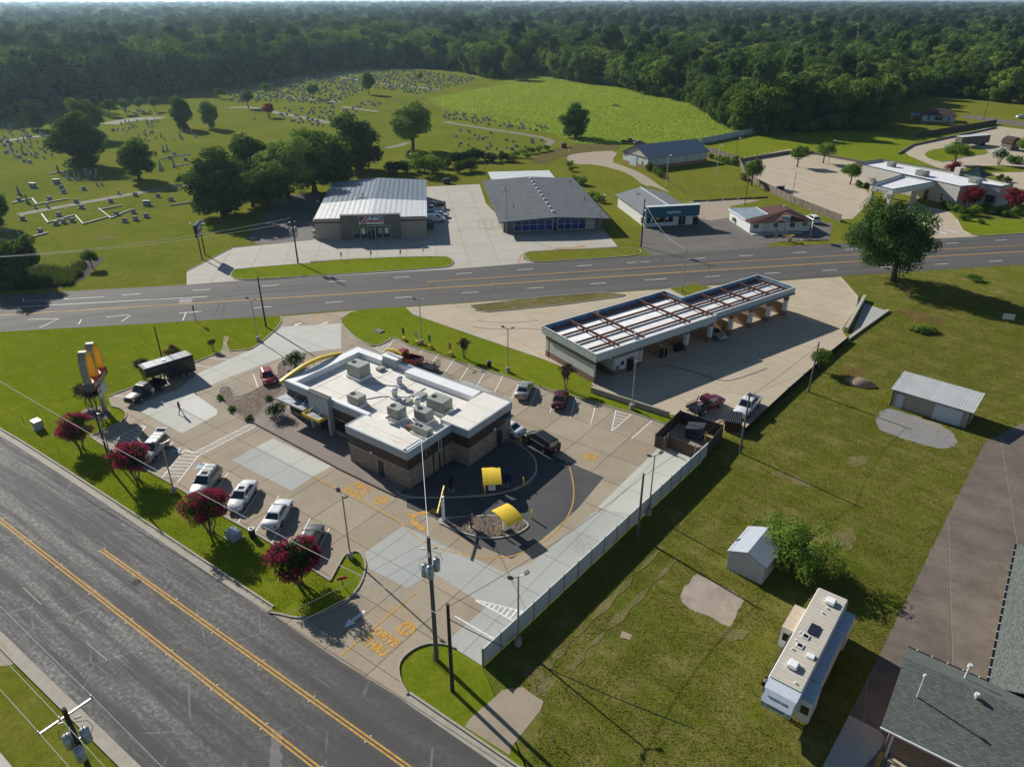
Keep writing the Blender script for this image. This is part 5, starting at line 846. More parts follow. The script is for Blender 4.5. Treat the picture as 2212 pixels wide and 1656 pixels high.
    if kind=='pickup':
        x0,x1=S['bed']; bm_=bedm or pm
        if flat:
            part(t,'flat_bed',M_black,box=[(x0,x1-.05,-1.02,1.02,.86,1.0)]); part(t,'headache_rack',M_black,bar=[((x1-.1,-.9,1),(x1-.1,-.9,1.75),.08,.08),((x1-.1,.9,1),(x1-.1,.9,1.75),.08,.08),((x1-.1,-.9,1.75),(x1-.1,.9,1.75),.08,.08),((x1-.1,-.9,1.4),(x1-.1,.9,1.4),.06,.06)]+[((x0+.1+i*.5,s_*.98,1.0),(x0+.1+i*.5,s_*.98,1.3),.05,.05) for i in range(5) for s_ in (-1,1)]+[((x0+.1,s_*.98,1.3),(x1-.1,s_*.98,1.3),.05,.05) for s_ in (-1,1)]); part(t,'tool_pile',M_grey,box=[(x1-1.0,x1-.4,-.3,.2,1.0,1.25),(x1-.7,x1-.4,.2,.6,1.0,1.35)])
            part(t,'chassis',M_dark,box=[(x0,x1+.2,-.5,-.35,.55,.86),(x0,x1+.2,.35,.5,.55,.86)])
        else:
            part(t,'bed_side',bm_,.03,box=(x0,x1-.02,-.97,-.86,.48,1.14)); part(t,'bed_side',bm_,.03,box=(x0,x1-.02,.86,.97,.48,1.14)); part(t,'tailgate',bm_,.02,box=(x0-.01,x0+.09,-.86,.86,.5,1.13)); part(t,'bed_floor',M_black,box=(x0+.09,x1-.02,-.86,.86,.55,.66)); part(t,'bed_front',bm_,box=(x1-.1,x1-.02,-.86,.86,.66,1.12))
    if rack: part(t,'roof_rail',M_black,tube=[([(xr1+.2,s_*wt*.9,zr+.1),(xf1-.1,s_*wt*.9,zr+.1)],.025,6) for s_ in (-1,1)],bar=[((xr1+.6+k*.7,-wt*.95,zr+.13),(xr1+.6+k*.7,wt*.95,zr+.13),.06,.03) for k in range(2)])
    if sunroof: part(t,'sunroof',M_glass,box=(xf1-.75,xf1-.2,-wt*.55,wt*.55,zr+.04,zr+.055))
    if gate: part(t,'open_tailgate',pm,.02,bar=[((xr1+.05,0,zr+.02),(xr1-.75,0,zr+.28),1.3,.06)]); part(t,'gate_glass',M_glass,bar=[((xr1-.1,0,zr+.1),(xr1-.5,0,zr+.24),1.05,.02)])
    return t
p_w=paint('white_car_paint',(.62,.63,.63),.05); p_s=paint('silver_car_paint',(.36,.37,.36),.5); p_r=paint('red_car_paint',(.26,.018,.02),.2); p_k=paint('black_car_paint',(.008,.009,.012),.2); p_m=paint('maroon_car_paint',(.055,.012,.016),.3); p_g=paint('grey_car_paint',(.14,.15,.14),.5); p_c=paint('champagne_car_paint',(.34,.33,.29),.5); p_dr=paint('dark_red_truck_paint',(.15,.008,.022),.3)
hs_=ang(Q5(1205,520),Q5(915,955)); hr_=ang(Q12(1520,1020),Q12(1620,770)); GC='cars parked at the restaurant'
z0=.75
def flatc(p): return Vector((p.x,p.y,0))
vehicle('pickup_truck','black crew-cab pickup towing a long black trailer','pickup truck',flatc(Q2(1015,735,.9)),ang(Q2(1215,705),Q2(975,855)),'pickup',p_k,sc=1.04)
vehicle('car','small red car parked beside the rock bed by the yellow arch','car',flatc(P(578,812,z0)),ang(T4(1640,765),T4(1677,867)),'hatch',p_r,GC)
vehicle('car','silver estate car with its tailgate raised behind a crape myrtle','car',flatc(Q2(1120,1490,.85)),ang(Q2(1380,1410),Q2(1130,1690)),'suv',p_s,GC,gate=True,rack=True)
vehicle('car','silver SUV with black roof bars beside the hatched walkway','car',flatc(Q5(500,400,.9)),hs_,'suv',p_s,GC,rack=True,sunroof=True)
vehicle('car','white sedan with sunroof, nose to the grass, next to the silver SUV','car',flatc(Q5(975,575,z0)),hs_,'sedan',p_w,GC,sunroof=True)
vehicle('car','white sedan parked tail to the grass, between two empty bays','car',flatc(Q5(1440,805,z0)),hs_+math.pi,'sedan',p_w,GC)
vehicle('car','dark grey sedan half hidden behind the crape myrtle at the exit','car',flatc(Q5(1850,1145,z0)),hs_+math.pi,'sedan',p_g,GC)
vehicle('pickup_truck','bright red pickup parked along the far kerb by the grass','pickup truck',flatc(Q(820,1000)(1690,300,.9)),ang(Q(820,1000)(1900,340),Q(820,1000)(1500,245)),'pickup',p_r,GC)
vehicle('car','pale silver sedan parked nose-in by the light pole','car',flatc(Q12(1440,800,z0)),hr_,'sedan',p_c,GC)
vehicle('car','dark maroon sedan parked nose-in under a small tree','car',flatc(Q12(1905,920,z0)),hr_,'sedan',p_m,GC)
vehicle('minivan','black minivan leaving the drive-through beside the rock bed','minivan',flatc(Q12(1655,1465,.85)),ang(Q12(1690,1590),Q12(1470,1450)),'van',p_k,GC)
vehicle('car','white car at the drive-through window behind the restaurant wall','car',flatc(P(1095,924,.6)),ST+math.pi,'sedan',p_w,GC)
QE=Q(1900,1100)
vehicle('pickup_truck','dark red flatbed pickup on the car wash lot','pickup truck',flatc(QE(950,470,.9)),ang(QE(905,600),QE(1145,490)),'pickup',p_dr,flat=True)
vehicle('pickup_truck','white crew-cab pickup beside the dark red dumpster','pickup truck',flatc(QE(1480,490,.9)),ang(QE(1620,500),QE(1500,640)),'pickup',p_w)
Q4_=Q(2000,800); vehicle('car','silver coupe standing in a car wash bay','car',flatc(Q4_(600,850,.7)),R(35.2-90),'sedan',p_s)
GS_='vehicles beside the parts store'
vehicle('pickup_truck','red pickup, farthest in the row beside the parts store','pickup truck',flatc(QA(1735,505,.9)),R(182),'pickup',p_r,GS_); vehicle('pickup_truck','white pickup between the red pickup and the white hatchback','pickup truck',flatc(QA(1715,550,.9)),R(184),'pickup',p_w,GS_)
vehicle('car','white hatchback between the white pickup and the white van','car',flatc(QA(1820,618,.8)),R(4),'hatch',p_w,GS_); vehicle('van','white cargo van nearest the road beside the parts store','van',flatc(QA(1770,665,.9)),R(3),'cargo',p_w,GS_)
vehicle('car','white SUV parked behind the brown-roofed shop','car',flatc(QRd(1330,495,.9)),ang(QRd(1400,560),QRd(1250,470)),'suv',p_w)
vehicle('car','dark blue car under the tree behind the barn','car',flatc(QV(290,105,.8)),R(10),'pickup',paint('navy_car_paint',(.01,.015,.03))); vehicle('car','grey car half hidden behind the barn roof','car',flatc(QV(430,120,.8)),R(5),'sedan',p_g)
vehicle('car','small white car on the side road at the right edge','car',flatc(P(2206,252,.7)),R(15),'sedan',p_w)
# gooseneck trailer
gb,ga=Q2(1690,528),Q2(1345,640); th=ang(gb,ga); tc=flatc(Q2(1520,585)); n_=Vector((-math.sin(th),math.cos(th),0)); tc=flatc((ga+gb)/2)+n_*(-1.2 if n_.y<0 else 1.2)
TR=thing('gooseneck_trailer','long black gooseneck horse trailer behind the black pickup','trailer',(tc.x,tc.y,.04),th); LL=(ga-gb).length/2
MB().loft([[(x,-1.2,zb),(x,1.2,zb),(x,1.2,2.85),(x,1.05,3.0),(x,-1.05,3.0),(x,-1.2,2.85)] for x,zb in ((-LL,.55),(LL,.55),(LL+.2,1.65),(LL+2.1,1.65),(LL+2.9,1.75))]).build('body',p_k,TR)
part(TR,'roof',plain('trailer_roof_grey',(.18,.185,.19),.4,.4,.1),box=(-LL+.1,LL+2.5,-1.02,1.02,3.0,3.03)); part(TR,'roof_vent',M_white,box=[(LL-.4,LL+.1,-.3,.3,3.03,3.12)])
for x in (-LL+1.2,LL*.1,LL+.9): part(TR,'roof_seam',M_dark,box=(x,x+.05,-1.03,1.03,3.03,3.05))
for x in (-LL+1.0,-LL+1.9):
    for s_ in (-1,1): o=obj('wheel',wheel_mesh(.38,.24)[0],TR,(x,s_*1.18,.38),(0,0,0 if s_>0 else math.pi)); obj('rim',wheel_mesh(.38,.24)[1],o)
part(TR,'fender',M_dark,box=[(-LL+.5,-LL+2.4,s_*1.25-.12,s_*1.25+.12,.78,.86) for s_ in (-1,1)]); part(TR,'coupler',M_dark,box=(LL+1.6,LL+1.85,-.15,.15,.9,1.7)); part(TR,'landing_leg',M_dark,box=[(LL+.4,LL+.55,-.9,-.75,.0,1.7),(LL+.4,LL+.55,.75,.9,.0,1.7)]); part(TR,'side_window',M_glass,box=[(-LL+2.8,-LL+3.6,-1.215,-1.2,1.9,2.4),(-LL+2.8,-LL+3.6,1.2,1.215,1.9,2.4)])
# small utility trailer
c=flatc(Q(820,1000)(2030,440,.4)); UT=thing('utility_trailer','small black open utility trailer behind the red pickup','trailer',(c.x,c.y,.04),ang(Q(820,1000)(2150,470),Q(820,1000)(1900,390)))
part(UT,'deck',M_black,box=(-1.3,1.3,-.75,.75,.5,.58)); part(UT,'rail',M_black,bar=[((-1.3,s_*.75,.9),(1.3,s_*.75,.9),.05,.05) for s_ in (-1,1)]+[((1.3,-.75,.9),(1.3,.75,.9),.05,.05)]+[((x,s_*.75,.5),(x,s_*.75,.9),.05,.05) for x in (-1.3,0,1.3) for s_ in (-1,1)]); part(UT,'ramp_gate',M_black,bar=[((-1.3,-.7+i*.35,.55),(-1.4,-.7+i*.35,1.7),.05,.05) for i in range(5)]+[((-1.4,-.7,1.7),(-1.4,.7,1.7),.05,.05)]); part(UT,'drawbar',M_black,bar=[((1.3,-.5,.5),(2.4,0,.45),.08,.08),((1.3,.5,.5),(2.4,0,.45),.08,.08)])
for s_ in (-1,1): o=obj('wheel',wheel_mesh(.3,.18)[0],UT,(-.1,s_*.92,.3),(0,0,0 if s_>0 else math.pi)); obj('rim',wheel_mesh(.3,.18)[1],o)
# dumpsters
def dumpster(lab,c,rz,m,lid=M_black,s_=1.0):
    t=thing('dumpster',lab,'dumpster',(c.x,c.y,.03),rz,'dumpsters'); t.scale=(s_,)*3
    MB().loft([[(-.95,y,.12),(.95,y,.12),(.95,y,1.5),(-.95,y,1.15)] for y in (-.8,.8)]).build('bin',m,t); 
    for y0,y1 in ((-.82,-.02),(.02,.82)): part(t,'lid',lid,bar=[((-.98,(y0+y1)/2,1.2),(.98,(y0+y1)/2,1.55),y1-y0,.05)])
    for i in range(8): y=-.72+i*.2; part(t,'lid_rib',M_grey,bar=[((-.95,y,1.24),(.95,y,1.585),.04,.03)])
    part(t,'fork_pocket',m,box=[(-.5,.5,-.95,-.8,.6,.8),(-.5,.5,.8,.95,.6,.8)]); part(t,'foot',M_dark,box=[(-.8,-.6,-.7,.7,0,.12),(.6,.8,-.7,.7,0,.12)]); return t
dumpster('dark red dumpster with open black lids beside the white pickup',flatc(QE(1290,740,.6)),R(70),plain('dumpster_maroon',(.07,.02,.02),.6),s_=1.15); dumpster('dark blue dumpster inside the brown board enclosure',flatc(QE(800,850,.6)),R(-25),plain('dumpster_blue',(.02,.03,.08),.6),s_=1.1); dumpster('green dumpster beside the white van at the parts store',flatc(QA(1680,770,.6)),R(8),plain('dumpster_green',(.015,.07,.06),.6)); dumpster('brown dumpster behind the parts store yard',flatc(T2(680,1175,.6)),R(8),plain('dumpster_brown',(.06,.02,.015),.7)); dumpster('black dumpster on the diner lot by the fence',flatc(T3(632,1228,.6)),R(-30),plain('dumpster_black',(.015,.015,.017),.6)); dumpster('rust red skip under the lone tree by the pasture',flatc(T2(1440,945,.6)),R(10),M_rust)
# ================= PEOPLE =================
def person(lab,c,rz,pose,cols,hair=(.03,.02,.015),long_hair=False):
    L=pose; mats=[plain('skin',(.36,.20,.14),.6,0,.05),plain('shirt_%.2f'%cols[0][0],cols[0],.9),plain('trousers_%.2f'%cols[1][0],cols[1],.9),plain('shoes',(.03,.03,.03),.7),plain('hair',hair,.9)]
    vs=[];es=[];rs=[];cat=[]
    def chain(root,pts,k):
        prev=root
        for (p,r_,m) in pts: vs.append(p);rs.append(r_);cat.append(m); es.append((prev,len(vs)-1)) if prev is not None else None; prev=len(vs)-1
        return prev
    pel=chain(None,[((0,0,.95),.135,2)],0); ch=chain(pel,[((.01,0,1.12),.125,1),((.02,0,1.32),.145,1),((.03,0,1.45),.09,1)],0)
    chain(ch,[((.035,0,1.53),.055,0),((.05,0,1.62),.085,0),((.05,0,1.70),.095,4),((.04,0,1.77),.06,4)],0)
    chain(len(vs)-3,[((.155,0,1.60),.012,0)],0)           # nose
    for s_,(sw,lift) in ((1,L['arms'][0]),(-1,L['arms'][1])):
        e=((sw*.16)+.0,s_*.26,1.16); h=(sw*.34+lift*.2,s_*.27,.93+lift*.35)
        w_=chain(ch-1,[((.02,s_*.19,1.41),.065,1),(e,.043,1 if not L.get('bare') else 0),(h,.028,0),((h[0]+.03,h[1],h[2]-.07),.034,0)],0)
        for k in range(4): chain(w_,[((h[0]+.05+.01*k,h[1]+(k-1.5)*.018,h[2]-.12-.01*(k in(1,2))),.009,0),((h[0]+.065,h[1]+(k-1.5)*.016-s_*.015,h[2]-.155),.008,0)],0)
        chain(w_,[((h[0]+.07,h[1]-s_*.03,h[2]-.09),.01,0)],0)
    for s_,sw in ((1,L['legs'][0]),(-1,L['legs'][1])):
        chain(pel,[((sw*.02,s_*.09,.88),.10,2),((sw*.22+.03,s_*.10,.50),.065,2),((sw*.42-.02,s_*.10,.10),.045,2),((sw*.42+.0,s_*.10,.05),.045,3),((sw*.42+.14,s_*.115,.035),.035,3)],0)
    me=bpy.data.meshes.new('body'); me.from_pydata(vs,es,[]); o=bpy.data.objects.new('body',me); COL.objects.link(o)
    o.modifiers.new('skin','SKIN'); sb=o.modifiers.new('sub','SUBSURF'); sb.levels=1; sb.render_levels=1
    sk=me.skin_vertices[0].data
    for i,r_ in enumerate(rs): sk[i].radius=(r_,r_*(1.25 if cat[i] in(1,) and r_>.1 else 1)); sk[i].use_root=(i==0)
    bpy.context.view_layer.update(); m2=bpy.data.meshes.new_from_object(o.evaluated_get(bpy.context.evaluated_depsgraph_get())); bpy.data.objects.remove(o)
    m2.materials.clear(); [m2.materials.append(m) for m in mats]; sv=np.array(vs)
    for p in m2.polygons: p.material_index=cat[int(np.argmin(((sv-np.array(p.center))**2).sum(1)))]; p.use_smooth=True
    z=min(v.co.z for v in m2.vertices)
    t=thing('person',lab,'person',(c.x,c.y,.04),rz,None); obj('body',m2,t,(0,0,-z)); 
    if long_hair: MB().tube([(.0,0,1.76),(-.05,0,1.68),(-.07,0,1.52),(-.07,0,1.42)],[.06,.1,.09,.03],10).build('hair',mats[4],t,0,True)
    return t
person('person in red top and dark trousers walking across the pale concrete',flatc(Q2(1478,1040)),R(70),dict(arms=((1,.1),(-1,.1)),legs=(1,-1),bare=True),((.30,.04,.07),(.015,.015,.03)),long_hair=True)
person('person in white shirt and shorts standing beside the black pickup',flatc(Q2(1145,840)),R(150),dict(arms=((.6,.5),(.3,.3)),legs=(.2,-.15)),((.60,.60,.56),(.20,.19,.17)))
person('person in dark clothes standing between pickup bed and trailer',flatc(Q2(1330,625)),R(-60),dict(arms=((.8,.6),(.5,.5)),legs=(.15,-.1)),((.03,.03,.04),(.04,.045,.07)))
person('person in dark clothes beside the silver coupe in the wash bay',flatc(Q4_(722,885)),R(190),dict(arms=((1.2,.8),(.2,.1)),legs=(.1,-.1)),((.02,.02,.025),(.02,.02,.03)))
# ================= STREET FURNITURE =================
def light_pole(lab,b,top,h,rz,grp='twin-head light poles on the restaurant lot',m=None,heads=2,base=True):
    m=m or M_grey; t=thing('light_pole',lab,'light pole',(b.x,b.y,0),rz,grp)
    if base: part(t,'base',C_kerb,cyl=[(0,0,0,.75,.30,.30,16)])
    part(t,'pole',m,tube=([(0,0,.7 if base else 0),(0,0,h)],[.085,.065],10))
    if heads: part(t,'arm',m,tube=([(-.55,0,h+.12),(-.15,0,h-.02),(.15,0,h-.02),(.55,0,h+.12)] if heads>1 else [(0,0,h-.05),(.7,0,h+.1)],.04,6))
    for s_ in ((-1,1) if heads>1 else (1,))[:heads]: part(t,'flood_head',M_dark if heads>1 else M_white,.02,bar=[((s_*.5,-.05,h+.12),(s_*.92,.0,h+.27),.36,.12)])
    return t
for lab,b,h in (('twin light pole at the highway entrance kerb tip',T4(1675,552),6.9),('twin light pole beside the golden arches sign bed',T4(714,1287),5.6),('twin light pole between two crape myrtles by the accessible bays',T4(1130,1532),6.3),('twin light pole on the grass tip at the street exit',T8(60,300),7.4),('twin light pole behind the red pickup on the grass',T5(523,572),7.3),('twin light pole on the grass behind the pale silver sedan',T5(1080,752),6.8),('twin light pole beside the striped triangle near the retaining wall',T5(1880,992),7.0),('twin light pole outside the panel fence, nearest the street',T8(1145,862),7.4),('twin light pole outside the panel fence near the bin enclosure',T8(1990,20),7.3)):
    light_pole(lab,b,None,h,R(random.uniform(-60,60)) if 'panel' not in lab else R(25))
for lab,b,h,m,hd in (('tall grey lamp post before the grey-roofed shop',QG(465,872),9.6,M_grey,2),('grey lamp post at the right corner of the grey-roofed shop',QG(1672,832),8.0,M_grey,1),('pale lamp post beside the fence below the barn',QV(765,692),8.5,M_white,1),('pale lamp post in the grass behind the barn yard',QV(1420,545),8.5,M_white,1),('wooden lamp post at the diner fence corner',QV(1660,402),8.0,M_pole2,1),('lamp post standing at the board fence by the diner lot',QRd(1045,322),8.5,M_grey,1),('lamp post behind the parts store roof',T2(440,1158),7,M_grey,1),('lamp post left of the grey-roofed shop at the back',T2(930,1148),7,M_grey,1),('lamp post right of the rear canopy roof',T2(1455,1132),7,M_grey,1),('lamp post among the diner parking island trees',T3(945,1060),7,M_grey,1)): light_pole(lab,b,None,h,R(20),'lamp posts across the highway',m,hd,False)
def upole(lab,b,h,r=.17,m=None,arm=None,tr=0,rz=0,name='utility_pole',extra=True):
    t=thing(name,lab,'utility pole',(b.x,b.y,0),rz,'utility poles'); m=m or M_pole
    part(t,'pole',m,tube=([(0,0,0),(0,0,h)],[r,r*.7],12))
    if arm: 
        part(t,'crossarm',M_grey if extra else M_wood,bar=[((0,-arm,h-.6),(0,arm,h-.6),.1,.12)])
        for y in (-arm+.05,.35,arm-.05): part(t,'insulator',M_galv,cyl=[(0,y,h-.54,h-.32,.05,.03,8)])
    for i in range(tr):
        a=i*2*math.pi/max(tr,1)+.6; x,y=math.cos(a)*.52,math.sin(a)*.52; zt=h-2.4-(.5 if i==1 else 0)
        o=part(t,'transformer',M_galv,0,True,cyl=[(x,y,zt-1.0,zt,.28,.28,14),(x,y,zt,zt+.12,.28,.12,14)]); part(o,'bushing',M_dark,cyl=[(x+.05,y,zt+.08,zt+.32,.04,.03,8),(x-.1,y+.05,zt+.08,zt+.26,.035,.03,8)]); part(o,'bracket',M_grey,bar=[((0,0,zt-.4),(x,y,zt-.4),.08,.1)])
        part(t,'cutout',M_white,bar=[((x*.6,y*.6,h-1.2),(x*1.3,y*1.3,h-1.35),.06,.12)]); part(t,'jumper',M_black,tube=([(x*1.5,y*1.5,zt-.7),(x*2.0,y*2.0,zt-.3),(x*1.7,y*1.7,zt+.4),(x*.4,y*.4,zt+1.0)],.018,5))
    return t
upole('tall wooden pole with three grey transformers by the restaurant exit',T8(618,962),12.7,.2,M_pole2,None,3)
for z in (10.4,11.3):
    p=T8(618,962)
upole('short black wooden pole beside the transformer pole at the exit',T8(720,1162),9.05,.17); c3=P(137,1530,11.2); upole('nearest wooden pole with white crossarm and transformers, bottom left',flatc(c3),11.2,.19,M_pole,1.55,3,R(54+90))
upole('thin dark pole leaning past the first crape myrtle',T4(735,1407),8.3,.12); upole('dark pole behind the black trailer',T4(1065,722),6.5,.11,M_black); upole('black wooden pole at the highway entrance',P(575,706),8.6,.15); upole('wooden pole with transformers on the parts store island',P(644,569.5),9.9,.17,M_pole,.0,2,0,extra=False); upole('dark wooden pole with boxes beside the phone shop',QV(445,1467),10.3,.18,M_pole,None,1); upole('pale grey pole in the median by the car wash roof',P(1473,631),8.3,.16,M_grey)
upole('pale wooden pole behind the black edging, by the leafy bush',T6(815,882),7.5,.13,M_pole2); upole('pale wooden pole at the dumpster corner of the car wash lot',T6(370,1277),8.1,.13,M_pole2); upole('brown wooden pole at the middle of the panel fence',T8(1918,162),7.6,.14,M_pole2); upole('thin dark pole behind the brown-roofed shop',QRd(450,327),9,.11); upole('leaning pole by the far bungalow',Q(2640,240)(1340,520),10,.15,M_pole2)
def wire(lab,a,b,sag=.6,r=.022,m=None,n=14): 
    a=Vector(a);b=Vector(b); o=MB().tube([a+(b-a)*(i/n)-Vector((0,0,4*sag*(i/n)*(1-i/n))) for i in range(n+1)],r,5).build('overhead_wire',m or M_black,None); tag(o,lab,'wire','overhead wires'); return o
pt=lambda p,z:Vector((p.x,p.y,z)); U1=T8(618,962); U2=T8(720,1162); U4=T4(735,1407); U7=P(644,569.5); U8=QV(445,1467); U9=P(1473,631); U11=T6(370,1277); U12=T8(1918,162); U10=T6(815,882)
M_wire=plain('pale_cable',(.42,.43,.42),.5); spir=[]
a=pt(U1,12.3); b=Vector((-11.18,64.92,0))+Vector((math.cos(R(53.8))*2.6-math.sin(R(53.8))*.3,math.sin(R(53.8))*2.6+math.cos(R(53.8))*.3,5.6))
wire('white wrapped cable from the transformer pole to the restaurant roof',a,b,.35,.024,M_white,40)
wire('long pale cable along the lawn edge to the black exit pole',P(-60,787,7.5),pt(U2,7.6),1.0,.03,M_wire,30); wire('black cable from the exit pole towards the lower right field',pt(U2,7.6),pt(P(1480,1700),6.0),.5,.035); wire('black cable from the exit pole to the fence pole',pt(U2,8.8),pt(U12,7.3),.8,.022); wire('thin black cable from the fence pole to the dumpster corner pole',pt(U12,7.3),pt(U11,7.7),.5,.02); wire('thin black cable between the two pale poles at the car wash',pt(U11,7.7),pt(U10,7.2),.4,.02)
ax=R(54+90); 
for y,l in ((-1.5,'leftmost'),(.35,'middle'),(1.5,'rightmost')):
    q=Vector((c3.x-math.sin(ax)*y,c3.y+math.cos(ax)*y,10.85)); d=Vector((math.cos(ST),math.sin(ST),0)); wire(l+' pale wire running left from the nearest crossarm',q,q-d*45,.3,.016,M_wire); wire(l+' pale wire running right from the nearest crossarm',q,q+d*40,.3,.016,M_wire)
for dy in (0,.9): wire('upper pale wire from the parts store pole' if dy else 'lower pale wire from the parts store pole',pt(U7,9.4-dy),P(-100,560,8.5-dy),1.2,.03,M_wire)
wire('pale wrapped cable from the phone shop pole to the median pole',pt(U8,9.6),pt(U9,8.1),1.6,.016,M_wire,24)
for k,(u,v) in enumerate(((1180,1165),(1250,1180))): pass
for dz,lb in ((12.4,'first faint wire crossing the street to the exit pole'),(11.2,'second faint wire crossing the street to the exit pole')): wire(lb,pt(U1,dz),pt(P(330,1750),dz-1),.5,.014,M_wire)
# golden arches pylon sign
sb=P(228,889); g0=P(200,838,4.55); g1=P(229,799,4.55); sd=ang(g0,g1); SG=thing('pylon_sign','tall golden arches sign with red lettered box above a rock bed','sign',(sb.x,sb.y,0),sd); SL=(g1-g0).length/2
part(SG,'post',M_grey,box=[(-.28,.28,-.22,.22,0,4.4)]); part(SG,'letter_box',M_red,box=(-SL,SL,-.55,.55,4.35,5.35)); part(SG,'box_end',plain('box_end_grey',(.10,.115,.11),.5),box=[(-SL-.03,-SL,-.56,.56,4.34,5.36),(SL,SL+.03,-.56,.56,4.34,5.36)])
M_edge=plain('weathered_gold_edge',(.34,.31,.24),.5,.2,.3,1.5)
for s_,xc in ((-1,-SL/2),(1,SL/2)):
    hw=SL/2; mb=MB(); rings=[]; n=24
    for i in range(n+1):
        t=math.pi*i/n; c_,s2=math.cos(t),max(0,math.sin(t))**.62; rings.append([(xc-hw*c_,-.45,5.3+4.0*s2),(xc-hw*c_,.45,5.3+4.0*s2),(xc-(hw-.36)*c_,.45,5.3+3.55*s2),(xc-(hw-.36)*c_,-.45,5.3+3.55*s2)])
    o=mb.loft(rings,False).build('arch',[M_gold],SG,0); MB().loft([[(r_[0][0]-(.01*(1 if r_[0][0]<xc else -1)),-.41,r_[0][2]+.012),(r_[1][0]-(.01*(1 if r_[0][0]<xc else -1)),.41,r_[1][2]+.012)] for r_ in rings],False,False).build('arch_edge',M_edge,o,flip=False)
letters(SG,"McDonald's",.85,M_white,(0,-.57,4.83),(R(90),0,0),.015,.012); letters(SG,"McDonald's",.85,M_white,(0,.57,4.83),(R(90),0,R(180)),.015,.012)
part(SG,'message_board',M_white,box=[(-1.3,1.3,-.5,-.35,2.6,4.0)]); part(SG,'message_board',M_grey,box=[(-1.3,1.3,.35,.5,2.6,4.0)]); part(SG,'board_bracket',M_dark,box=[(-.1,.1,-.35,.35,3.4,3.6)])
# parts-store pylon
a0=QL(200,765);a1=QL(242,714); A=thing('pylon_sign','twin-post ABC sign leaning over the shop driveway','sign',(*((a0+a1)/2).xy,0),ang(a0,a1)); hl=(a1-a0).length/2
part(A,'post',M_black,cyl=[(-hl,0,0,7.2,.13,.13,10),(hl,0,0,7.2,.13,.13,10)]); part(A,'panel',M_black,box=(-hl-.7,hl+.7,-.25,.25,4.6,7.2)); part(A,'panel_face',M_blue,box=(-hl-.6,hl+.6,-.27,-.25,5.7,7.1)); part(A,'panel_face',MATS['sign_stripe_red'],box=(-hl-.6,hl+.6,-.27,-.25,5.3,5.7)); part(A,'panel_face',M_white,box=(-hl-.6,hl+.6,-.27,-.25,4.7,5.3))
letters(A,'ABC',1.2,M_white,(.2,-.285,6.2),(R(90),0,0),.01,.04,(1.15,1,1)); letters(A,'AUTO',.45,M_black,(-.9,-.285,5.0),(R(90),0,0),.01,.01)
for y in (-1.3,1.3): part(A,'sign_lamp',M_white,tube=([(0,0,6.9),(0,y,7.1)],.04,6),box=(-.15,.15,y-.15,y+.15,7.0,7.2))
# drive-through kit
def canopy(lab,c,rz,hpost=1.5):
    t=thing('order_canopy',lab,'canopy',(c.x,c.y,.09),rz,'yellow order canopies'); part(t,'order_post',M_membw,.03,box=(-.4,.4,-.22,.22,.12,2.05)); part(t,'post_base',M_black,box=(-.45,.45,-.27,.27,0,.12))
    MB().loft([[(-1.0,y,2.35-.28*((y-.2)/1.3)**2),(1.0,y,2.35-.28*((y-.2)/1.3)**2),(1.0,y,2.27-.28*((y-.2)/1.3)**2),(-1.0,y,2.27-.28*((y-.2)/1.3)**2)] for y in np.linspace(-1.5,1.2,9)]).build('canopy_roof',M_yel,t); part(t,'roof_arm',M_grey,box=(-.15,.15,-.12,.12,2.05,2.3))
    for z in (.7,1.1,1.5): part(t,'post_mark',M_galv,box=(-.12,.12,-.235,-.221,z,z+.12))
    return t
canopy('yellow canopy over a white order post on the larger rock bed',QD(1622,528),R(5)); canopy('yellow canopy over a white order post on the small rock island',QD(1812,1042),R(38))
def board(lab,c,rz,w_=.9,h=1.9,m=None):
    t=thing('menu_board',lab,'menu board',(c.x,c.y,.09),rz,'drive-through menu boards'); part(t,'foot',C_kerb,cyl=[(0,0,0,.06,.4,.4,16)]); part(t,'stem',M_black,box=(-.09,.09,-.06,.06,.06,.8)); part(t,'panel',M_black,.02,box=(-w_/2,w_/2,-.07,.07,.7,h)); part(t,'screen',m or M_glass,box=(-w_/2+.05,w_/2-.05,-.085,-.07,.78,h-.06)); return t
board('tall black menu board on the larger rock bed, seen edge-on',QD(1100,530),R(75)); board('tall black menu board on the small rock island',QD(1358,1020),R(80)); board('black menu board with dark blue screen beside the far canopy',QD(1800,470),R(-10),1.3,1.7,plain('blue_screen',(.01,.02,.08),.3))
cb=QD(1000,925); t=thing('clearance_bar','white clearance post with a swinging yellow bar at the lane mouth','barrier',(cb.x,cb.y,.09),R(0)); part(t,'post',M_membw,.02,box=(-.16,.16,-.16,.16,0,3.1)); part(t,'foot',C_kerb,cyl=[(0,0,0,.07,.6,.6,18)]); pq=P(160+792,0) if False else None
e0=QD(1005,470,3.0)-cb; e1=QD(920,830,2.7)-cb; part(t,'bar',M_yel,tube=([(e0.x,e0.y,2.95),(e1.x,e1.y,2.75)],.1,8)); 
for f in (.2,.35,.5,.65,.8): p=e0.lerp(e1,f); part(t,'bar_band',M_black,tube=([(p.x,p.y,2.95-.2*f),(p.x+(e1-e0).x*.03,p.y+(e1-e0).y*.03,2.94-.2*f)],.104,8))
for lab,b in (('yellow bollard beside the far order canopy',QD(1532,580)),('yellow bollard at the right rim of the larger rock bed',QD(2033,468)),('yellow bollard at the back of the small rock island',QD(2145,893)),('yellow bollard in front of the near order canopy',QD(1742,1100)),('yellow bollard by the minivan and drive-through window',Q12(1386,1530))):
    o=part(None,'bollard',M_yel,.0,True,cyl=[(0,0,0,1.15,.09,.09,14),(0,0,1.15,1.2,.09,.03,14)]); o.location=(b.x,b.y,.05); tag(o,lab,'bollard','yellow bollards')
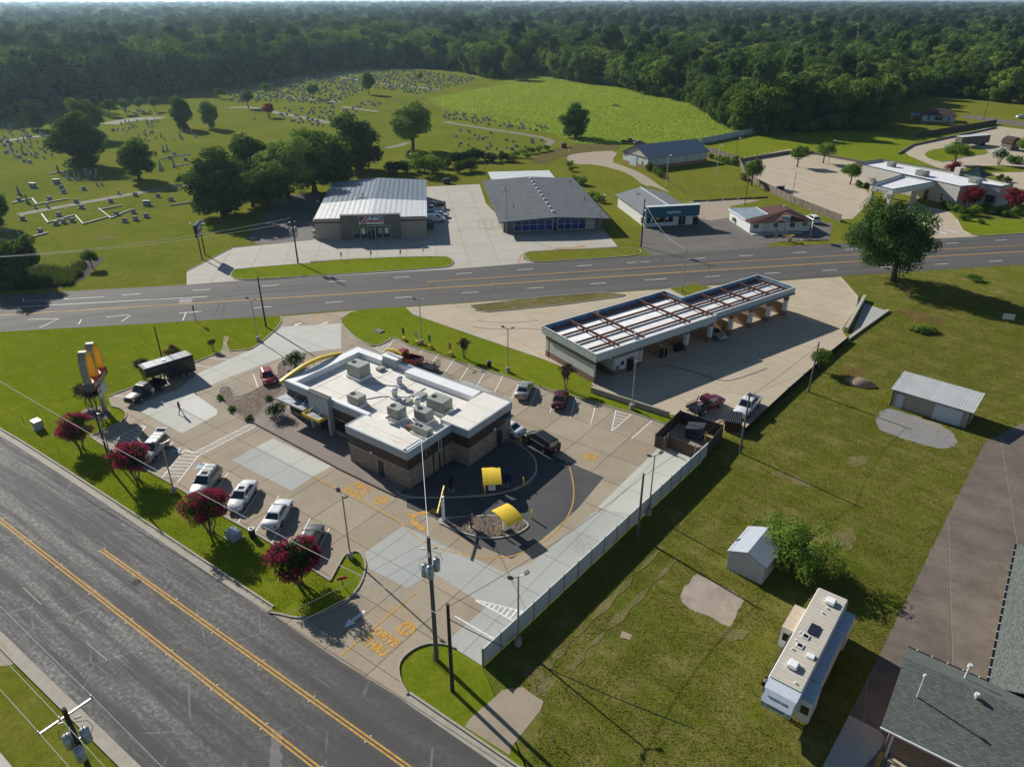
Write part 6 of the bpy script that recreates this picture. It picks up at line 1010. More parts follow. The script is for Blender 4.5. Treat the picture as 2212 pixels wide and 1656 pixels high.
for i,(lab,b) in enumerate((('first kerbside sign from the light pole, dark panel on yellow base',T5(405,548)),('second kerbside sign on a yellow base, next to the light pole',T5(490,570)),('green kerbside sign on a yellow base right of the light pole',T5(575,598)),('orange kerbside sign on a yellow base nearest the small tree',T5(706,645)))):
    t=thing('kerbside_sign',lab,'sign',(b.x,b.y,0),R(-36),'kerbside pickup signs'); MB().loft([[(-.42,-.42,0),(.42,-.42,0),(.42,.42,0),(-.42,.42,0)],[(-.2,-.2,.55),(.2,-.2,.55),(.2,.2,.55),(-.2,.2,.55)]]).build('base',M_yel,t); part(t,'stem',M_grey,cyl=(0,0,.5,1.6,.03,.03,8)); part(t,'panel',(M_dark,M_grey,plain('sign_green',(.05,.16,.08),.6),plain('sign_orange',(.35,.17,.04),.6))[i],box=(-.22,.22,-.03,.03,1.1,2.1))
for lab,b,m in (('black litter bin on the grass behind the light pole',Q12(985,515),M_black),('dark litter bin at the kerb beside the grey utility box',Q5(1115,1120),M_black)):
    t=thing('litter_bin',lab,'bin',(b.x,b.y,0),0); part(t,'bin',m,0,True,cyl=(0,0,0,.95,.3,.33,16)); part(t,'lid',M_grey,cyl=[(0,0,.95,1.05,.35,.3,16)]); part(t,'opening',M_black,cyl=(0,0,1.04,1.07,.18,.18,12))
for lab,b,s_ in (('pale utility cabinet alone on the left lawn',T4(250,1118),(.55,.45,1.2)),('low grey utility box in crape myrtle shade by the kerb',Q5(875,1130),(.7,.55,.85)),('square grey junction slab on the entrance lawn',T5(245,490),(.75,.55,.18))):
    t=thing('utility_box',lab,'utility box',(b.x,b.y,0),R(-36)); part(t,'plinth',C_kerb,box=(-s_[0]-.1,s_[0]+.1,-s_[1]-.1,s_[1]+.1,0,.06)); part(t,'cabinet',M_galv if s_[2]>.5 else M_taupe,.03,box=(-s_[0],s_[0],-s_[1],s_[1],.06,s_[2]))
    if s_[2]>.5: part(t,'door_seam',M_dark,box=(-.01,.01,-s_[1]-.006,-s_[1],.15,s_[2]-.1))
t=thing('warning_sign','small red sign on the grass tip near the exit','sign',(*T8(12,490).xy,.1),R(20)); part(t,'post',M_black,cyl=(0,0,0,.9,.04,.04,8)); part(t,'panel',M_red,box=(-.45,.45,-.03,.03,.8,1.1))
t=thing('road_sign','black sign on a thin post beside the highway verge','sign',(*T4(1270,427).xy,0),R(-80)); part(t,'post',M_dark,cyl=(0,0,0,2.9,.05,.05,8)); part(t,'panel',M_dark,box=(-.35,.35,-.02,.02,2.0,2.9))
for lab,b,h in (('thin orange marker post beside the exit grass kerb',T8(597,975),1.0),('thin orange marker stake in the right field',T8(1372,1490),.9),('thin marker post on the left lawn beside the cabinet',T4(290,1120),1.3),('thin marker post left of the utility cabinet',T4(150,1070),.9)):
    t=thing('marker_post',lab,'marker',(b.x,b.y,0),0,'marker posts'); part(t,'stake',M_wood if 'stake' in lab else M_dark,cyl=(0,0,0,h,.03,.03,8)); part(t,'cap',plain('marker_orange',(.5,.16,.03),.6),cyl=(0,0,h-.15,h,.045,.045,8))
t=thing('fire_hydrant','yellow and white hydrant on the shop verge','hydrant',(*QRd(1182,832).xy,.1)); part(t,'barrel',M_yel,0,True,cyl=[(0,0,0,.7,.14,.14,12)]); part(t,'bonnet',M_white,0,True,cyl=[(0,0,.7,.95,.2,.08,12)])
for lab,b,rz,m,hh in (('small blue and white shop sign on a post before the brown-roofed shop',QRd(950,700),R(-30),M_white,4.2),('white rectangular sign on a post at the right shop corner',QRd(1290,775),R(70),M_white,4.0)):
    t=thing('shop_sign',lab,'sign',(b.x,b.y,0),rz); part(t,'post',M_grey,cyl=(0,0,0,hh-1,.07,.07,8)); part(t,'panel',m,box=(-.9,.9,-.08,.08,hh-1.2,hh)); part(t,'panel_print',M_blue if 'blue' in lab else M_galv,box=[(-.75+i*.4,-.45+i*.4,-.095,-.08,hh-.95,hh-.35) for i in range(4)])
for i,(b,lab) in enumerate(((QRd(835,790),'left pale purple feather flag on the shop verge'),(QRd(937,785),'right pale purple feather flag on the shop verge'))): t=thing('feather_flag',lab,'flag',(b.x,b.y,0),R(10),'feather flags'); part(t,'pole',M_grey,cyl=(0,0,0,2.9,.03,.03,6)); part(t,'banner',plain('flag_purple',(.33,.24,.36),.7),box=[(.02,.5,-.012,.012,.5,2.8)])
t=thing('planter_sign','yellow and white planter ornament on the shop verge','planter',(*QRd(1030,800).xy,.1)); part(t,'pot',M_marb,cyl=(0,0,0,.9,.35,.5,12)); part(t,'ring',M_yel,bar=[((-1,-.3,1.2),(1,.2,1.2),.15,.15),((-1,.3,1.25),(1,.6,1.25),.12,.12)])
for i,(u,v) in enumerate(((535,1215),(920,1200),(1300,1185),(1597,1155))): t=thing('banner_post',('leftmost orange','second orange','third orange','white')[i]+' marker flag along the parts store island','flag',(*QA(u,v).xy,.1),0,'marker flags on the island'); part(t,'staff',(M_rust if i<3 else M_white),cyl=(0,0,0,1.7,.04,.04,6)); part(t,'cloth',plain('flag_orange',(.45,.10,.05),.7) if i<3 else M_white,box=(0,.25,-.012,.012,.9,1.7))
t=thing('for_sale_board','small white board standing alone in the far right field','sign',(*T6(2105,425).xy,0),R(-20)); part(t,'board',M_white,box=(-.85,.85,-.04,.04,.35,1.3)); part(t,'leg',M_wood,box=[(-.75,-.65,-.05,.05,0,.35),(.65,.75,-.05,.05,0,.35)])
t=thing('hanging_sign','small white street sign against the big oak','sign',(*P(1873,590).xy,0),R(-30)); part(t,'post',M_grey,cyl=(0,0,0,2.6,.04,.04,6)); part(t,'panel',M_white,box=(-.4,.4,-.02,.02,1.7,2.5))
# panel fence along the lot, board enclosure, board fences
f0_=T8(918,1003); f1_=P(1526,985)
FN=thing('panel_fence','pale grey panel fence along the drive-through lane','fence',(f0_.x,f0_.y,0),ang(f0_,f1_)); FL=(f1_-f0_).length; nf=18
for i in range(nf):
    part(FN,'fence_panel',M_fncp,box=(FL*i/nf+.04,FL*(i+1)/nf-.04,-.04,.04,.08,1.85)); part(FN,'fence_post',M_grey,box=(FL*i/nf-.05,FL*i/nf+.05,-.07,.07,0,1.98)); part(FN,'rail',M_white,box=(FL*i/nf+.05,FL*(i+1)/nf-.05,-.055,.055,1.85,1.93))
EN=thing('bin_enclosure','dark brown board enclosure around the bins','enclosure',(0,0,0)); ec=[QE(275,1030),P(1466,912),P(1558,944),QE(940,1165)]
def boards(t,a,b,h,m,bw=.3,nm='board',th=.05,z=0):
    d=(b-a); L=d.length; d=d/L; n=max(1,int(L/bw))
    for i in range(n): p=a+d*(L*i/n+.008); q=a+d*(L*(i+1)/n-.008); MB().bar((p.x,p.y,z+h/2),(q.x,q.y,z+h/2),th,h-.04*((i*7)%3)/2).build(nm,m,t)
for a,b in ((ec[0],ec[1]),(ec[1],ec[2]),(ec[2],ec[3])): boards(EN,a,b,1.75,M_dfnc)
g1=QE(390,1075); g2=QE(435,1030); g3=QE(785,1185); boards(EN,ec[0],g1,1.6,M_dfnc,.4,'gate_board'); boards(EN,g2,g3,1.6,M_dfnc,.45,'gate_board'); boards(EN,g3,ec[3],1.5,M_dfnc,.4)
for p in (ec+[g1,g2,g3]): MB().bar((p.x,p.y,0),(p.x,p.y,1.85),.14,.14).build('post',M_wood,EN)
o=part(None,'bollard',M_yel,cyl=(0,0,0,1.5,.12,.12,12)); o.location=flatc(QE(925,975)); tag(o,'yellow bollard inside the brown bin enclosure','bollard')
def fence(lab,pts,h,m,bw=.16,name='board_fence',cap=None,group=None):
    t=thing(name,lab,'fence',(0,0,0),0,group)
    for a,b in zip(pts,pts[1:]):
        boards(t,a,b,h,m,bw); k=max(1,int((b-a).length/2.4))
        for i in range(k+1): p=a+(b-a)*(i/k); MB().bar((p.x,p.y,0),(p.x,p.y,h+.1),.12,.12).build('post',M_pole2,t)
    return t
fence('weathered grey board fence between the diner lot and shop yard',[T3(360,1050),T3(400,1140),T3(480,1200),T3(720,1320),T3(1020,1440)],1.8,M_wood,.9); fence('dark board fence around the bungalow yard',[T3(1500,895),T3(2030,805)],1.9,plain('dark_fence_wood',(.07,.06,.05),.9),.9); fence('ivy-grown board fence behind the barn yard',[T3(165,985),T3(350,1045)],1.8,M_wood,.9)
fence('long pale panel fence at the pasture edge',[T3(115,935),T3(550,850)],2.2,plain('pale_fence',(.45,.49,.49),.7),2.4,'metal_fence')
def rails(lab,pts,h,m,name='wire_fence',sp=3.0,r=.04):
    t=thing(name,lab,'fence',(0,0,0))
    for a,b in zip(pts,pts[1:]):
        k=max(1,int((b-a).length/sp))
        for i in range(k+1): p=a+(b-a)*(i/k); MB().cyl(p.x,p.y,0,h,r,r,6).build('post',m,t)
        for z in (h*.35,h*.65,h*.95): MB().bar((a.x,a.y,z),(b.x,b.y,z),.03,.03).build('rail',m,t)
rails('rusty wire fence between cemetery and pasture',[T2(190,650),T2(350,660),T2(640,720),T2(1000,770),T2(1390,835)],1.5,M_rust); rails('sagging wire fence below the barn yard',[QV(560,480),QV(780,620),QV(1010,780),QV(1250,770),QV(1800,750)],1.4,M_pole2); rails('chain-link gate beside the grey-roofed shop',[QG(100,790),QG(360,765)],1.8,M_grey,'chain_gate',1.5)
t=thing('edging_fence','low black mesh edging along the car wash lot','fence',(0,0,0)); ps=[P(1603,941),P(1650,897),P(1700,850),P(1735,819),P(1790,770),P(1832,736)]
for a,b in zip(ps,ps[1:]): MB().bar((a.x,a.y,.4),(b.x,b.y,.4),.05,.8).build('mesh_panel',M_black,t); MB().bar((a.x,a.y,0),(a.x,a.y,1.0),.06,.06).build('stake',M_wood,t)
t=thing('log_kerb','row of rough logs edging the gravel yard','log',(0,0,0)); ls=[QV(1110,886),QV(1300,880),QV(1500,866),QV(1700,856),QV(1900,845),QV(2090,835)]
for a,b in zip(ls,ls[1:]): d=(b-a)*.04; MB().tube([a+d+Vector((0,0,.2)),b-d+Vector((0,0,.2))],[.22,.2],8).build('log',M_wood,t)
t=thing('brush_pile','heap of cut branches out in the pasture','brush pile',(*T2(1780,692).xy,0))
for i in range(26): a=random.uniform(0,6.28); q=random.uniform(0,3); part(t,'branch',M_trunk,tube=([(math.cos(a)*q,math.sin(a)*q,.1),(math.cos(a+random.uniform(-1,1))*(q*.3),math.sin(a)*q*.3,random.uniform(.5,1.6))],[.12,.05],5))
t=thing('dirt_mound','pale boulder-like mound of dirt in the right field','mound',(*T6(1150,832).xy,-.05),R(-30)); mb=MB(); mb.loft([[(math.cos(a)*rr*(1+.15*math.sin(3*a+z)),math.sin(a)*rr*.55*(1+.12*math.cos(4*a)),z) for a in np.linspace(0,6.2832,15)[:-1]] for rr,z in ((2.1,0),(1.9,.3),(1.3,.7),(.5,.95))]).build('mound',plain('mound_earth',(.26,.20,.14),1,0,.4,2),t,0,True)
# ================= VEGETATION =================
def crown(seed,rx,rz,zc,nb,nl,ls,ry=None,br=.34,flat=.0,ragged=.35,shape='round',skirt=.7):
    rg=np.random.default_rng(seed); ry=ry or rx; C=[]
    while len(C)<nb:
        d=rg.normal(size=3); d/=np.linalg.norm(d); q=rg.uniform(.25,1)**.55
        if shape=='cone': h=rg.uniform(-1,1); k=(1-h)*.5*.9+.12; C.append((d[0]*q*rx*k,d[1]*q*ry*k,h*rz)); continue
        if d[2]<-.55 and rg.random()<skirt: continue
        m=1+ragged*rg.uniform(-1,.6); C.append((d[0]*q*rx*.72*m,d[1]*q*ry*.72*m,d[2]*q*rz*.72*m))
    C=np.array(C); Rb=rx*br*rg.uniform(.6,1.25,nb)
    if shape=='cone': Rb*=np.clip((1-C[:,2]/rz)*.5+.25,.2,1)
    wt=Rb**2; wt/=wt.sum(); bi=rg.choice(nb,nl,p=wt)
    d=rg.normal(size=(nl,3)); d[:,2]+=.25; d/=np.linalg.norm(d,axis=1)[:,None]
    pos=C[bi]+d*(Rb[bi]*rg.uniform(.55,1.08,nl))[:,None]*np.array([1,1,.8]); pos[:,2]+=zc
    n=d+rg.normal(size=(nl,3))*.38; n[:,2]+=.1; n/=np.linalg.norm(n,axis=1)[:,None]
    t=np.cross(n,rg.normal(size=(nl,3))); t/=np.linalg.norm(t,axis=1)[:,None]; b=np.cross(n,t)
    s=(ls*rg.uniform(.55,1.35,nl))[:,None]; a=.62
    V=np.stack([pos-t*s,pos+b*s*a,pos+t*s,pos-b*s*a],1).reshape(-1,3); F=np.arange(nl*4).reshape(-1,4)
    tb=rg.uniform(0,1,nb)[bi]; tint=np.clip(tb*.6+rg.uniform(0,.4,nl),0,1).repeat(4)
    return V,F,tint,C+np.array([0,0,zc]),Rb
def limbs(seed,h,r,C,nl=7,stems=1,spread=.3,low=.35):
    rg=random.Random(seed); mb=MB(); idx=list(range(len(C))); rg.shuffle(idx)
    for s_ in range(stems):
        a=s_*6.28/max(stems,1)+rg.random(); ox,oy=(math.cos(a)*spread*.3,math.sin(a)*spread*.3) if stems>1 else (0,0); tx,ty=(math.cos(a)*spread,math.sin(a)*spread) if stems>1 else (rg.uniform(-.1,.1)*h*.2,rg.uniform(-.1,.1)*h*.2)
        z1=h*low; z2=h*.62; mb.tube([(ox,oy,-.1),(ox*1.05,oy*1.05,h*.06),(lerp(ox,tx,.5),lerp(oy,ty,.5),z1),(tx,ty,z2)],[r*1.35,r,r*.8,r*.35],8)
        for k in range(nl):
            c=C[idx[(s_*nl+k)%len(idx)]]; z=rg.uniform(z1*.9,z2); f=(z-z1)/(z2-z1+.01); p=Vector((lerp(ox,tx,.5+f*.5),lerp(oy,ty,.5+f*.5),z)); e=Vector(c)
            if e.z<z: p.z=max(z1*.6,e.z-.3)
            mid=p.lerp(e,.5)+Vector((0,0,.06*h)); mb.tube([p,mid,e],[r*.42,r*.25,r*.08],5)
    return mb
TM={}
def tree_proto(key,seed,h,rx,rz,nb,nl,ls,lm,trunk=.25,stems=1,shape='round',br=.34,bark=None,flower=None,low=.3,base=None,ragged=.35,skirt=.7):
    zc=h-rz if base is None else base+rz
    V,F,t,C,Rb=crown(seed,rx,rz,zc,nb,nl,ls,br=br,shape=shape,ragged=ragged,skirt=skirt)
    cm=npmesh('crown',V,F,lm,t); tm=limbs(seed,h,trunk,C,5 if stems>1 else 8,stems,rx*.35,low).mesh('trunk',bark or M_trunk,0,True); fm=None
    if flower:
        rg=np.random.default_rng(seed+5); n=flower[1]; bi=rg.integers(0,len(C),n*3); d=rg.normal(size=(n*3,3)); d/=np.linalg.norm(d,axis=1)[:,None]; d[:,2]=np.abs(d[:,2])*.9-.15
        p=C[bi]+d*(Rb[bi]*1.16)[:,None]; out=(p-np.array([0,0,zc]))/np.array([rx,rx,rz]); keep=np.linalg.norm(out,axis=1)>.72; p=p[keep][:n]; m=len(p); k=9
        q=(p[:,None,:]+rg.normal(size=(m,k,3))*flower[2]*np.array([1,1,1.5])).reshape(-1,3); nn=rg.normal(size=(m*k,3)); nn/=np.linalg.norm(nn,axis=1)[:,None]; tt=np.cross(nn,rg.normal(size=(m*k,3))); tt/=np.linalg.norm(tt,axis=1)[:,None]; bb=np.cross(nn,tt); s=(flower[2]*.75*rg.uniform(.6,1.3,m*k))[:,None]
        fm=npmesh('blossom',np.stack([q-tt*s,q+bb*s,q+tt*s,q-bb*s],1).reshape(-1,3),np.arange(m*k*4).reshape(-1,4),flower[0],rg.uniform(0,1,m*k).repeat(4))
    TM[key]=(tm,cm,fm); return TM[key]
def tree(key,name,label,cat,loc,sc=1.0,rz=None,group=None,sx=1.0,kind=None):
    tm,cm,fm=TM[key]; t=thing(name,label,cat,(loc.x,loc.y,loc.z),rz if rz is not None else random.uniform(0,6.28),group); t.scale=(sc*sx,sc*sx,sc)
    obj('trunk',tm,t); obj('crown',cm,t)
    if fm: obj('blossom',fm,t)
    return t
# prototypes
for i in range(4): tree_proto('oak%d'%i,40+i,14,(5.6,6.2,5.4,6.0)[i],7.0,(64,50,80,56)[i],14000,.29,(L_oak,L_for,L_oak,L_dk)[i],.42,br=.30,ragged=.28,base=(-1.3,.9,-.8,-1.3)[i],low=.15,skirt=.0)
tree_proto('bigoak',77,14.5,8.6,7.2,95,34000,.23,L_dk,.6,br=.24,ragged=.6,base=.2,skirt=.25,low=.15)
for i in range(6): tree_proto('for%d'%i,60+i,20,8.0+.5*(i%3),9.0,(26,34,40,22,30,46)[i],4600,.55,(L_for,L_dk,L_oak,L_for,L_oak,L_dk)[i],.4,br=.34,base=.6,skirt=.2,ragged=.45)
for i in range(3): tree_proto('pine%d'%i,90+i,27,5.4,6.6,26,3000,.52,L_pine,.38,br=.36,base=13.4,skirt=.2)
for i in range(3): tree_proto('crape%d'%i,120+i,5.2,2.55,2.15,70,10000,.085,L_crape,.085,5,br=.27,bark=M_crbk,flower=(F_mag,(900,720,800)[i],.08),low=.2,base=.8,skirt=.1,ragged=.15)
tree_proto('minicrape',131,3.4,1.25,1.0,26,2200,.08,L_pur,.05,4,br=.34,bark=M_crbk,low=.3); tree_proto('pinkcrape',132,3.6,1.5,1.1,28,2400,.08,L_crape,.05,4,br=.34,bark=M_crbk,flower=(F_mag,60,.07),low=.3)
tree_proto('redtree',140,5.5,2.8,2.3,40,5000,.14,F_red,.14,3,br=.33,low=.3); tree_proto('lite',141,7,3.0,3.0,36,5000,.16,L_lite,.18,1,br=.33,low=.25); tree_proto('young',142,6,2.6,2.2,34,4200,.15,L_oak,.16,1,br=.34,low=.3)
tree_proto('oleander',143,2.4,1.7,1.2,26,2600,.09,L_crape,.05,5,br=.36,flower=(F_wht,70,.06),low=.2); tree_proto('whitecrape',144,5,2.4,1.9,34,3600,.13,L_crape,.1,4,br=.34,flower=(F_wht,120,.13),low=.3)
tree_proto('bush',145,1.6,1.5,.9,18,1300,.12,L_oak,.06,4,br=.4,low=.15); tree_proto('litebush',146,2.4,1.9,1.25,22,1800,.14,L_lite,.06,4,br=.38,low=.15); tree_proto('darkbush',147,2.6,2.4,1.3,24,2200,.16,L_crape,.07,5,br=.38,low=.15)
def tpx(key,name,label,cat,base,h,hp=None,**k):           # place by base; h = height in metres relative to the prototype
    ph={'oak':14,'for':20,'pin':30,'cra':5.2,'min':3.4,'big':14.5,'red':5.5,'lit':7,'you':6,'ole':2.4,'whi':5,'bus':1.6,'dar':2.6,'pink':3.6}.get('pink' if key.startswith('pink') else key[:3],7)
    if key=='litebush': ph=2.4
    s_=h/ph; return tree(key,name,label,cat,flatc(base),s_,**k)
G1='large trees standing in the cemetery'
bo=tpx('bigoak','oak_tree','large spreading oak beside the highway in front of the diner','tree',P(1928,607),16.5,rz=.4,sx=.84); [setattr(c_,'location',(-2.2,1.0,0)) for c_ in bo.children if c_.name.startswith('crown')]
for key,lab,b,h,sx in (('oak0','very tall broad tree, largest among the graves at left',T1(545,1075),20,1.25),('oak1','lighter tree behind the largest cemetery tree',T1(590,900),16,1.0),('oak2','round tree right of the largest cemetery tree',T1(905,1165),13.5,1.2),('oak3','dense dark tree at the front of the row beside the store',T1(1450,1395),19,1.15),('oak0','airy tree second in the row beside the store',T1(1660,1250),19,1.1),('oak1','light tree in the middle of the row beside the store',T1(1870,1290),17,1.2),('oak2','broad tree fourth in the row beside the store',T1(2040,1240),19,1.2),('oak3','tall tree at the right end of the row behind the store',T2(110,1100),20,1.1),('oak1','lower tree filling the gap left of the store',T1(1760,1350),12,1.5),('oak2','leafy tree between the two tallest behind the store',T1(2170,1230),15,1.3),('oak2','dark tree low in the row, touching the store roof',T1(1640,1340),11,1.4),('oak1','spreading tree with visible trunk at the cemetery corner',T2(465,972),17,1.15),('oak3','round lone tree between pasture and barn',T2(1515,892),15,1.05),('oak0','dark magnolia-like tree, left of the pair by the white tombs',T1(1190,835),15.5,.9),('oak2','dark lower tree, right of the pair by the white tombs',T1(1370,832),12.5,.95),('oak1','slim tree on the far cemetery hill',T2(180,612),13,.75),('young','dark rounded tree near the far cemetery road',T1(1610,702),9,1.1),('redtree','reddish-topped tree beside the far cemetery road',T1(1745,762),9,1.0),('young','small dark tree amid far graves',T1(2030,642),8,1.2),('oak3','slim dark tree left of the largest cemetery tree',T1(245,838),13,.8),('young','little tree on the far hill among graves',T2(510,532),6,1.0),('oak2','tree cut by the left picture edge above the ditch',P(-5,492),10.5,1.1),('oak0','dark tree over the reed ditch at the left edge',P(20,618),11,1.3),('oak1','second dark tree at the reed ditch',P(55,606),9,1.1)):
    if key=='redtree': tpx(key,'cemetery_tree',lab,'tree',b,h*.75,group=G1)
    else: tpx(key,'cemetery_tree',lab,'tree',b,h,group=G1,sx=sx)
for i,(x,y,h) in enumerate(((715,752,8),(820,742,7.5),(910,727,7),(1005,722,7),(1420,640,6),(1730,620,7))): tpx('young','small_tree',('leftmost','second','third','fourth','fifth','last')[i]+' of the small trees lining the far cemetery road','tree',T1(x,y),h,group='small trees along the cemetery road')
GCr='crape myrtles along the street lawn'
for key,lab,b,h,sx in (('crape0','farthest of four magenta crape myrtles by the street',T4(525,1245),5.0,.92),('crape1','second magenta crape myrtle from the arches sign',T4(890,1452),5.1,.92),('crape2','third magenta crape myrtle, in front of the silver SUV',Q5(575,1065),5.3,1.0),('crape0','nearest magenta crape myrtle, beside the dark grey sedan',T7(1935,465),5.4,1.02)): tpx(key,'crape_myrtle',lab,'tree',b,h,group=GCr,sx=sx)
for key,lab,b,h in (('pinkcrape','small pink-tipped tree behind the black trailer',T4(1135,712),3.4),('minicrape','small bronze tree in front of the trailer nose',T4(935,792),3.2),('minicrape','tiny sapling beside the paved culvert path',T4(1382,614),2.0),('minicrape','small bronze tree on the grass behind the parked cars',T5(797,662),3.2),('minicrape','small bronze tree above the dark maroon sedan',T5(1455,862),3.8),('minicrape','dark bronze shrub tree at the foot of the arches sign',T4(625,1030),4.6),('minicrape','thin bare bush left of the arches sign',T4(555,960),3.2)): tpx(key,'small_tree',lab,'tree',b,h,group='small bronze trees on the lawn')
tpx('oleander','oleander','white-flowered round bush in the rock bed behind the yellow arch','bush',T4(1912,725),2.7); tpx('oleander','oleander','green bush at the front walk corner below the awning','bush',T4(1795,1045),2.2)
for i,(x,y) in enumerate(((1740,930),(1430,930),(1500,1000),(1615,1065))): tpx('bush','grass_clump',('yellow-green','left','lower','corner')[i]+' small grass clump in the tan rock bed','plant',T4(x,y),.7,group='clumps in the tan rock bed')
for key,lab,b,h,sx in (('lite','bright young tree at the board fence of the diner lot',T3(445,1200),8,1.1),('young','left round tree in the diner parking island',T3(742,1082),7,1.2),('young','right round tree in the diner parking island',T3(910,1057),7,1.2),('young','dark tree at the left end of the diner',T3(1085,1195),6.5,1.2),('redtree','red-leaved tree by the diner entrance',QK(1500,985),6.3,1.05),('redtree','red-leaved tree at the right end of the diner',QK(2060,1010),6.3,1.15),('redtree','red-leaved tree behind the diner chimney',QK(1270,560),5,1.0),('lite','leafy tree with pale limbs behind the diner',QK(1310,400),7.5,1.5),('whitecrape','white-blossomed small tree behind the diner lawn',QK(1880,408),5.5,1.0),('lite','bushy green tree at the right picture edge',QK(2230,330),8,1.2),('litebush','light green small tree in the yard behind the store',T2(572,1135),7,1.1),('oak1','lighter green tree at the edge of the wood by the pasture',T2(1110,515),18,1.05),('oak2','rounded dark tree at the pasture edge of the wood',T2(840,475),21,1.0),('young','leafy bush overhanging the black edging at the pale pole',T6(880,745),3.6,1.2),('lite','bright shrub by the ditch at the highway',T4(600,80),4.2,1.0)): tpx(key,'leafy_tree',lab,'tree',b,h,sx=sx)
# leaning tree over the white shed
V_,F_,t_,C_,Rb_=crown(301,4.9,2.0,2.5,95,12000,.105,ry=3.8,br=.18,ragged=.8); sh=flatc(P(1712,1188,1.6)); tt=thing('shed_tree','ragged leafy tree sprawling over the white metal shed','tree',(sh.x,sh.y,0),R(-60)); obj('crown',npmesh('crown',V_,F_,L_oak,t_),tt); limbs(301,4.2,.16,C_,9,3,.8,.3).build('trunk',M_trunk,tt,0,True)
# shrubs and hedges: each its own plant
k=0
for key,grp,labs,pts in (('darkbush','shrubs behind the shops','dark shrub in the thicket behind the shop yards',[(330,1130),(420,1120),(500,1110),(600,1120),(680,1090),(740,1060),(800,1050),(860,1045),(930,1040),(980,1050),(1040,1045),(470,1050),(760,1120),(840,1110)]),('litebush','tall grass tufts by the cemetery fence','tall light green clump along the cemetery fence corner',[(1080,1040),(1130,1020),(1180,1005),(1230,995),(1280,985),(1330,975),(1110,1050),(1200,1025)]),('litebush','shrubs along the grey-roofed shop','leafy shrub along the right side of the grey-roofed shop',[(1480,1080),(1520,1190),(1560,1200),(1640,1290),(1670,1310),(1490,1110)])):
    for p in pts: tpx(key,'shrub',labs,'shrub',T2(*p),random.uniform(2.6,4.0) if key=='darkbush' else random.uniform(1.8,2.6),group=grp)
for p,h in ((QK(1180,960),2.0),(QK(1230,985),1.6),(QK(1330,1010),1.8),(QK(1420,1060),2.2),(QK(1540,1070),2.6),(QK(1680,1010),2.0),(QK(1760,1040),1.7),(QK(1900,1050),2.0),(QK(2000,1080),1.6),(QK(1450,1130),1.6),(QK(1640,1170),1.2),(QK(2150,1060),2.0),(QK(2030,380),2.4),(QK(2130,390),2.4),(QK(1900,600),1.6),(QK(1990,630),1.6),(QK(60,690),1.8),(QK(170,700),1.4)): tpx('bush','garden_shrub','low dark shrub in the planting around the diner','shrub',p,h,group='diner garden shrubs')
for p in (QV(560,480),QV(640,520),QV(680,560),QV(1350,320),QV(1450,350),QV(1550,390),QV(1640,410),QV(1690,370),QV(1760,600)): tpx('bush','ivy_clump','leafy ivy clump on the barn yard fence','shrub',p,random.uniform(1.6,2.4),group='ivy on the barn yard fence')
tpx('bush','field_clump','grassy bump of weeds in the right field','shrub',T6(1540,490),1.1,sx=2.2); tpx('bush','roadside_clump','weedy clump by the far highway bend','shrub',T6(1900,160),1.0,sx=2)
# reeds in the ditch: nobody could count them
def blades(name,poly,n,h,w_,m,seed,lean=.25,holes=()):
    rg=np.random.default_rng(seed); xs=np.array([p.x for p in poly]); ys=np.array([p.y for p in poly]); P_=[]
    while len(P_)<n:
        X=rg.uniform(xs.min(),xs.max(),n); Y=rg.uniform(ys.min(),ys.max(),n); ins=np.zeros(n,bool); j=len(poly)-1
        for i in range(len(poly)):
            with np.errstate(divide='ignore',invalid='ignore'): c=((ys[i]>Y)!=(ys[j]>Y))&(X<(xs[j]-xs[i])*(Y-ys[i])/(ys[j]-ys[i])+xs[i])
            ins^=c; j=i
        for hp in holes:
            hx=np.array([p.x for p in hp]); hy=np.array([p.y for p in hp]); hi=np.zeros(n,bool); j=len(hp)-1
            for i in range(len(hp)):
                with np.errstate(divide='ignore',invalid='ignore'): hi^=((hy[i]>Y)!=(hy[j]>Y))&(X<(hx[j]-hx[i])*(Y-hy[i])/(hy[j]-hy[i])+hx[i])
                j=i
            ins&=~hi
        ins&=(np.sin(X*.9+np.sin(Y*.7)*2)+np.sin(Y*1.3+np.sin(X*.5)*2)+np.sin((X+Y)*3.1)*.8+rg.uniform(-2,2,n))>-.6; P_+=list(zip(X[ins],Y[ins]))
    p=np.array(P_[:n]); p=np.c_[p,np.zeros(n)]; a=rg.uniform(0,6.28,n); d=np.c_[np.cos(a),np.sin(a),np.zeros(n)]*w_; H=h*rg.uniform(.5,1.2,n); tip=p+np.c_[rg.normal(size=(n,2))*lean*H[:,None],H]
    V=np.stack([p-d,p+d,tip],1).reshape(-1,3); return tag(obj(name,npmesh(name,V,np.arange(n*3).reshape(-1,3),m,rg.uniform(0,1,n).repeat(3))),kind='stuff')
blades('reeds',[T4(0,90),T4(280,80),T4(420,100),T4(560,40),T4(530,120),T4(470,190),T4(300,210),T4(0,225)],5000,1.4,.09,leafmat('reed_leaves',[(.03,.06,.012),(.08,.12,.02),(.05,.08,.02)]),5)
L_gr=leafmat('lawn_blades',[(.13,.20,.006),(.25,.30,.01),(.2,.24,.012)],.4); L_fg=leafmat('field_blades',[(.10,.14,.012),(.2,.2,.03),(.24,.19,.06)],.6); L_pg=leafmat('pasture_blades',[(.15,.25,.018),(.27,.34,.03),(.23,.26,.05)],.4)
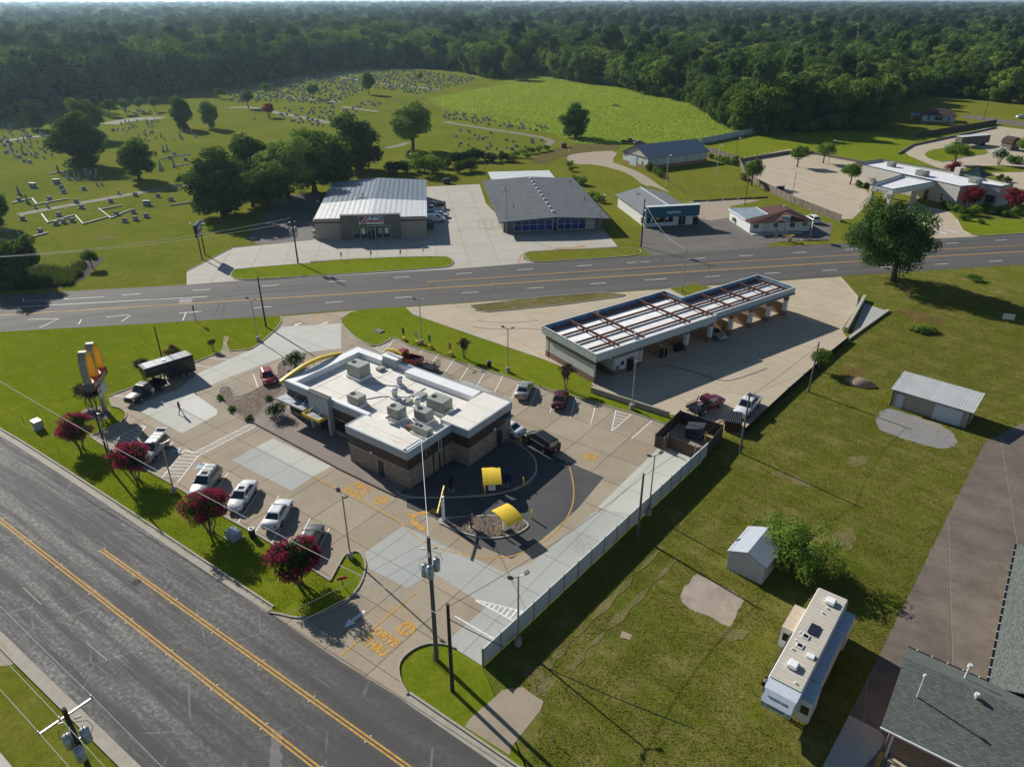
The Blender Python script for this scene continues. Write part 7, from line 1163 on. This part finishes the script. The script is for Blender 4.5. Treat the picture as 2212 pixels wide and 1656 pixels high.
blades('field_grass_tufts',[T8(1010,1020),T8(1960,100),P(1526,990),P(1558,942),P(1601,945),P(1736,820),P(1832,736),P(1920,672),P(2050,640),P(2212,640),P(2212,910),P(2128,953),P(2053,1102),P(1908,1395),P(1778,1656),P(1145,1656),T8(1310,1230),T8(1180,1135)],150000,.10,.045,L_fg,6,.7,[[T9(85,405),T9(-15,530),T9(-5,590),T9(40,630),T9(195,690),T9(300,748),T9(405,572),T9(240,478)],[T6(1330,985),T6(1480,1030),T6(1700,1100),T6(1790,1190),T6(1690,1255),T6(1450,1195),T6(1270,1125),T6(1245,1070)],[T8(1820,775),T8(1885,800),T8(1870,832),T8(1805,815)],[T8(1000,1200),T8(1100,1145),T8(1230,1180),T8(1310,1230),T8(1290,1290),T8(1090,1580),T8(800,1395)],[P(1840,722),P(1868,650),P(1920,672),P(1832,735)]])
blades('lawn_grass_tufts',[P(0,717),P(333,699),P(595,684),P(566,738),P(540,754),P(477,760),P(290,835),P(232,856),P(240,876),P(262,883),P(273,896),P(265,909),P(193,941),P(240,973),P(377,1050),P(547,1152),P(712,1255),P(600,1322),P(583,1314),P(267,1102),P(117,1000),P(0,930)],90000,.09,.04,L_gr,7,.6)
blades('pasture_grass_tufts',[P(965,241),P(1170,284),P(1260,312),P(1420,313),P(1655,292),P(1575,262),P(1480,215),P(1380,187),P(1250,172),P(1110,180),P(925,214)],60000,.7,.16,L_pg,8,.5)
# ================= CEMETERY =================
def stone_mesh(kind,m):
    mb=MB()
    if kind==0: mb.box(-.75,.75,-.28,.28,0,.22).loft([[(x,y,.22) for x,y in ((-.58,-.12),(.58,-.12),(.58,.12),(-.58,.12))],[(x,y,.85) for x,y in ((-.58,-.11),(.58,-.11),(.58,.11),(-.58,.11))],[(x,y,.98) for x,y in ((-.4,-.1),(.4,-.1),(.4,.1),(-.4,.1))]])
    elif kind==1: mb.box(-.4,.4,-.2,.2,0,.15).loft([[(x,y,.15) for x,y in ((-.3,-.07),(.3,-.07),(.3,.07),(-.3,.07))],[(x,y,1.0) for x,y in ((-.3,-.07),(.3,-.07),(.3,.07),(-.3,.07))],[(x,y,1.15) for x,y in ((-.18,-.07),(.18,-.07),(.18,.07),(-.18,.07))]])
    elif kind==2: mb.box(-.4,.4,-.4,.4,0,.3).box(-.3,.3,-.3,.3,.3,.6).loft([[(x*s_,y*s_,z) for x,y in ((-1,-1),(1,-1),(1,1),(-1,1))] for s_,z in ((.22,.6),(.15,2.1),(.02,2.35))])
    elif kind==3: mb.box(-1.0,1.0,-.45,.45,0,.2).box(-.85,.85,-.3,.3,.2,1.1).box(-.95,.95,-.38,.38,1.1,1.25)
    return mb.mesh('gravestone',m)
GM=[stone_mesh(k_,m) for k_,m in ((0,M_gran),(0,M_marb),(1,M_marb),(2,M_gran),(3,M_gran),(1,M_gran))]
graves=[]
for k_,pts in ((4,[(370,1190),(215,1215),(955,1332)]),(0,[(400,1222),(415,1252),(545,1232),(125,1305),(325,1298),(495,1315),(720,1312),(880,1272),(530,1352),(385,1402),(150,1428),(470,1438),(415,1448),(365,1458),(810,1440),(880,1428),(950,1410),(865,1382),(755,1395),(265,1508),(1110,1302),(1025,1278),(160,1052),(195,1058),(1135,1008),(1105,1032),(1205,1042),(1045,1108),(150,852),(215,842),(985,862),(735,850),(25,1575)]),(3,[(125,1262),(180,1318),(450,1165),(490,1165),(520,1165),(380,1120),(75,970),(150,1000),(1130,1085),(1040,1085),(1060,985),(1085,980)]),(2,[(770,1260),(630,1205),(660,1200),(1650,778),(230,1350),(310,1345),(1180,850),(1212,855),(1240,860)])):
    for p in pts: graves.append((T1(*p),k_,random.uniform(-.15,.15),1.05 if k_!=3 else 1.05))
rg=random.Random(3)
def inpoly(p,poly):
    ins=False; j=len(poly)-1
    for i in range(len(poly)):
        if (poly[i].y>p.y)!=(poly[j].y>p.y) and p.x<(poly[j].x-poly[i].x)*(p.y-poly[i].y)/(poly[j].y-poly[i].y)+poly[i].x: ins=not ins
        j=i
    return ins
for poly,dx,dy,dens,ks,rot in (([P(480,203),P(640,168),P(760,153),P(900,152),P(1040,172),P(905,205),P(800,190),P(720,226),P(600,222),P(500,222)],2.8,5.0,.72,(0,0,1,0,5),R(15)),([T2(660,730),T2(720,725),T2(1380,835),T2(1360,860),T2(900,810),T2(670,770)],2.8,4.6,.6,(0,0,1,0),R(-10)),([T2(690,830),T2(900,850),T2(1300,905),T2(1320,950),T2(1050,1000),T2(740,965)],3.0,5.0,.45,(0,0,1,5),R(-10)),([P(600,235),P(720,228),P(735,250),P(745,232),P(800,215),P(825,225),P(700,275),P(610,262)],3.0,5,.6,(0,1,0),R(10)),([P(0,262),P(60,270),P(100,292),P(60,305),P(0,320)],2.6,4.5,.4,(2,5,0,2),R(8)),([P(240,268),P(345,255),P(350,275),P(330,300),P(420,288),P(430,300),P(330,310),P(245,282)],2.2,4.2,.4,(2,2,5,3),R(8)),([P(245,235),P(350,236),P(350,250),P(300,250)],3,5,.4,(0,0),R(8)),([P(5,300),P(120,290),P(120,345),P(60,350),P(5,330)],2.4,4.4,.45,(2,5,3,0),R(12)),([P(130,365),P(250,372),P(230,400),P(140,385)],2.2,4.2,.4,(2,5,0),R(12))):
    x0,x1=min(p.x for p in poly),max(p.x for p in poly); y0,y1=min(p.y for p in poly),max(p.y for p in poly); cx,cy=(x0+x1)/2,(y0+y1)/2; L=max(x1-x0,y1-y0); c_,s_=math.cos(rot),math.sin(rot)
    for i in range(int(-L/dx),int(L/dx)):
        for j in range(int(-L/dy),int(L/dy)):
            if rg.random()>dens: continue
            u,v=i*dx+rg.uniform(-1.3,1.3),j*dy+rg.uniform(-1.6,1.6); p=Vector((cx+u*c_-v*s_,cy+u*s_+v*c_,0))
            if inpoly(p,poly): graves.append((p,rg.choice(ks),rot+rg.uniform(-.12,.12),rg.uniform(.7,1.05)))
graves.sort(key=lambda g:g[0].length); gl={0:'grey granite headstone on a base in the cemetery',1:'pale marble headstone on a base in the cemetery',2:'pale upright tablet gravestone in the cemetery',3:'tall grey obelisk monument in the cemetery',4:'large grey block tomb in the cemetery',5:'grey upright tablet gravestone in the cemetery'}
rest=MB()
for n,(p,k_,r_,s_) in enumerate(graves):
    if n<300: tag(obj('gravestone',GM[k_],None,(p.x,p.y,0),(0,rg.uniform(-.04,.04),r_),s_),gl[k_],'gravestone','gravestones in the cemetery')
    else:
        c_,s2=math.cos(r_),math.sin(r_); w_,h_=.6*s_,.9*s_
        o_=len(rest.v); rest.box(-w_,w_,-.18*s_,.18*s_,0,h_)
        for q in range(o_,len(rest.v)): x,y,z=rest.v[q]; rest.v[q]=(p.x+x*c_-y*s2,p.y+x*s2+y*c_,z)
if rest.v: tag(rest.build('distant_gravestones',M_gran,flip=False),'hundreds of small distant headstones on the cemetery hill',None,None,'stuff')
for n,pts in enumerate(([(210,1290),(240,1328),(440,1292)],[(270,1390),(312,1446),(480,1398)],[(490,1400),(540,1455),(700,1410)],[(640,1355),(720,1418),(850,1362)],[(110,1500),(150,1555),(312,1512)],[(0,1500),(90,1490)],[(320,1130),(440,1110)],[(660,1360),(790,1335)],[(0,1585),(130,1560)],[(1040,1030),(1240,1000)],[(1140,1078),(1230,1065)],[(80,1320),(200,1290)],[(1100,1335),(1290,1305)])):
    q=[T1(*p) for p in pts]; mb=MB()
    for a,b in zip(q,q[1:]): mb.bar((a.x,a.y,.15),(b.x,b.y,.15),.25,.3)
    struct('plot_kerb',mb,M_gran)
for x,y in ((395,1172),(365,1010)): pass
# ================= FOREST =================
front=[P(-2500,520),P(-900,330),P(-300,265),P(-60,262),P(0,255),P(60,248),P(120,240),P(215,218),P(330,206),P(480,188),P(640,163),P(740,147),P(900,146),P(1000,156),P(1060,172),P(1150,150),P(1170,163),P(1245,178),P(1330,187),P(1400,207),P(1480,220),P(1541,260),P(1590,285),P(1658,290),P(1741,283),P(1908,277),P(1930,230),P(2000,205),P(2110,215),P(2212,225),P(2500,240),P(2900,260)]
fx=[(math.atan2(p.x,p.y),p.length) for p in front]; fa=np.array([a for a,_ in fx]); fd=np.array([d for _,d in fx]); o_=np.argsort(fa); fa=fa[o_]; fd=fd[o_]
def edge_dist(a): return float(np.interp(a,fa,fd))
trees=[]; rg=random.Random(5); r_=260.0; keep=[(P(2020,245),17),(P(1898,262),8)]
while r_<9000:
    step=(9.6+max(0,(r_-600))*.0085); a=-.9
    while a<.9:
        aa=a+rg.uniform(-.4,.4)*step/r_; rr=r_+rg.uniform(-.5,.5)*step
        e=edge_dist(aa)
        if rr>e: trees.append((rr-e,rr,aa))
        a+=step/r_
    r_+=step*.95
near=[];far=[]
for dE,rr,aa in trees:
    p=Vector((rr*math.sin(aa),rr*math.cos(aa),0))
    if any((p-c.xy.to_3d()).length<d for c,d in keep): continue
    u=math.degrees(aa)
    pine=rg.random()<(.42 if u<-16 and rr<900 else (.07 if rr<900 else .18))
    (far).append((rr,dE,p,pine,u))
far.sort(key=lambda t:t[1]+t[0]*.35); near=[t for t in far if abs(t[4])<38][:300]; ns=set(id(t) for t in near); far=[t for t in far if id(t) not in ns]
gf='trees at the front of the wood'
def where(u): return 'behind the left cemetery' if u<-16 else 'beyond the cemetery hill' if u<-2 else 'beyond the bright pasture' if u<11 else 'behind the mown back lawn' if u<22 else 'around the white bungalow'
for rr,dE,p,pine,u in near:
    if pine: tree('pine%d'%rg.randrange(3),'pine_tree','tall dark pine at the edge of the wood '+where(u),'tree',p,rg.uniform(.85,1.12),group=gf)
    else: tree('for%d'%rg.randrange(6),'forest_tree','leafy tree at the edge of the wood '+where(u),'tree',p,rg.uniform(.7,1.25)*(1.25 if u<-8 else 1.0),sx=rg.uniform(.85,1.2),group=gf)
# understorey shrubs at the wood's edge
ep=[]
for a in np.linspace(-.66,.66,420):
    e=edge_dist(a)+rg.uniform(-4,4); ep.append((e*math.sin(a),e*math.cos(a),0))
# the wood beyond: one mass
protos=bpy.data.collections.new('wood_prototypes')
names=[]
for i,key in enumerate(['for0','for1','for2','for3','for4','for5','pine0','pine1','pine2']):
    tm,cm,_=TM[key]; me=bpy.data.meshes.new('wood_%d'%i); bm=bmesh.new(); bm.from_mesh(cm); bm.to_mesh(me); bm.free(); me.materials.append(cm.materials[0]); o=bpy.data.objects.new('wood_%02d'%i,cm); protos.objects.link(o)
    bpy.data.meshes.remove(me)
pm=bpy.data.meshes.new('wood_points'); pm.from_pydata([t[2] for t in far]+ep,[],[])
idx=np.array([ (6+rg.randrange(3)) if t[3] else rg.randrange(6) for t in far]+[rg.randrange(6) for _ in ep],np.int32)
scl=np.array([rg.uniform(.6,1.3)*(1.22 if (t[4]<-8 and not t[3] and t[0]<1200) else 1) for t in far]+[rg.uniform(.2,.42) for _ in ep],np.float32); rot=np.array([rg.uniform(0,6.28) for _ in range(len(far)+len(ep))],np.float32)
wid=np.array([1+max(0,t[0]-800)*.00042 for t in far]+[1.0]*len(ep),np.float32)*scl
for nm,ty,dat in (('wid','FLOAT',wid),('idx','INT',idx),('scl','FLOAT',scl),('rot','FLOAT',rot)): a=pm.attributes.new(nm,ty,'POINT'); a.data.foreach_set('value',dat)
wo_=obj('wood',pm); tag(wo_,'dense dark wood reaching to the hazy horizon',None,None,'stuff')
ng=bpy.data.node_groups.new('wood_instances','GeometryNodeTree'); ng.interface.new_socket('Geometry',in_out='INPUT',socket_type='NodeSocketGeometry'); ng.interface.new_socket('Geometry',in_out='OUTPUT',socket_type='NodeSocketGeometry')
N=ng.nodes; gi=N.new('NodeGroupInput'); go=N.new('NodeGroupOutput'); ip=N.new('GeometryNodeInstanceOnPoints'); ci=N.new('GeometryNodeCollectionInfo'); ci.inputs['Collection'].default_value=protos; ci.inputs['Separate Children'].default_value=True; ci.inputs['Reset Children'].default_value=True
def na(nm,ty): n=N.new('GeometryNodeInputNamedAttribute'); n.data_type=ty; n.inputs['Name'].default_value=nm; return n.outputs['Attribute']
cb_=N.new('ShaderNodeCombineXYZ'); cs_=N.new('ShaderNodeCombineXYZ'); lk=ng.links.new; lk(na('rot','FLOAT'),cb_.inputs[2])
sv=na('scl','FLOAT'); wv_=na('wid','FLOAT'); lk(wv_,cs_.inputs[0]); lk(wv_,cs_.inputs[1]); lk(sv,cs_.inputs[2])
lk(gi.outputs[0],ip.inputs['Points']); lk(ci.outputs[0],ip.inputs['Instance']); ip.inputs['Pick Instance'].default_value=True; lk(na('idx','INT'),ip.inputs['Instance Index']); lk(cb_.outputs[0],ip.inputs['Rotation']); lk(cs_.outputs[0],ip.inputs['Scale']); lk(ip.outputs[0],go.inputs[0])
wo_.modifiers.new('wood','NODES').node_group=ng
# ================= HAZE =================
hz=MB().box(-GS-200,GS+200,-400,GS+200,-1.2,75).build('haze',None,flip=True) if False else None
me=MB().box(-GS-200,GS+200,-400,GS+200,-1.2,75).mesh('haze',[]); hm=bpy.data.materials.new('haze'); hm.use_nodes=True; hm.node_tree.nodes.clear(); pv=hm.node_tree.nodes.new('ShaderNodeVolumePrincipled'); pv.inputs['Color'].default_value=(.58,.82,1,1); pv.inputs['Density'].default_value=.000085; pv.inputs['Anisotropy'].default_value=.6; ho=hm.node_tree.nodes.new('ShaderNodeOutputMaterial'); hm.node_tree.links.new(pv.outputs[0],ho.inputs['Volume']); me.materials.append(hm)
tag(obj('haze',me),'thin bluish haze over the distance',None,None,'stuff')
